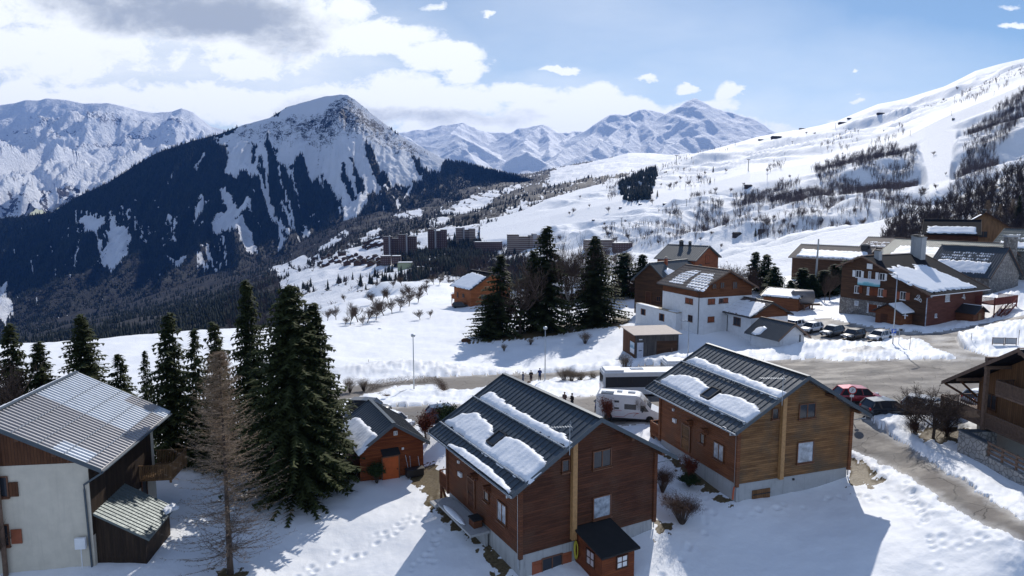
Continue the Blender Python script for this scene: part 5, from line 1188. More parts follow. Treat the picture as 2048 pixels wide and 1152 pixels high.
for tl, br in (((266,626),(303,688)), ((421,666),(463,740))):
    a = WH_.hitp((-1, 0, 0), -fx0, *zw7(tl)[0]); b_ = WH_.hitp((-1, 0, 0), -fx0, *zw7(br)[0]); y0, y1 = sorted((a[1], b_[1])); z0, z1 = sorted((a[2], b_[2]))
    k = MB(); k.box((fx0-.03, (y0+y1)/2, (z0+z1)/2), (.06, y1-y0, z1-z0)); w_ = k.build('window', M_frame, fw); k = MB(); k.box((fx0-.07, (y0+y1)/2-.05, (z0+z1)/2), (.03, (y1-y0)*.55, (z1-z0)*.85)); k.build('pane', M_glass, w_)
# gabled annex in front
AN = Bld('white_annex', 'low white annex with snow-covered roof and wooden gable before the white house', 'extension', (38.913, 108., -20.514, .366, 7.093, 6.695, 3.643, 1.786, .554, .591))
zw = AN.uz('F', *zw7((1205,712))[0])[1]
AN.walls(MT['chestnut_boards'], z0=-1.5, zlow=zw, lowmat=M_wrender); AN.roof(M_tile, rib=.42, trim=M_dark, rw=.12, rh=.06, bat=.8); AN.purlins(M_beam, (-.95, 0, .95))
AN.snow('L', zw7((1085,545),(1210,565),(1345,580),(1310,620),(1200,705),(950,650),(1010,600)), .12, 23, rag=.3)
AN.win('L', *zw7((1060,700),(1112,774)), o=.02); AN.win('L', *zw7((927,670),(960,711)), o=.02); AN.gutter('L', M_dark); AN.downpipe('L', -AN.L/2+.1 if False else AN.L/2-1.2, -.5, M_dark)
# small white garage
GA = Bld('garage', 'tiny white garage with a dark ribbed roof and a patch of snow, beside the parking', 'garage', (39.076, 99., -20.861, .395, 4.515, 5.851, 2.255, 1.588, .502, .785))
GA.walls(M_wrender, z0=-1.2); GA.roof(M_roof2, rib=.3, trim=M_beam_g, rw=.06, rh=.06); GA.purlins(M_beam, (-.95, 0, .95), .14)
GA.snow('L', zw7((1210,840),(1260,790),(1320,776),(1340,800),(1280,845),(1230,858)), .2, 24)
(ua, za), (ub, zb_) = GA.uz('F', *zw7((1460,875))[0]), GA.uz('F', *zw7((1615,985))[0])
k = MB(); GA.fb(k, 'F', -GA.W/2+.5, GA.W/2-1.0, -.5, 2.2, .01, .05); gd = k.build('garage_door', M_white, GA.root); k = MB(); GA.fb(k, 'F', GA.W/2-.95, GA.W/2-.75, -.5, 2.3, .01, .1); k.build('door_rail', M_trim, gd)
# dark hip-ended barn and the orange house behind
BR = Bld('barn', 'dark brown barn with a grey sheet roof left of the white house', 'barn', (33.136, 140., -18.8, -.809, 7.6, 15.558, 4.1, 3.2, .519, .6))
BR.walls(M_wood_brown, z0=-3); BR.roof(M_roofm, rib=.5, trim=M_trim); BR.snow('R', [(-6, 2.5), (-4, 1.8), (-2.5, 3), (-3, 5), (-6, 5)], .2, 25, px=False); BR.chimney('R', 0, 0, .5, 1.2, M_oshut, a=-3.5, d=.8)
BR.door('F', (-1.0, 1.6), (.2, -1.0), M_wood_red, px=False); BR.win('F', (1.6, .9), (2.4, 0), px=False)
OF = Bld('orange_house', 'large orange-walled house with a blue-grey sheet roof behind the barn', 'house', (38.802, 150., -17.446, .877, 11.944, 8.732, 6.014, 2.554, .495, .591))
OF.walls(M_wood_rust, z0=-5); OF.roof(M_roofm, rib=.45, trim=M_trim); OF.win('F', (-.7, 6.6), (1.0, 5.0), px=False, closed=True); OF.chimney('L', 0, 0, .7, 1.0, M_dark, a=1.5, d=.5); OF.chimney('L', 0, 0, .5, .8, M_dark, a=-.5, d=.4)
# red garage to the right of the white house
RG_ = Bld('red_garage', 'low red-brown garage with a snow-covered roof right of the white house', 'garage', (52.8, 130., -19.6, .85, 6.5, 6.5, 2.4, 1.1, .5, .5))
RG_.walls(MT['chestnut_boards'], z0=-2); RG_.roof(M_dark, rib=.5, trim=M_dark); RG_.snow('L', [(-3.4, .3), (3.4, .3), (3.4, 3.9), (-3.4, 3.9)], .3, 26, px=False); RG_.snow('R', [(-3.4, .3), (3.4, .3), (3.4, 3.0), (-3.4, 3.0)], .25, 27, px=False)
# wooden information shed
zi = Zt(1240, 640, .0879)
g0 = gp(1270, 716)
IS = empty('wooden_shed', (g0[0], g0[1], g0[2]), .15, 'brown wooden flat-roofed shed with a poster and a white door panel beside the road', 'shed')
def sc_(mb, c, d): return mb.box(c, d)
k = MB(); k.box((3.35, 2.9, 1.5), (6.7, 5.8, 3.9)); k.build('wall', M_wood_grey, IS)
k = MB(); k.box((-.02, 2.9, 1.5), (.05, 5.7, 3.85)); k.build('side_cladding', M_wood_brownv, IS)
k = MB(); v = [(-.35, -.4, 3.42), (7.1, -.4, 3.42), (7.1, 6.2, 3.62), (-.35, 6.2, 3.62)]; k.add(v+[(a, b, c+.1) for a, b, c in v], [(0, 1, 2, 3), (4, 5, 6, 7), (0, 1, 5, 4), (1, 2, 6, 5), (2, 3, 7, 6), (3, 0, 4, 7)]); k.build('roof', plain('pinkish_roof_sheet', (.30, .25, .235), .7, 0, .12, 2), IS)
k = MB(); k.box((4.9, -.03, 1.15), (3.2, .05, 2.6)); k.build('door', M_wood_brown, IS)
k = MB(); k.box((.75, -.04, 1.05), (.95, .06, 2.5)); dp = k.build('door_panel', plain('pale_panel', (.5, .52, .58), .6), IS); k = MB(); k.box((.75, -.08, 1.1), (.5, .03, .14)); k.build('slot', M_trim, dp)
k = MB(); k.box((.8, -.04, 2.75), (.5, .05, .16)); k.build('sign_plate', M_white, IS)
mp_, ntp, bp = newmat('poster_print'); vp = objco(ntp); sp_ = nd(ntp, 'ShaderNodeSeparateXYZ'); lk(ntp, vp, sp_.inputs[0]); hzz = mth(ntp, 'ADD', sp_.outputs[2], mth(ntp, 'MULTIPLY', nz(ntp, vp, 2.2, 3), .8))
lk(ntp, ramp(ntp, mth(ntp, 'MULTIPLY', hzz, .4), [(.45, (.6, .6, .64)), (.62, (.75, .77, .8)), (.72, (.10, .28, .42)), (.9, (.5, .6, .68))]), bp.inputs['Base Color'])
k = MB(); k.box((-.06, 1.2, 1.35), (.04, 1.9, 1.7)); k.build('poster', mp_, IS)
k = MB(); k.box((5.6, -.25, .6), (.16, .1, 1.6)); k.build('post', M_beam_g, IS)

# ---------------------------------------------------------------- mountain lodge
QL = (68.126, 122., -19.357, -1.065, 23.254, 16.593, 5.212, 5.252, .9, .75)
LG = Bld('lodge', 'big brown wooden lodge with a stone ground floor, white window frames and a snowy roof', 'lodge', QL, WL=6.5, WR=11.6)
zq = Zt(1600, 440, .2605)
wl = -LG.uz('F', *zq((306,650))[0])[0]; wr = LG.uz('F', *zq((960,720))[0])[0]; LG.WL = wl; LG.WR = wr
LG.og = .5; LG.oe = .9
LG.walls(M_wood_brown, z0=-2); LG.roof(M_slate, rib=0, trim=M_beam_g); LG.purlins(M_beam_g, (-.9, -.45, 0, .3, .6, .95), .2)
k = MB(); zst = LG.uz('F', *zq((320,592))[0])[1]; LG.fb(k, 'F', -LG.WL-.04, LG.uz('F', *zq((660,700))[0])[0], -2, zst, .0, .08); k.build('stone_facing', M_stone, LG.root)
k = MB(); LG.fb(k, 'L', -LG.L/2-.04, LG.L/2, -2, zst, .0, .08); k.build('stone_facing', M_stone, LG.root)
k = MB(); LG.fb(k, 'R', -LG.L/2, LG.L/2, -2, LG.zr-LG.sl*LG.WR-.05, .002, .05); k.build('side_cladding', siding('reddish_wall', (.10, .035, .025), (.15, .055, .038), .22), LG.root)
W0 = dict(frame=M_white, pane=M_glass, o=.0)
for tl, br in (((436,388),(470,440)), ((617,410),(652,462)), ((425,505),(452,560)), ((606,528),(638,586)), ((775,552),(810,612))): LG.win('F', *zq(tl, br), **W0)
for tl, br in (((530,395),(543,455)), ((520,515),(530,572)), ((425,622),(447,652))): LG.win('F', *zq(tl, br), frame=M_white, pane=M_curt, cols=1, o=.02 if tl[1] < 600 else .08)
for tl, br in (((522,640),(524,708)), ((600,655),(636,728))): LG.win('F', *zq(tl, br), frame=M_white, pane=M_glass, cols=2, o=.08)
k = None
for tl, br, mt in (((408,385),(426,436), M_white), ((474,392),(490,444), M_white), ((584,402),(603,457), M_white), ((654,412),(668,466), M_white), ((518,334),(537,376), M_white), ((540,336),(558,378), M_white), ((455,508),(478,562), M_wood_cabin), ((640,533),(666,592), M_oshut), ((536,520),(565,580), M_wood_cabin), ((570,522),(600,582), M_wood_cabin), ((738,548),(766,610), M_oshut), ((815,556),(843,616), M_oshut), ((530,645),(592,712), M_wood_cabin)):
    (u_, z_), (u2, z2) = LG.uz('F', *zq(tl)[0]), LG.uz('F', *zq(br)[0]); k = MB(); LG.fb(k, 'F', u_, u2, z2, z_, .05 if tl[1] < 640 else .09, .12); k.build('shutter', mt, LG.root)
for tl, br in (((1118,560),(1142,620)), ((1035,722),(1045,745))): LG.win('R', *zq(tl, br), frame=M_white, pane=M_curt, cols=1, o=.04)
# banner, wall emblem, cross
mp_, ntp, bp = newmat('banner_print'); vp = objco(ntp); sp_ = nd(ntp, 'ShaderNodeSeparateXYZ'); lk(ntp, vp, sp_.inputs[0])
(ua, za), (ub, zb_) = LG.uz('F', *zq((447,450))[0]), LG.uz('F', *zq((617,506))[0]); zmid = (za+zb_)/2
f_ = mth(ntp, 'ADD', mth(ntp, 'SUBTRACT', sp_.outputs[2], zmid), mth(ntp, 'MULTIPLY', mth(ntp, 'SUBTRACT', nz(ntp, vp, .8, 3), .5), 1.0))
lk(ntp, ramp(ntp, mth(ntp, 'ADD', mth(ntp, 'MULTIPLY', f_, .8), .5), [(.2, (.10, .34, .42)), (.38, (.25, .55, .62)), (.5, (.6, .72, .78)), (.62, (.62, .66, .74))]), bp.inputs['Base Color'])
k = MB(); LG.fb(k, 'F', ua, ub, zmid-.62, zmid+.62, .1, .13); k.build('banner', mp_, LG.root)
def emblem(face, cx_, cy_, sz):
    u, z = LG.uz(face, cx_, cy_); m = MB()
    def P(a, b): return (u+a*sz, -LG.L/2-.06, z+b*sz) if face == 'F' else (LG.WR+.1, u+a*sz, z+b*sz)
    for L_ in ([(-.9,-.2),(-.5,.15),(-.2,-.15),(.1,.2),(.45,-.15),(.8,.15),(1.0,-.3),(.9,-.8),(.5,-.5),(-.1,-.3),(-.9,-.2)], [(-.3,.5),(-.1,.95),(.35,1.0),(.5,.7),(.1,.55),(.55,.45),(.4,.3),(-.1,.35)], [(-.5,.0),(-.3,-.3)], [(.0,0),(.1,-.35)], [(.4,0),(.5,-.4)]):
        for a, b in zip(L_[:-1], L_[1:]): m.bar(P(*a), P(*b), .16*sz, .06)
    m.build('wall_emblem', M_white, LG.root)
emblem('F', *zq((905,605))[0], .62); emblem('R', *zq((1250,592))[0], .5)
LG.gutter('R', M_white); LG.downpipe('R', -LG.L/2+.1, -1, M_curt, .09)
LG.snow('R', zq((692,380),(760,352),(840,372),(880,380),(870,342),(960,352),(1010,372),(1100,410),(1352,515),(1015,555),(870,505),(730,440)), .25, 31, st=.25, rag=.5)
LG.chimney('R', *zq((598,300))[0], w=.9, h=1.3, mat=M_conc); LG.chimney('R', *zq((915,290))[0], w=1.4, h=3.6, mat=M_conc); LG.chimney('R', *zq((882,270))[0], w=1.1, h=3.4, mat=M_conc)
# entrance porch on the gable
def porch(b, face, c, w, out, h, rise, label_mat, zf, roofm, snow=True, name='porch'):
    m = MB()
    if face == 'F':
        y0, y1 = -b.L/2-out, -b.L/2-.03; m.prism([(c-w/2, zf), (c+w/2, zf), (c+w/2, zf+h), (c, zf+h+rise), (c-w/2, zf+h)], 1, y0, y1)
    else:
        y0, y1 = b.WR+.03, b.WR+out; m.prism([(c-w/2, zf), (c+w/2, zf), (c+w/2, zf+h), (c, zf+h+rise), (c-w/2, zf+h)], 0, y0, y1)
    p = m.build(name, label_mat, b.root)
    m = MB(); e = w/2+.45; s_ = rise/(w/2); t = .14; z = zf+h+rise+.01
    pl = [(c-e, z-s_*e), (c, z), (c+e, z-s_*e), (c+e, z-s_*e+t), (c, z+t), (c-e, z-s_*e+t)]
    if face == 'F': m.prism(pl, 1, y0-.5, y1)
    else: m.prism(pl, 0, y0, y1+.5)
    m.build('porch_roof', roofm, p)
    if snow:
        m = MB(); z += t+.01; pl = [(c+.15, z-s_*.15), (c+e-.1, z-s_*(e-.1)), (c+e-.2, z-s_*(e-.1)+.22), (c+.25, z+.18-s_*.25)]
        if face == 'F': m.prism(pl, 1, y0-.3, y1-.05)
        else: m.prism(pl, 0, y0+.1, y1+.3)
        m.build('snow_layer', M_snow, p)
    return p
uc = LG.uz('F', *zq((752,720))[0])[0]; u1_ = LG.uz('F', *zq((650,720))[0])[0]; u2_ = LG.uz('F', *zq((900,740))[0])[0]
pw = abs(u2_-u1_)*.78
pp = porch(LG, 'F', uc+.3, pw, 3.2, 2.7, 1.2, MT['chestnut_boards'], -.6, M_dark)
k = MB(); o_ = 3.24; (u_, z_) = LG.uz('F', *zq((808,732))[0], off=o_); LG.fb(k, 'F', u_-.45, u_+.45, z_-.08, z_+.08, o_, o_+.04); LG.fb(k, 'F', u_-.08, u_+.08, z_-.55, z_+.45, o_+.002, o_+.05); k.build('white_cross', M_white, pp)
k = MB(); LG.fb(k, 'F', uc-.9, uc+.2, -.6, 1.6, 3.21, 3.26); k.build('door', M_wood_red, pp)
uc2 = LG.uz('R', *zq((1235,760))[0])[0]; pp2 = porch(LG, 'R', uc2, 3.4, 2.8, 2.2, .9, MT['chestnut_boards'], -.3, M_dark)
k = MB(); LG.fb(k, 'R', uc2-.4, uc2+.5, -.3, 1.7, 2.82, 2.88); k.build('door', M_wood_tan, pp2)
# raised terrace with stairs at the far corner
tb = LG.L/2; zT = LG.uz('R', *zq((1310,635))[0])[1]
LG.balcony('R', tb-2.2, tb+5.0, zT, 3.2, siding('red_rail', (.13, .035, .03), (.2, .055, .045), .15, vertical=True), rail=1.1, down=2.9, name='terrace')
st_ = MB()
for i in range(14): st_.box((LG.WR+3.6+.0, tb+2.4-.33*i, zT-.2*(i+1)), (1.1, .36, .06))
for sx in (3.05, 4.15): st_.bar((LG.WR+sx, tb+2.6, zT-.05), (LG.WR+sx, tb-2.2, zT-2.9), .08, .28); st_.bar((LG.WR+sx, tb+2.6, zT+.95), (LG.WR+sx, tb-2.2, zT-1.9), .07, .07)
for i in range(5):
    for sx in (3.05, 4.15): st_.bar((LG.WR+sx, tb+2.4-1.1*i, zT-.15-.66*i), (LG.WR+sx, tb+2.4-1.1*i, zT+.85-.66*i), .06)
st_.build('stairs', MT['red_rail'], LG.root)

# ---------------------------------------------------------------- grey-roofed houses behind the lodge
GY = Bld('stone_house', 'stone house with a dark ribbed roof banded with snow, right behind the lodge', 'house', (92.159, 136., -18.9, -2.573, 12.508, 11.306, 5.5, 5.085, .426, .513))
GY.walls(M_stone, z0=-3); GY.roof(M_roof, rib=.42, trim=M_wood_brown, rw=.14, rh=.1)
def zw_bands(b, side, bands, seed):
    for i, (a0, a1, d0, d1, th) in enumerate(bands): b.snow(side, [(a0, d0), (a1, d0), (a1, d1), (a0, d1)], th, seed+i, px=False, st=.22, rag=.3)
zw_bands(GY, 'R', [(-4.9, 4.6, 4.4, 7.6, .3), (-4.6, 4.2, 3.5, 3.9, .12), (-4.8, .5, 2.7, 3.05, .12), (1.3, 4.2, 2.5, 2.9, .12), (-2.8, 4.3, 1.9, 2.2, .1)], 41)
for u_ in (-3.6, .8): GY.win('R', (u_, 2.0), (u_+1.0, .8), px=False)
GY.win('R', (4.0, 2.6), (4.4, 1.5), px=False, pane=M_white, frame=M_white)
k = MB(); k.box((1.5, -GY.L/2-1.7, 3.5), (5.5, 3.4, 7)); k.build('side_wing', M_stone, GY.root)
m_ = MB(); m_.prism([(-2.0, 6.6), (1.5, 8.6), (5.0, 6.6), (5.0, 6.8), (1.5, 8.8), (-2.0, 6.8)], 1, -GY.L/2-4.2, -GY.L/2); m_.build('wing_roof', M_roof, GY.root)
ch = empty('stone_chimney', (98.3, 134.6, -9.5), -.3, 'tall square stone chimney tower right of the banded dark roof', 'chimney')
k = MB(); k.box((0, 0, -2), (1.75, 1.75, 10.5)); k.build('stack', M_stone, ch); k = MB(); k.box((0, 0, 3.45), (2.2, 2.2, .4)); k.build('cap', M_conc, ch)
BP = Bld('long_house', 'long pale ribbed roof with broad snow, directly behind the lodge chimneys', 'house', (96.954, 152., -15.9, -2.661, 14.596, 23.3, 3.987, 3.868, .527, .509))
BP.walls(M_stone, z0=-5); BP.roof(M_corr2, rib=.42, trim=M_beam_g, rw=.12, rh=.08); zw_bands(BP, 'R', [(-9, 10, 3.2, 8.2, .3), (3, 11, 2.2, 3.6, .25)], 51)
FPh = Bld('ribbed_roof_house', 'farthest grey ribbed roof with thin snow bands, left of the long pale roof', 'house', (104.066, 190., -15.5, -2.378, 12.204, 8.652, 3.98, 2.455, .393, .48))
FPh.walls(M_stone, z0=-6); FPh.roof(M_tile, rib=.5, trim=M_beam_g, rw=.14, rh=.08); zw_bands(FPh, 'R', [(-3.8, 4, 3.2, 3.7, .12), (-3.8, 4, 4.5, 5.0, .15), (-3.8, 4, 5.5, 6.2, .15)], 61)
LD = Bld('low_roof_house', 'long low dark-roofed house with a stubby chimney and snow, behind the pine hedge', 'house', (85.777, 180., -17.652, -2.402, 12.708, 18, 3.979, 2.904, .7, .754))
LD.walls(M_wood_brown, z0=-5); LD.roof(M_tile, rib=.5, trim=M_dark, rw=.14, rh=.08); zw_bands(LD, 'R', [(-8, 8.8, 3.0, 7.1, .3)], 71); LD.chimney('R', 0, 0, 1.6, .9, M_dark, a=7.4, d=1)
D2 = Bld('dark_roof_house', 'dark-roofed house with a white snow strip along its eave, beneath the wooded hill', 'house', (109.086, 170., -10.4, -2.139, 12, 11, 3.5, 3.2, .5, .6))
D2.walls(M_wood_red, z0=-6); D2.roof(M_slate, rib=0, trim=M_dark); zw_bands(D2, 'R', [(-5, 5, 3.6, 6.9, .3)], 81)
W3 = Bld('gabled_chalet', 'tan wooden chalet with a half snow-covered roof above the dark-roofed house', 'chalet', (121.5, 176., -9.6, -.6, 9.5, 11, 4.2, 3.4, .8, .8))
W3.walls(M_wood_tan, z0=-6); W3.roof(M_slate, rib=0, trim=M_wood_brown); zw_bands(W3, 'L', [(-5, 4.6, 1.2, 6.3, .35)], 91); W3.win('F', (-1, 3), (.6, 1.6), px=False); W3.chimney('L', 0, 0, .7, .8, M_dark, a=5, d=.4)
TP = Bld('tiled_roof_house', 'pale tiled roof dotted with snow at the right edge beside the stone chimney', 'house', (113.5, 146., -13.5, -2.60, 13, 14, 4, 4.2, .5, .5))
TP.walls(M_stone, z0=-5); TP.roof(M_corr2, rib=.45, trim=M_beam_g, rw=.14, rh=.08, bat=.8); zw_bands(TP, 'R', [(-6, 6, 2.2, 2.6, .12), (-6, 6, 3.4, 3.9, .15), (-6, 6, 5.0, 7.2, .25)], 95)

# ---------------------------------------------------------------- orange chalet on the field, houses behind the spruces
OC = Bld('orange_chalet', 'orange timber chalet with a snowy roof on the snowfield beside a dark parked car', 'chalet', (-8.2, 185., -26.2, .566, 12.2, 9.5, 4.5, 3.6, 1.1, .7))
OC.walls(siding('orange_logs', (.20, .062, .02), (.32, .105, .035), .2), z0=-3); OC.roof(M_slate, rib=.5, trim=M_dark); OC.snow('L', [(-5.2, 2.0), (3.5, 1.0), (5.6, 3.5), (5.6, 7.9), (-5.3, 7.9)], .3, 101, px=False, st=.25, rag=.4)
OC.win('L', (2.2, 2.7), (3.0, 1.3), px=False); OC.win('L', (-1.2, 2.6), (-.2, 1.7), px=False); OC.balcony('B', -6, 0, .7, 1.8, MT['orange_logs'], down=2); OC.win('F', (-3, 2.6), (-1.6, 1.4), px=False); OC.win('F', (1.6, 2.6), (3, 1.4), px=False)
BH = Bld('brown_house', 'brown house with a snow-covered roof half hidden behind the tallest central spruce', 'house', (17.5, 170., -25.4, .5, 13, 12, 4.2, 3.4, .9, .9))
BH.walls(M_wood_brown, z0=-3); BH.roof(M_slate, rib=.5, trim=M_dark); zw_bands(BH, 'L', [(-6, 6, 1.0, 8.0, .3)], 111); zw_bands(BH, 'R', [(-6, 6, 1.2, 8.0, .3)], 112); BH.win('F', (-2, 2.5), (-.6, 1.3), px=False); BH.win('F', (1.5, 2.5), (3, 1.3), px=False)

# ---------------------------------------------------------------- big chalet at the right edge
RC = Bld('balcony_chalet', 'large brown chalet with two balconies and a pale ground floor at the right edge', 'chalet', (44.6, 49.0, -17.15, -1.52, 12.5, 11.5, 3.0, 3.6, 2.1, 1.5))
RC.walls(M_wood_mid, z0=0); RC.base(M_render, 3.2); RC.roof(M_slate, rib=.5, trim=M_beam_g); RC.purlins(M_beam_g, (-.97, -.5, 0, .5, .97), .26, False)
RC.balcony('F', -RC.W/2-2.0, RC.W/2, .0, 1.75, M_beam_g, rail=1.05, down=.2); RC.balcony('F', -2.6, 2.8, 2.75, 1.5, M_beam_g, rail=1.05, down=.1)
k = MB(); RC.fb(k, 'F', -3.4, -3.14, -.6, 5.4, 1.62, 1.88); RC.fb(k, 'F', -3.42, -3.12, 5.1, 5.45, .02, 1.9); k.build('tall_post', M_beam_g, RC.root)
k = MB(); k.bar((-RC.W/2-1.4, -RC.L/2-1.9, 2.2), (-RC.W/2, -RC.L/2-.03, .9), .16); k.bar((-RC.W/2+.02, -RC.L/2-1.6, 2.75), (-RC.W/2+.02, -RC.L/2-.1, 1.4), .14); k.build('brace', M_beam, RC.root)
k = MB(); k.box((-RC.W/2-1.2, 0, -.08), (2.2, RC.L, .16)); k.build('side_deck', M_beam_g, RC.root)
k = MB()
for i in range(60): k.box((-RC.W/2-2.2, -RC.L/2+RC.L*i/60, .5), (.04, .05, 1.0))
k.box((-RC.W/2-2.2, 0, 1.02), (.1, RC.L, .06)); k.build('side_railing', M_beam_g, RC.root)
RC.door('F', (-1.0, 2.1), (0, .05), M_frame, px=False); RC.win('F', (-5.2, 2.0), (-4.2, .9), px=False, frame=M_beam); RC.win('F', (1.2, 2.0), (2.4, .9), px=False, frame=M_beam)
k = MB(); RC.fb(k, 'F', -1.0, 1.8, -2.9, -.3, -.05, .02); k.build('garage_door', M_wood_brownv, RC.root)
# stone terrace wall, fence on it, chair and table
sw0, sw1 = gp(1914, 902), gp(2075, 985)
swd = Vector((sw1[0]-sw0[0], sw1[1]-sw0[1], 0)); swL = swd.length; swa = math.atan2(swd.y, swd.x)
SWo = empty('stone_wall', (sw0[0], sw0[1], sw0[2]), swa, 'pale stone retaining wall with a dark coping in front of the balcony chalet', 'wall')
k = MB(); k.box((1.5, .2, .55), (3.0, .4, 2.3)); k.box((swL/2+1.5, .2, .0), (swL-3.0, .4, 1.5)); k.box((.2, 1.6, .55), (.4, 2.4, 2.3)); k.build('masonry', M_stone2, SWo)
k = MB(); k.box((1.5, .2, 1.74), (3.1, .5, .08)); k.box((.2, 1.7, 1.735), (.5, 2.5, .07)); k.build('coping', M_trim, SWo)
FNC = empty('wooden_fence', (sw0[0]+3.1*math.cos(swa)-.2*math.sin(swa), sw0[1]+3.1*math.sin(swa)+.2*math.cos(swa), sw0[2]+.75), swa, 'grey-brown wooden fence standing on the low part of the stone wall', 'fence')
for i in range(7): k = MB(); k.box((i*1.35, 0, .5), (.12, .12, 1.2)); k.build('post', M_beam_g, FNC)
for z in (.35, .7, 1.02): k = MB(); k.box((4.0, -.07, z), (8.3, .05, .16)); k.build('rail', M_beam_g, FNC)
tx = empty('terrace', (0, 0, 0)); bpy.data.objects.remove(tx)
k = MB(); pA = RC.wor((-RC.W/2, -RC.L/2, 0)); tpos = ((sw0[0]+RC.x-RC.L/2)/2, 49.0); k.box((tpos[0]+.1, 47.5, -20.0+.0), (3.6, 11.5, 1.0)); tt = k.build('terrace', M_conc); tag(tt, kind='structure')
zTt = -19.5
def plastic_chair(loc, rz):
    r = empty('plastic_chair', loc, rz, 'dark green plastic chair against the pale wall of the balcony chalet', 'chair')
    k = MB(); k.box((0, 0, .42), (.48, .46, .04)); k.build('seat', M_green, r, bevel=.01); k = MB(); k.box((0, .22, .68), (.46, .04, .46)); k.build('backrest', M_green, r, bevel=.01)
    for sx in (-.21, .21):
        for sy in (-.2, .2): k = MB(); k.bar((sx, sy, 0), (sx*.95, sy*.95, .42), .045); k.build('leg', M_green, r)
        k = MB(); k.box((sx*1.1, 0, .63), (.05, .44, .03)); k.bar((sx*1.1, -.2, .42), (sx*1.1, -.2, .63), .03); k.build('armrest', M_green, r)
def on_h(px, py, H): r = ray(px, py); t = -H/r[2]; return (r[0]*t, r[1]*t, -H)
c_ = on_h(1880+365*.2604, 680+785*.2604, -zTt); plastic_chair(c_, 1.2)
c_ = on_h(1880+455*.2604, 680+835*.2604, -zTt); r = empty('garden_table', c_, .2, 'dark green plastic garden table beside the green chair', 'table')
k = MB(); k.box((0, 0, .72), (.8, 1.1, .04)); k.build('tabletop', M_green, r, bevel=.01)
for sx in (-.35, .35):
    for sy in (-.48, .48): k = MB(); k.bar((sx, sy, 0), (sx*.9, sy*.9, .7), .05); k.build('leg', M_green, r)

# ---------------------------------------------------------------- resort towers and village
def facade(name, c1, c2, dx=3.2, dz=2.9, band=False):
    m, nt, b = newmat(name); v = objco(nt); s = nd(nt, 'ShaderNodeSeparateXYZ'); lk(nt, v, s.inputs[0])
    fx = mth(nt, 'FRACT', mth(nt, 'DIVIDE', mth(nt, 'ADD', s.outputs[0], s.outputs[1]), dx)); fz = mth(nt, 'FRACT', mth(nt, 'DIVIDE', s.outputs[2], dz))
    o = mth(nt, 'GREATER_THAN', fz, .55) if band else mth(nt, 'MULTIPLY', mth(nt, 'GREATER_THAN', fx, .45), mth(nt, 'GREATER_THAN', fz, .5))
    c = mixc(nt, o, c1, c2); lk(nt, c, b.inputs['Base Color']); b.inputs['Roughness'].default_value = .8; return m
M_tw = facade('tower_cladding', (.075, .036, .028), (.16, .13, .125)); M_tw2 = facade('tower_cladding_banded', (.13, .08, .06), (.33, .29, .26), band=True); M_twc = plain('tower_core', (.30, .29, .30), .8)
def tower(px0, px1, pyt, pyb, Y, label, mat, steps=3, core=.42, name='apartment_tower', group='brown apartment towers of the resort', depth=18):
    a = at(px0, pyb, Y); b = at(px1, pyb, Y); t = at((px0+px1)/2, pyt, Y); w = b[0]-a[0]; h = t[2]-a[2]
    r = empty(name, ((a[0]+b[0])/2, Y, a[2]-8), 0.12, label, 'tower', group); h += 8
    for i in range(steps):
        x0 = -w/2+w*i/steps; m = MB(); yo = (.0, 2.0, -1.5, 1.0)[i % 4]; hh = h-(0, 3, 1, 4)[i % 4]
        m.box((x0+w/steps/2, yo, hh/2), (w/steps-.05, depth, hh)); blk = m.build('block', mat, r)
        k = MB(); k.box((x0+w/steps/2, yo, hh+.45), (w/steps+.7, depth+.8, .7)); k.build('roof_slab', M_dark, blk)
    for i in range(int(h//2.9)):
        k = MB()
        for j in range(steps): k.box((-w/2+w*(j+.5)/steps, (.0, 2.0, -1.5, 1.0)[j % 4]-depth/2-.5, 2.9*i+1.0), (w/steps*.82, .9, .9))
        if 2.9*i+2 < h-4: k.build('balcony_row', M_tw2 if mat is M_tw2 else M_tw, r)
    k = MB(); k.box((-w/2+w*core, -1.2, h/2+1), (w*.09, depth+1.5, h+2)); k.build('lift_shaft', M_twc, r)
    return r
tower(768, 803, 474, 513, 1090, 'leftmost brown apartment tower of the resort, lower than the block joined to its right', M_tw, 2, .35)
tower(798, 834, 470, 513, 1080, 'brown apartment tower joined to the right side of the leftmost tower', M_tw, 2, .45)
tower(856, 894, 459, 505, 1120, 'dark apartment tower standing alone, second cluster from the left', M_tw, 3, .40)
tower(912, 950, 457, 500, 1170, 'striped lighter apartment tower in the middle of the resort', M_tw2, 3, .40)
tower(1015, 1100, 470, 512, 1020, 'wide striped apartment slab partly hidden by the tallest central spruce', M_tw2, 4, .62, group='brown apartment towers of the resort')
def lowblock(px0, px1, pyt, pyb, Y, label, mat, roofm=None, name='apartment_block', snow=True, dp=14):
    a = at(px0, pyb, Y); b = at(px1, pyb, Y); t = at(px0, pyt, Y); w = b[0]-a[0]; h = t[2]-a[2]+5
    r = empty(name, ((a[0]+b[0])/2, Y, a[2]-5), .1, label, 'building')
    m = MB(); m.box((0, 0, h/2), (w, dp, h)); m.build('wall', mat, r); m = MB(); m.box((0, 0, h+.25), (w+.8, dp+.8, .5)); rr = m.build('roof', roofm or M_dark, r)
    if snow: m = MB(); m.box((0, .5, h+.6), (w*.92, dp*.8, .25)); m.build('snow_layer', M_snow, rr)
lowblock(948, 1004, 484, 498, 1100, 'long low apartment block right of the striped middle tower', M_tw)
lowblock(1168, 1226, 480, 499, 880, 'low brown flat block behind the right-hand central spruce', M_tw2); lowblock(1226, 1262, 486, 501, 860, 'small flat-roofed block just right of the low brown block', M_tw)
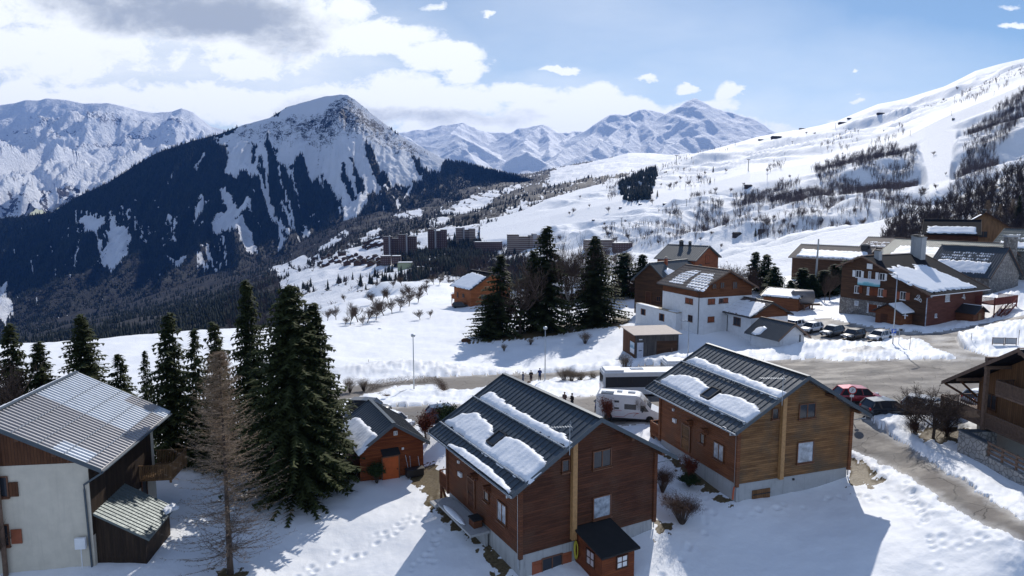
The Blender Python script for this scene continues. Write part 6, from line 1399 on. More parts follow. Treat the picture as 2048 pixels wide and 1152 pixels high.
lowblock(796, 826, 525, 536, 900, 'pale green flat-roofed building below the left towers', plain('pale_green_wall', (.33, .36, .22), .8)); lowblock(828, 852, 534, 542, 880, 'dark low shed with a snowy roof right of the pale green building', M_dark)
lowblock(762, 782, 512, 522, 1000, 'low building at the foot of the leftmost tower', M_tw); lowblock(784, 802, 512, 520, 990, 'second low building at the foot of the joined tower', M_tw)
# village chalets: one prototype, copied
def mini_chalet(name, w, l, h, mat, loc, rz, label, group, cat='chalet'):
    r = empty(name, loc, rz, label, cat, group)
    m = MB(); m.prism([(-w/2, -3), (w/2, -3), (w/2, h), (0, h+w*.28), (-w/2, h)], 1, -l/2, l/2); m.build('wall', mat, r)
    e = w/2+.9; zt = h+w*.28+.02; zl = zt-.56*e; m = MB(); m.prism([(-e, zl), (0, zt), (e, zl), (e, zl+.3), (0, zt+.3), (-e, zl+.3)], 1, -l/2-.9, l/2+.9); rr = m.build('roof', M_slate, r)
    m = MB(); zt += .32; m.prism([(-e*.9, zt-.56*e*.9), (-.3, zt-.17), (-.3, zt+.15), (-e*.9, zt-.56*e*.9+.3)], 1, -l/2-.5, l/2+.5); m.build('snow_layer', M_snow, rr)
    for u in (-w*.25, w*.1): m = MB(); m.box((u+.5, -l/2-.03, h*.55), (1.2, .06, 1.2)); m.build('window', M_glass, r)
    return r
VIL = [(648,520),(660,514),(672,518),(684,511),(690,521),(700,516),(706,524),(713,512),(720,520),(728,526),(736,517),(742,524),(750,515),(676,527),(664,527),(694,530),(745,531),(716,530),(640,528),(630,520),(652,533),(756,522),(760,530)]
VIL2 = [(735,490),(742,486),(750,483),(758,481),(738,497),(748,493),(757,489),(764,484),(763,492),(730,495)]
proto = None; rv = random.Random(3)
def zval(px, Y):      # height of the valley sheet near a column and distance
    j = int(np.argmin(np.abs(vPX[0]-px))); i = int(np.argmin(np.abs(vY[:, j]-Y))); return vX[i, j], vY[i, j], vZ[i, j]
def vat(px, py):      # nearest visible point of the valley sheet at a photo pixel
    j = int(np.argmin(np.abs(vPX[0]-px))); PXc, PYc = proj(vX[:, j], vY[:, j], vZ[:, j]); i = int(np.argmin(np.abs(PYc-py))); return vX[i, j], vY[i, j], vZ[i, j]
allo = None
for grp, lst, lab in (('chalets of the village below the towers', VIL, 'tiny snow-roofed chalet in the village cluster left below the resort towers'), ('terraced chalets left of the towers', VIL2, 'tiny dark chalet on the snowy rise left of the leftmost tower')):
    for i, (px, py) in enumerate(lst):
        p = vat(px, py)
        if proto is None: o = proto = mini_chalet('village_chalet', 9, 10, 4.5, M_wood_brown, p, .3, lab, grp); pch = [c for c in C.objects if c.parent == proto or (c.parent and c.parent.parent == proto)]
        else: o = copy_tree(proto, None, pch); o.location = [float(t) for t in p]
        o['label'] = lab; o['group'] = grp; o.rotation_euler = (0, 0, rv.uniform(-.9, .9)); s_ = rv.uniform(.8, 1.25); o.scale = (s_, s_, s_)
for (px, py, Y, w, lab) in ((1052, 500, 700, 12, 'small dark gabled house between the birches and the wide striped slab'),(1140, 500, 640, 14, 'brown roofed house behind the thin birches'),(1128, 522, 500, 12, 'snow-roofed house just left of the right-hand central spruce'),(1175, 512, 560, 12, 'snow-roofed chalet hidden behind the right-hand central spruce')):
    p = vat(px, py); mini_chalet('house', w, w*1.1, 5, M_wood_brown, p, .5, lab, None, 'house')
# ================================================================ VEHICLES
def wheel(parent, x, y, r, w=.22):
    sg = 1 if y > 0 else -1
    k = MB(); k.lathe([(r*.62, -w/2), (r*.93, -w/2), (r, -w/2+.04), (r, w/2-.04), (r*.93, w/2), (r*.62, w/2)], (x, y, r), 20, 'Y'); t = k.build('wheel', M_tyre, parent, True)
    k = MB(); k.lathe([(r*.62, y+sg*(w/2-.05)), (r*.56, y+sg*(w/2-.01)), (.06, y+sg*(w/2-.03)), (.02, y+sg*(w/2))], (x, 0, r), 10, 'Y'); k.build('rim', M_rim, t)
def car(label, loc, rz, L=4.3, W=1.8, H=1.55, col=(.05, .05, .06), group=None, suv=False, snow=False, cat='car', metal=.3, rack=False):
    nm = 'paint_%02x%02x%02x' % tuple(int(min(1, c)*255) for c in col); m = MT.get(nm) or paint(nm, col, .3, metal)
    r = empty('parked_car', loc, rz, label, cat, group); h = L/2; bz = .22 if not suv else .28; belt = H*.60; w = W/2
    prof = [(-h, .45, belt*.80, .80), (-h+.06, bz+.08, belt*.98, .90), (-h+.35, bz, belt*1.03, .98), (-h+.9, bz, belt*1.02, 1), (0, bz, belt, 1), (h-1.35, bz, belt*.97, 1), (h-1.0, bz, belt*.93, .99), (h-.5, bz, belt*.86, .96), (h-.15, bz+.05, belt*.76, .88), (h, .42, belt*.60, .76)]
    V = []; F = []; n = 10
    for x, z0, z1, f in prof:
        ww = w*f; V += [(x, -ww*.9, z0), (x, -ww, z0+.12), (x, -ww*1.0, (z0+z1)/2), (x, -ww*.96, z1-.08), (x, -ww*.82, z1), (x, ww*.82, z1), (x, ww*.96, z1-.08), (x, ww, (z0+z1)/2), (x, ww, z0+.12), (x, ww*.9, z0)]
    for i in range(len(prof)-1):
        for k in range(n): a = i*n+k; b = i*n+(k+1) % n; F.append((a, b, b+n, a+n))
    F += [tuple(range(n))[::-1], tuple(range((len(prof)-1)*n, len(prof)*n))]
    k = MB(); k.add(V, F); k.build('body', m, r, True)
    xa, xb, xc, xd = h-1.05, h-1.75, -h+.55, -h+.12      # screen base, roof front, roof rear, tailgate base
    wr, wb = w*.74, w*.93; zt = H-.05
    def ring(o=0, dz=0): return [(xa, -wb-o, belt-.04), (xa, wb+o, belt-.04), (xd, wb+o, belt-.0), (xd, -wb-o, belt), (xb, -wr-o, zt+dz), (xb, wr+o, zt+dz), (xc, wr+o, zt-.03+dz), (xc, -wr-o, zt-.03+dz)]
    k = MB(); k.add(ring(), [(0, 1, 5, 4), (2, 3, 7, 6), (0, 4, 7, 3), (1, 2, 6, 5), (4, 5, 6, 7)]); k.build('windows', M_glass, r)
    k = MB(); g = ring(.012); mid = ((xb+xc)/2)
    k.add([(xb+.02, -wr*.95, zt), (xb+.02, wr*.95, zt), (mid, wr*1.0, zt+.06), (mid, -wr*1.0, zt+.06), (xc-.1, wr*.93, zt), (xc-.1, -wr*.93, zt), (xb+.06, -wr*1.02, zt-.05), (xb+.06, wr*1.02, zt-.05), (mid, wr*1.06, zt-.02), (mid, -wr*1.06, zt-.02), (xc-.14, wr, zt-.06), (xc-.14, -wr, zt-.06)],
          [(0, 1, 2, 3), (3, 2, 4, 5), (0, 6, 7, 1), (1, 7, 8, 2), (2, 8, 10, 4), (0, 3, 9, 6), (3, 5, 11, 9), (4, 10, 11, 5)])
    for s in (0, 1): k.bar(g[s], g[s+4], .06); k.bar(g[s+2], g[s+6], .16 if not suv else .12)
    for y0, y1 in ((-wb-.012, -wr-.012), (wb+.012, wr+.012)):
        k.bar((.05, y0, belt), (-.05, y1, zt-.02), .07); k.bar((xc+.55, y0, belt), (xc+.35, y1, zt-.03), .12)
    k.build('roof', m, r)
    rr = .34 if suv else .31
    for x in (h-.82, -h+.78):
        for y in (-w+.10, w-.10):
            wheel(r, x, y, rr)
    k = MB()
    for x in (h-.82, -h+.78):
        for s in (-1, 1):
            n2 = 10; pts = [(x+(rr+.06)*math.cos(a), s*(w+.004), rr+(rr+.06)*math.sin(a)) for a in np.linspace(-.1, math.pi+.1, n2)]
            k.tube(pts, .045, 5)
        k.box((x, 0, rr+.04), (2*rr+.1, 2*w-.03, .3))
    k.box((0, 0, bz+.05), (L-1.0, 2*w*.98, .16)); k.box((h-.08, 0, .42), (.14, W*.8, .24)); k.box((-h+.06, 0, .45), (.14, W*.82, .2)); k.build('lower_trim', M_blackplastic, r)
    for s in (-1, 1):
        k = MB(); k.box((h-.16, s*w*.68, belt*.74), (.26, w*.38, .14)); k.build('headlight', M_lens, r, bevel=.02)
        k = MB(); k.box((-h+.10, s*w*.76, belt*.90), (.16, w*.26, .22)); k.build('taillight', M_red, r, bevel=.02)
        k = MB(); k.box((xa-.25, s*(w+.09), belt+.06), (.12, .18, .12)); k.build('mirror', m, r, bevel=.02)
    k = MB(); k.box((h+.005, 0, .45), (.02, .5, .11)); k.build('number_plate', M_white, r)
    if rack:
        k = MB()
        for s in (-1, 1): k.bar((xb-.1, s*wr*.85, zt+.12), (xc, s*wr*.85, zt+.12), .05)
        k.build('roof_rail', M_dark, r)
    if snow: blob('snow_layer', ((xb+xc)/2, 0, zt+.03), (xb-xc+.1, 2*wr, .3), M_snow, r, 4); blob('snow_layer', (h-.6, 0, belt*.9), (1.0, W*.85, .22), M_snow, r, 5)
    return r
def heading(pr, pf):       # from the pixel under the rear to the pixel under the front
    a, b = gp(*pr), gp(*pf); return (a+b)/2, math.atan2(b[1]-a[1], b[0]-a[0])
p, a = heading((1738, 834), (1806, 829)); car('dark blue-black compact suv parked at the driveway corner', p, a, 4.25, 1.82, 1.62, (.006, .012, .022), suv=True)
p, a = heading((1690, 806), (1742, 803)); car('red compact suv parked behind the dark blue one', p, a, 4.5, 1.85, 1.6, (.30, .008, .025), suv=True)
p, a = heading((1832, 824), (1885, 834)); car('white car parked under the bare orchard trees, rear towards the driveway', p, a, 4.4, 1.8, 1.6, (.72, .72, .72), metal=0)
p, a = heading((1880, 842), (1915, 838)); car('silver car with a snow-covered roof behind the bare orchard trees', p, a, 4.2, 1.8, 1.5, (.4, .41, .42), snow=True)
p = gp(1975, 812); car('car under thick snow half hidden by the balcony chalet', p, .1, 4.3, 1.8, 1.55, (.3, .32, .35), snow=True)
PK = [((1622, 664), (.62, .63, .66), True, 'white suv, leftmost fully seen car of the row parked before the lodge', True), ((1664, 671), (.10, .11, .12), True, 'dark grey suv second in the row parked before the lodge', False), ((1706, 677), (.035, .037, .042), False, 'black hatchback third in the row parked before the lodge', False),
      ((1758, 680), (.55, .56, .58), False, 'silver hatchback with roof bars, nearest the parking sign', True), ((1586, 657), (.66, .67, .70), False, 'white car half hidden behind the tiny white garage', False)]
for (px, py), col, suv, lb, rk_ in PK: car(lb, gp(px, py), math.atan2(-.55, -.83), 4.25, 1.8, 1.62 if suv else 1.48, col, 'cars parked in front of the lodge', suv, rack=rk_)
p = gp(738, 826); car('black estate car with snow on its roof behind the cabin', (p[0], p[1], p[2]), -.15, 4.7, 1.85, 1.6, (.012, .012, .014), suv=True, snow=False)
p = gp(788, 853); car('white car on the road right behind the cabin roof', p, -.55, 4.3, 1.8, 1.45, (.75, .75, .77), snow=True, metal=0)
p = gp(684, 850); car('snow-covered white car behind the left corner of the cabin', p, -.3, 4.2, 1.8, 1.45, (.7, .7, .72), snow=True, metal=0)
p = gp(893, 838); car('dark blue car mostly hidden behind the centre chalet roof', p, .3, 4.2, 1.8, 1.5, (.03, .06, .12))
p = gp(921, 615.5); car('dark car parked beside the orange chalet on the snowfield', p, .1, 4.4, 1.8, 1.6, (.02, .02, .025), suv=True)
p = gp(1314, 600.5); car('black car parked beside the dark brown barn', p, .1, 4.6, 1.85, 1.6, (.015, .015, .018), suv=True)

# ---- camper van
p, a = heading((1215, 838), (1300, 838)); cv = empty('camper_van', p, a, 'white high-roofed camper van with red stripes and bicycles on its back', 'van')
h = 3.05; m_w = paint('van_white', (.70, .71, .73), .35, 0)
side = [(-h, .35), (-h+.02, 2.45), (-h+.25, 2.6), (h-2.3, 2.6), (h-1.95, 2.5), (h-1.35, 1.85), (h-.95, 1.42), (h-.25, 1.12), (h, .85), (h, .4)]
k = MB(); n = len(side); V = []
for y, sc__ in ((-1.0, 0), (-.95, 1), (.95, 1), (1.0, 0)): V += [(x, y, z if sc__ == 0 and z < 1.3 else (z if sc__ else min(z, 2.35))) for x, z in side]
F = [tuple(range(n)), tuple(range(3*n, 4*n))[::-1]]
for j in range(3):
    for i in range(n): F.append((j*n+i, (j+1)*n+i, (j+1)*n+(i+1) % n, j*n+(i+1) % n))
k.add(V, F); k.build('body', m_w, cv, bevel=.05)
for s in (-1, 1):
    for (x0, x1, z0, z1) in ((-.35, .75, 1.25, 1.75), (-1.3, -.85, 1.85, 2.05), (-1.3, -.85, 1.2, 1.38)): k = MB(); k.box(((x0+x1)/2, s*1.005, (z0+z1)/2), (x1-x0, .03, z1-z0)); k.build('window', M_glass, cv, bevel=.01)
    k = MB(); k.add([(1.15, s*1.012, 1.15), (1.95, s*1.012, 1.15), (1.55, s*1.012, 1.68), (1.15, s*1.012, 1.72), (1.15, s*.99, 1.15), (1.95, s*.99, 1.15), (1.55, s*.99, 1.68), (1.15, s*.99, 1.72)], [(0, 1, 2, 3), (4, 5, 6, 7), (0, 1, 5, 4), (1, 2, 6, 5), (2, 3, 7, 6), (3, 0, 4, 7)]); k.build('window', M_glass, cv)
    k = MB(); q = [(-1.9, .55), (-1.0, .48), (-.4, .5), (0, .8), (.5, .95), (1.0, .95)]
    for u, v in zip(q[:-1], q[1:]): k.bar((u[0], s*1.013, u[1]), (v[0], s*1.013, v[1]), .05, .02)
    q = [(.5, .6), (.8, .9), (1.05, .95)]
    for u, v in zip(q[:-1], q[1:]): k.bar((u[0], s*1.013, u[1]), (v[0], s*1.013, v[1]), .05, .02)
    k.bar((-2.0, s*1.013, 1.08), (-.6, s*1.013, 1.1), .03, .02); k.build('red_stripe', M_red, cv)
    k = MB(); k.box((h-.28, s*.78, .98), (.4, .32, .2)); k.build('headlight', M_lens, cv, bevel=.03)
    k = MB(); k.box((1.35, s*1.15, 1.25), (.15, .2, .3)); k.build('mirror', M_blackplastic, cv, bevel=.02)
    for x in (h-1.0, -h+1.2): wheel(cv, x, s*.94, .37, .26)
k = MB(); k.add([(h-1.32, -.82, 1.84), (h-1.32, .82, 1.84), (h-.93, .88, 1.44), (h-.93, -.88, 1.44), (h-1.40, -.82, 1.82), (h-1.40, .82, 1.82), (h-1.0, .88, 1.40), (h-1.0, -.88, 1.40)], [(0, 1, 2, 3), (4, 5, 6, 7), (0, 1, 5, 4), (1, 2, 6, 5), (2, 3, 7, 6), (3, 0, 4, 7)]); k.build('windscreen', M_glass, cv)
k = MB(); k.box((0, 0, .32), (5.7, 1.96, .18)); k.build('lower_trim', M_blackplastic, cv)
for (x, y, dx, dy) in ((-.9, .2, .5, .5), (.25, .1, .7, .5), (-2.4, -.3, .4, .4)): k = MB(); k.box((x, y, 2.64), (dx, dy, .1)); k.build('roof_hatch', M_curt, cv, bevel=.02)
k = MB(); k.box((-2.0, -.5, 2.63), (1.2, .9, .05)); k.build('solar_panel', M_glass, cv)
for yb in (-.3, -.12):
    b = empty('bicycle', (p[0]-math.cos(a)*(h+.2+yb*.6), p[1]-math.sin(a)*(h+.2+yb*.6), p[2]+.55), a+1.57, 'bicycle hanging on the rear rack of the camper van, %s' % ('next to its back door' if yb > -.2 else 'outermost'), 'bicycle', 'bicycles on the camper van')
    for xx in (-.5, .5): k = MB(); k.tube([(xx+.33*math.cos(t), 0, .35+.33*math.sin(t)) for t in np.linspace(0, 6.283, 18)], .025, 5, False); k.build('wheel', M_tyre, b)
    k = MB()
    for u, v in (((-.5, .35), (-.15, .38)), ((-.15, .38), (.35, .85)), ((-.3, .85), (.33, .88)), ((-.15, .38), (-.3, .9)), ((-.5, .35), (-.3, .85)), ((.5, .35), (.33, .95))): k.bar((u[0], 0, u[1]), (v[0], 0, v[1]), .04)
    k.build('frame', paint('bike_blue', (.03, .05, .3), .4, 0) if yb > -.2 else M_red, b); k = MB(); k.box((-.31, 0, .93), (.24, .1, .05)); k.build('saddle', M_black, b); k = MB(); k.bar((.33, -.25, .98), (.33, .25, .98), .03); k.build('handlebar', M_dark, b)

# ---- buses
def bus(label, loc, rz, L=12.2, H=3.05, name='bus', strip=True, group='white coaches'):
    b = empty(name, loc, rz, label, 'bus', group); h = L/2; w = 1.27
    k = MB(); k.box((0, 0, (.35+H)/2), (L, 2*w, H-.35)); k.build('body', m_w, b, bevel=.12)
    for s in (-1, 1):
        k = MB(); k.box((-.1, s*(w+.01), H*.62), (L-.7, .03, H*.40)); wb = k.build('window_band', M_glass, b)
        for i in range(6): k = MB(); k.box((-h+1.6+i*1.75, s*(w+.022), H*.70), (.05, .02, H*.22)); k.build('window_bar', M_blackplastic, wb)
        for x in (h-2.6, -h+3.2): wheel(b, x, s*(w-.14), .48, .3)
        k = MB(); k.box((h-.02, s*.85, .75), (.1, .35, .2)); k.build('headlight', M_lens, b); k = MB(); k.box((-h+.02, s*.9, 1.0), (.1, .2, .45)); k.build('taillight', M_red, b)
        k = MB(); k.bar((h-.1, s*1.1, H-.3), (h+.35, s*1.35, H-.5), .05); k.box((h+.36, s*1.36, H-.85), (.1, .2, .5)); k.build('mirror', M_blackplastic, b)
    k = MB(); k.box((h+.01, 0, 1.85), (.03, 2.3, 1.7)); k.build('windscreen', M_glass, b); k = MB(); k.box((-h-.01, 0, 2.1), (.03, 2.1, 1.1)); k.build('rear_window', M_glass, b)
    k = MB(); k.box((-h+1.3, 0, H+.08), (2.2, 2.2, .26)); k.build('roof_unit', m_w, b, bevel=.06); k = MB(); k.box((-h+4.2, .3, H+.03), (1.5, .8, .08)); k.build('roof_hatch', M_curt, b, bevel=.02)
    k = MB(); k.box((0, 0, .38), (L-.1, 2*w-.05, .16)); k.build('lower_trim', M_blackplastic, b)
    return b
p0 = gp(1206, 797); bus('long white coach with a dark window band parked behind the camper van', (p0[0]+6.0, p0[1]+1.3, p0[2]+.1), .06)
bus('second white coach just behind the first, mostly hidden by the golden chalet roof', (p0[0]+14.2, p0[1]+6.0, p0[2]+.1), .06)

# ================================================================ PEOPLE
def person(label, loc, rz, ht=1.72, coat=(.03, .03, .035), legs=(.03, .03, .045), hair=(.03, .02, .015), arms='phone', cap=None, longcoat=False):
    s = ht/1.75; r = empty('person', loc, rz, label, 'person', 'people standing by the road')
    P_ = {}; vs = []; es = []; rad = []
    def pt(k, x, y, z, rr): P_[k] = len(vs); vs.append((x*s, y*s, z*s)); rad.append(rr*s)
    def e(a, b): es.append((P_[a], P_[b]))
    pt('pel', 0, 0, .95, .15); pt('waist', 0, 0, 1.10, .125); pt('chest', .0, 0, 1.32, .16); pt('neckb', 0, 0, 1.47, .07); pt('neck', .01, 0, 1.54, .055); pt('head', .02, 0, 1.65, .092); pt('top', .01, 0, 1.73, .06)
    pt('nose', .115, 0, 1.635, .016); pt('chin', .07, 0, 1.575, .04)
    for a, b in (('pel', 'waist'), ('waist', 'chest'), ('chest', 'neckb'), ('neckb', 'neck'), ('neck', 'head'), ('head', 'top'), ('head', 'nose'), ('head', 'chin')): e(a, b)
    for n_, sg in (('l', 1), ('r', -1)):
        pt('hip'+n_, 0, .09*sg, .88, .095); pt('kn'+n_, .02, .10*sg, .48, .062); pt('an'+n_, -.01, .11*sg, .09, .042); pt('toe'+n_, .15, .13*sg, .03, .035)
        for a, b in (('pel', 'hip'+n_), ('hip'+n_, 'kn'+n_), ('kn'+n_, 'an'+n_), ('an'+n_, 'toe'+n_)): e(a, b)
        up = arms == 'phone'
        pt('sh'+n_, 0, .19*sg, 1.42, .065); pt('el'+n_, -.02 if up else -.03, .25*sg, 1.14, .045); pt('wr'+n_, .22 if up else .05, (.10 if up else .28)*sg, 1.16 if up else .90, .030); pt('palm'+n_, .29 if up else .07, (.06 if up else .28)*sg, 1.19 if up else .83, .030)
        for a, b in (('chest', 'sh'+n_), ('sh'+n_, 'el'+n_), ('el'+n_, 'wr'+n_), ('wr'+n_, 'palm'+n_)): e(a, b)
        b0 = vs[P_['palm'+n_]]
        for f in range(5):
            o = (f-2)*.018; ln = (.04, .065, .07, .065, .05)[f]
            d1 = (ln*.8, o*.6-.03*sg*(f == 0), .02) if up else (.01, o*.4, -ln)
            P_['f%s%d' % (n_, f)] = len(vs); vs.append((b0[0]+d1[0]*s*.6, b0[1]+(o+d1[1])*s*.6, b0[2]+d1[2]*s*.6)); rad.append(.010*s); e('palm'+n_, 'f%s%d' % (n_, f))
            P_['g%s%d' % (n_, f)] = len(vs); vs.append((b0[0]+d1[0]*s*.8, b0[1]+(o*1.2+d1[1])*s-.01*sg*s, b0[2]+(d1[2]*1.1+(.02 if up else 0))*s)); rad.append(.008*s); e('f%s%d' % (n_, f), 'g%s%d' % (n_, f))
    me = bpy.data.meshes.new('body'); me.from_pydata(vs, es, []); o = link('body', me, r); me.materials.append(MT.get('skin') or plain('skin', (.45, .26, .19), .6, 0, .08))
    o.modifiers.new('skin', 'SKIN'); me.skin_vertices[0].data[0].use_root = True
    for i, q in enumerate(rad): me.skin_vertices[0].data[i].radius = (q, q)
    o.modifiers.new('sub', 'SUBSURF').levels = 1; o.modifiers['sub'].render_levels = 1
    cm = plain('coat_%d' % len(MT), coat, .8, 0, .2, 8, .3, 30); lm = plain('trousers_%d' % len(MT), legs, .85, 0, .2, 8)
    zb = .55 if longcoat else .84; prof = [(zb, .21 if longcoat else .185), (.95, .18), (1.10, .165), (1.30, .205), (1.42, .20), (1.49, .10)]
    V = []; F = []; n = 14
    for z, q in prof:
        for i in range(n): t = 6.283*i/n; V.append((q*.72*math.cos(t)*s, q*1.12*math.sin(t)*s, z*s+.008*math.sin(3*t)))
    for i in range(len(prof)-1):
        for j in range(n): a = i*n+j; b = i*n+(j+1) % n; F.append((a, b, b+n, a+n))
    k = MB(); k.add(V, F)
    for sg, n_ in ((1, 'l'), (-1, 'r')): k.tube([vs[P_['sh'+n_]], vs[P_['el'+n_]], vs[P_['wr'+n_]]], [.085*s, .065*s, .045*s], 8)
    k.build('coat', cm, r, True)
    k = MB()
    for n_ in 'lr': k.tube([(0, vs[P_['hip'+n_]][1], .92*s), vs[P_['kn'+n_]], vs[P_['an'+n_]]], [.118*s, .082*s, .062*s], 9)
    k.build('trousers', lm, r, True)
    for n_ in 'lr': q = vs[P_['an'+n_]]; blob('shoe', (q[0]+.06*s, q[1], .05), (.29*s, .11*s, .13), M_black, r, 2, 8, .02)
    hm = plain('hair_%d' % len(MT), cap or hair, .85, 0, .2, 10); blob('cap' if cap else 'hair', (.0, 0, 1.685*s), (.225*s, .205*s, .20*s), hm, r, 6, 10, .05, flat=False)
    return r
def spot(px, py): return gp(px, py)
person('person in a long grey-blue coat on the roadside holding something out, leftmost of the three', spot(1046, 768), 0.1, 1.68, (.06, .07, .11), (.03, .03, .04), longcoat=True)
person('person in a black jacket with hands together, middle of the three at the roadside', spot(1062, 765), -1.5, 1.68, (.012, .012, .014), (.05, .02, .02))
person('person in a dark blue jacket beside the lamp post, right of the three', spot(1079.5, 761.5), 1.4, 1.75, (.01, .03, .12), (.02, .025, .05), cap=(.01, .02, .08))
person('person in brown with light hair behind the centre chalet ridge, left of the pair', spot(1129, 815), -2.2, 1.7, (.12, .08, .07), (.04, .03, .03), hair=(.3, .22, .15))
person('person in black behind the centre chalet ridge, right of the pair', spot(1144, 819), -2.6, 1.75, (.015, .013, .014), (.03, .03, .03))

# ================================================================ POSTS, SIGNS, LAMPS
def hpx(base, pxt, pyt):     # height of a vertical thing whose top shows at (pxt, pyt)
    r = ray(pxt, pyt); return r[2]*base[1]/r[1]-base[2]
def street_lamp(base, h, label, kind='disc'):
    r = empty('street_lamp', base, 0, label, 'street lamp', 'street lamps')
    k = MB(); k.tube([(0, 0, -.3), (0, 0, h*.5), (0, 0, h-.3)], [.085, .07, .05], 10); k.build('pole', M_zinc, r, True)
    k = MB()
    if kind == 'disc': k.lathe([(.06, h-.3), (.24, h-.22), (.30, h-.02), (.22, h+.10), (.03, h+.14)], (0, 0, 0), 14)
    else: k.bar((0, 0, h-.28), (-.9, -.2, h-.1), .08); k.box((-.85, -.2, h-.08), (.8, .3, .12), .2)
    k.build('lamp_head', M_curt if kind != 'disc' else M_zinc, r, True)
    return r
b = gp(828, 779); street_lamp(b, hpx(b, 826, 670), 'street lamp with a round head standing in the snowy hedge island')
b = gp(1090, 763); street_lamp(b, hpx(b, 1088, 655), 'street lamp beside the three people at the roadside')
b = gp(1376, 712); street_lamp(b, hpx(b, 1376, 640), 'thin street lamp with an angled snowy head right of the wooden shed', 'arm')
b = gp(1785, 693); pl = street_lamp(b, hpx(b, 1787, 546), 'tall grey lamp post carrying the blue parking sign', 'arm')
hs_ = hpx(b, 1786, 662)
sg = empty('parking_sign', b, -.1, 'blue square parking sign with a white P on the tall lamp post', 'sign')
k = MB(); k.box((.0, -.13, hs_), (.62, .03, .62)); k.build('panel', plain('sign_blue', (.01, .09, .45), .4, 0, .03), sg)
k = MB(); k.box((-.10, -.15, hs_), (.08, .02, .42)); k.box((.02, -.15, hs_+.17), (.2, .02, .07)); k.box((.02, -.15, hs_+.0), (.2, .02, .07)); k.box((.13, -.15, hs_+.085), (.07, .02, .2)); k.build('letter', M_white, sg)
k = MB(); k.box((0, -.13, hs_-.5), (.62, .03, .26)); k.build('lower_plate', M_white, sg); k = MB(); k.bar((-.15, -.15, hs_-.5), (.15, -.15, hs_-.5), .05); k.build('arrow', MT['sign_blue'], sg)
b = gp(1797, 693); r = empty('small_sign', b, 0, 'small dark sign on a thin pole just right of the parking sign', 'sign'); k = MB(); k.tube([(0, 0, 0), (0, 0, 2.6)], .04, 6); k.build('pole', M_zinc, r); k = MB(); k.box((.15, 0, 2.35), (.5, .04, .3)); k.build('panel', M_dark, r)
b = gp(1699, 833); hb = hpx(b, 1704, 780); r = empty('no_parking_sign', b, -.2, 'round red-rimmed white traffic sign on a leaning pole behind the golden chalet', 'sign')
k = MB(); k.tube([(0, 0, 0), (.12, 0, hb+.3)], .035, 6); k.build('pole', M_zinc, r)
k = MB(); k.lathe([(.38, -.05), (.38, -.03)], (.1, 0, hb), 24, 'Y'); k.build('rim', M_red, r); k = MB(); k.lathe([(.29, -.065), (.29, -.051)], (.1, 0, hb), 24, 'Y'); dd = k.build('disc', M_white, r); k = MB(); k.bar((.02, -.075, hb-.12), (.18, -.075, hb+.12), .06, .015); k.bar((.02, -.075, hb+.12), (.12, -.075, hb+.12), .04, .015); k.build('symbol', M_black, dd)
k = MB(); k.box((.08, -.04, hb-.55), (.34, .03, .2)); k.build('lower_plate', M_white, r)
b = gp(12, 1150); hb = hpx(b, 9, 905); r = empty('utility_pole', (b[0], b[1], b[2]), 0, 'weathered wooden utility pole before the cream house at the left edge', 'pole'); k = MB(); k.tube([(0, 0, -1), (0, 0, hb)], [.15, .12], 10); k.build('post', M_beam_g, r, True); k = MB(); k.box((0, -.15, hb*.55), (.16, .1, .3)); k.build('bracket', M_dark, r)
b = gp(1629, 590); hb = hpx(b, 1633, 478); r = empty('concrete_pole', b, 0, 'pale concrete utility pole behind the metal tank', 'pole'); k = MB(); k.tube([(0, 0, -1), (.25, 0, hb)], [.28, .16], 8); k.build('post', M_conc, r)
def stake(px, py, h, lab): b = gp(px, py); r = MB(); r.tube([(b[0], b[1], b[2]-.1), (b[0]+.03, b[1], b[2]+h)], .03, 5); tag(r.build('snow_stake', M_beam, None), lab, 'stake', 'snow marker stakes')
stake(1819, 700, 1.9, 'thin snow stake left of the side road bend'); stake(1941, 694, 1.9, 'thin snow stake in the snow heap right of the side road'); stake(737, 729, .8, 'short stake alone on the open snowfield'); stake(2036, 690, 2.0, 'snow stake right of the two framed panels'); stake(1812, 826, 1.9, 'red-brown snow stake in front of the dark blue car')
b = gp(2008, 693); r = empty('notice_board', b, -.15, 'pair of low grey framed panels standing in the snow heap', 'board')
for sx in (-.75, .75):
    k = MB(); k.box((sx, 0, .75), (1.3, .05, .75)); pn = k.build('panel', M_conc, r); k = MB()
    for z in (.36, 1.14): k.box((sx, 0, z), (1.4, .08, .06))
    for x in (sx-.68, sx+.68): k.box((x, 0, .6), (.06, .08, 1.2))
    k.build('frame', M_beam_g, pn)
# metal tank on timber trestles
b = gp(1606, 620); r = empty('metal_tank', b, -.12, 'grey horizontal metal tank on wooden trestles near the concrete pole', 'tank')
k = MB(); k.lathe([(.2, -2.3), (.9, -2.2), (1.25, -1.9), (1.3, -1.7), (1.3, 1.6), (1.25, 1.65), (.2, 1.66)], (0, 0, 2.5), 22, 'X'); k.build('vessel', metalroof('tank_steel', (.19, .18, .18), .5, .5, .25), r, True)
k = MB(); k.box((.6, -.7, 1.1), (5.2, .18, .2)); k.box((.6, .7, 1.1), (5.2, .18, .2)); k.build('beam', M_wood_brown, r)
for x in (-1.5, 0, 1.4): k = MB(); k.box((x, -.7, .4), (.22, .22, 1.3)); k.box((x, .7, .4), (.22, .22, 1.3)); k.box((x, 0, 1.02), (.2, 1.7, .14)); k.build('trestle', M_beam_g, r)
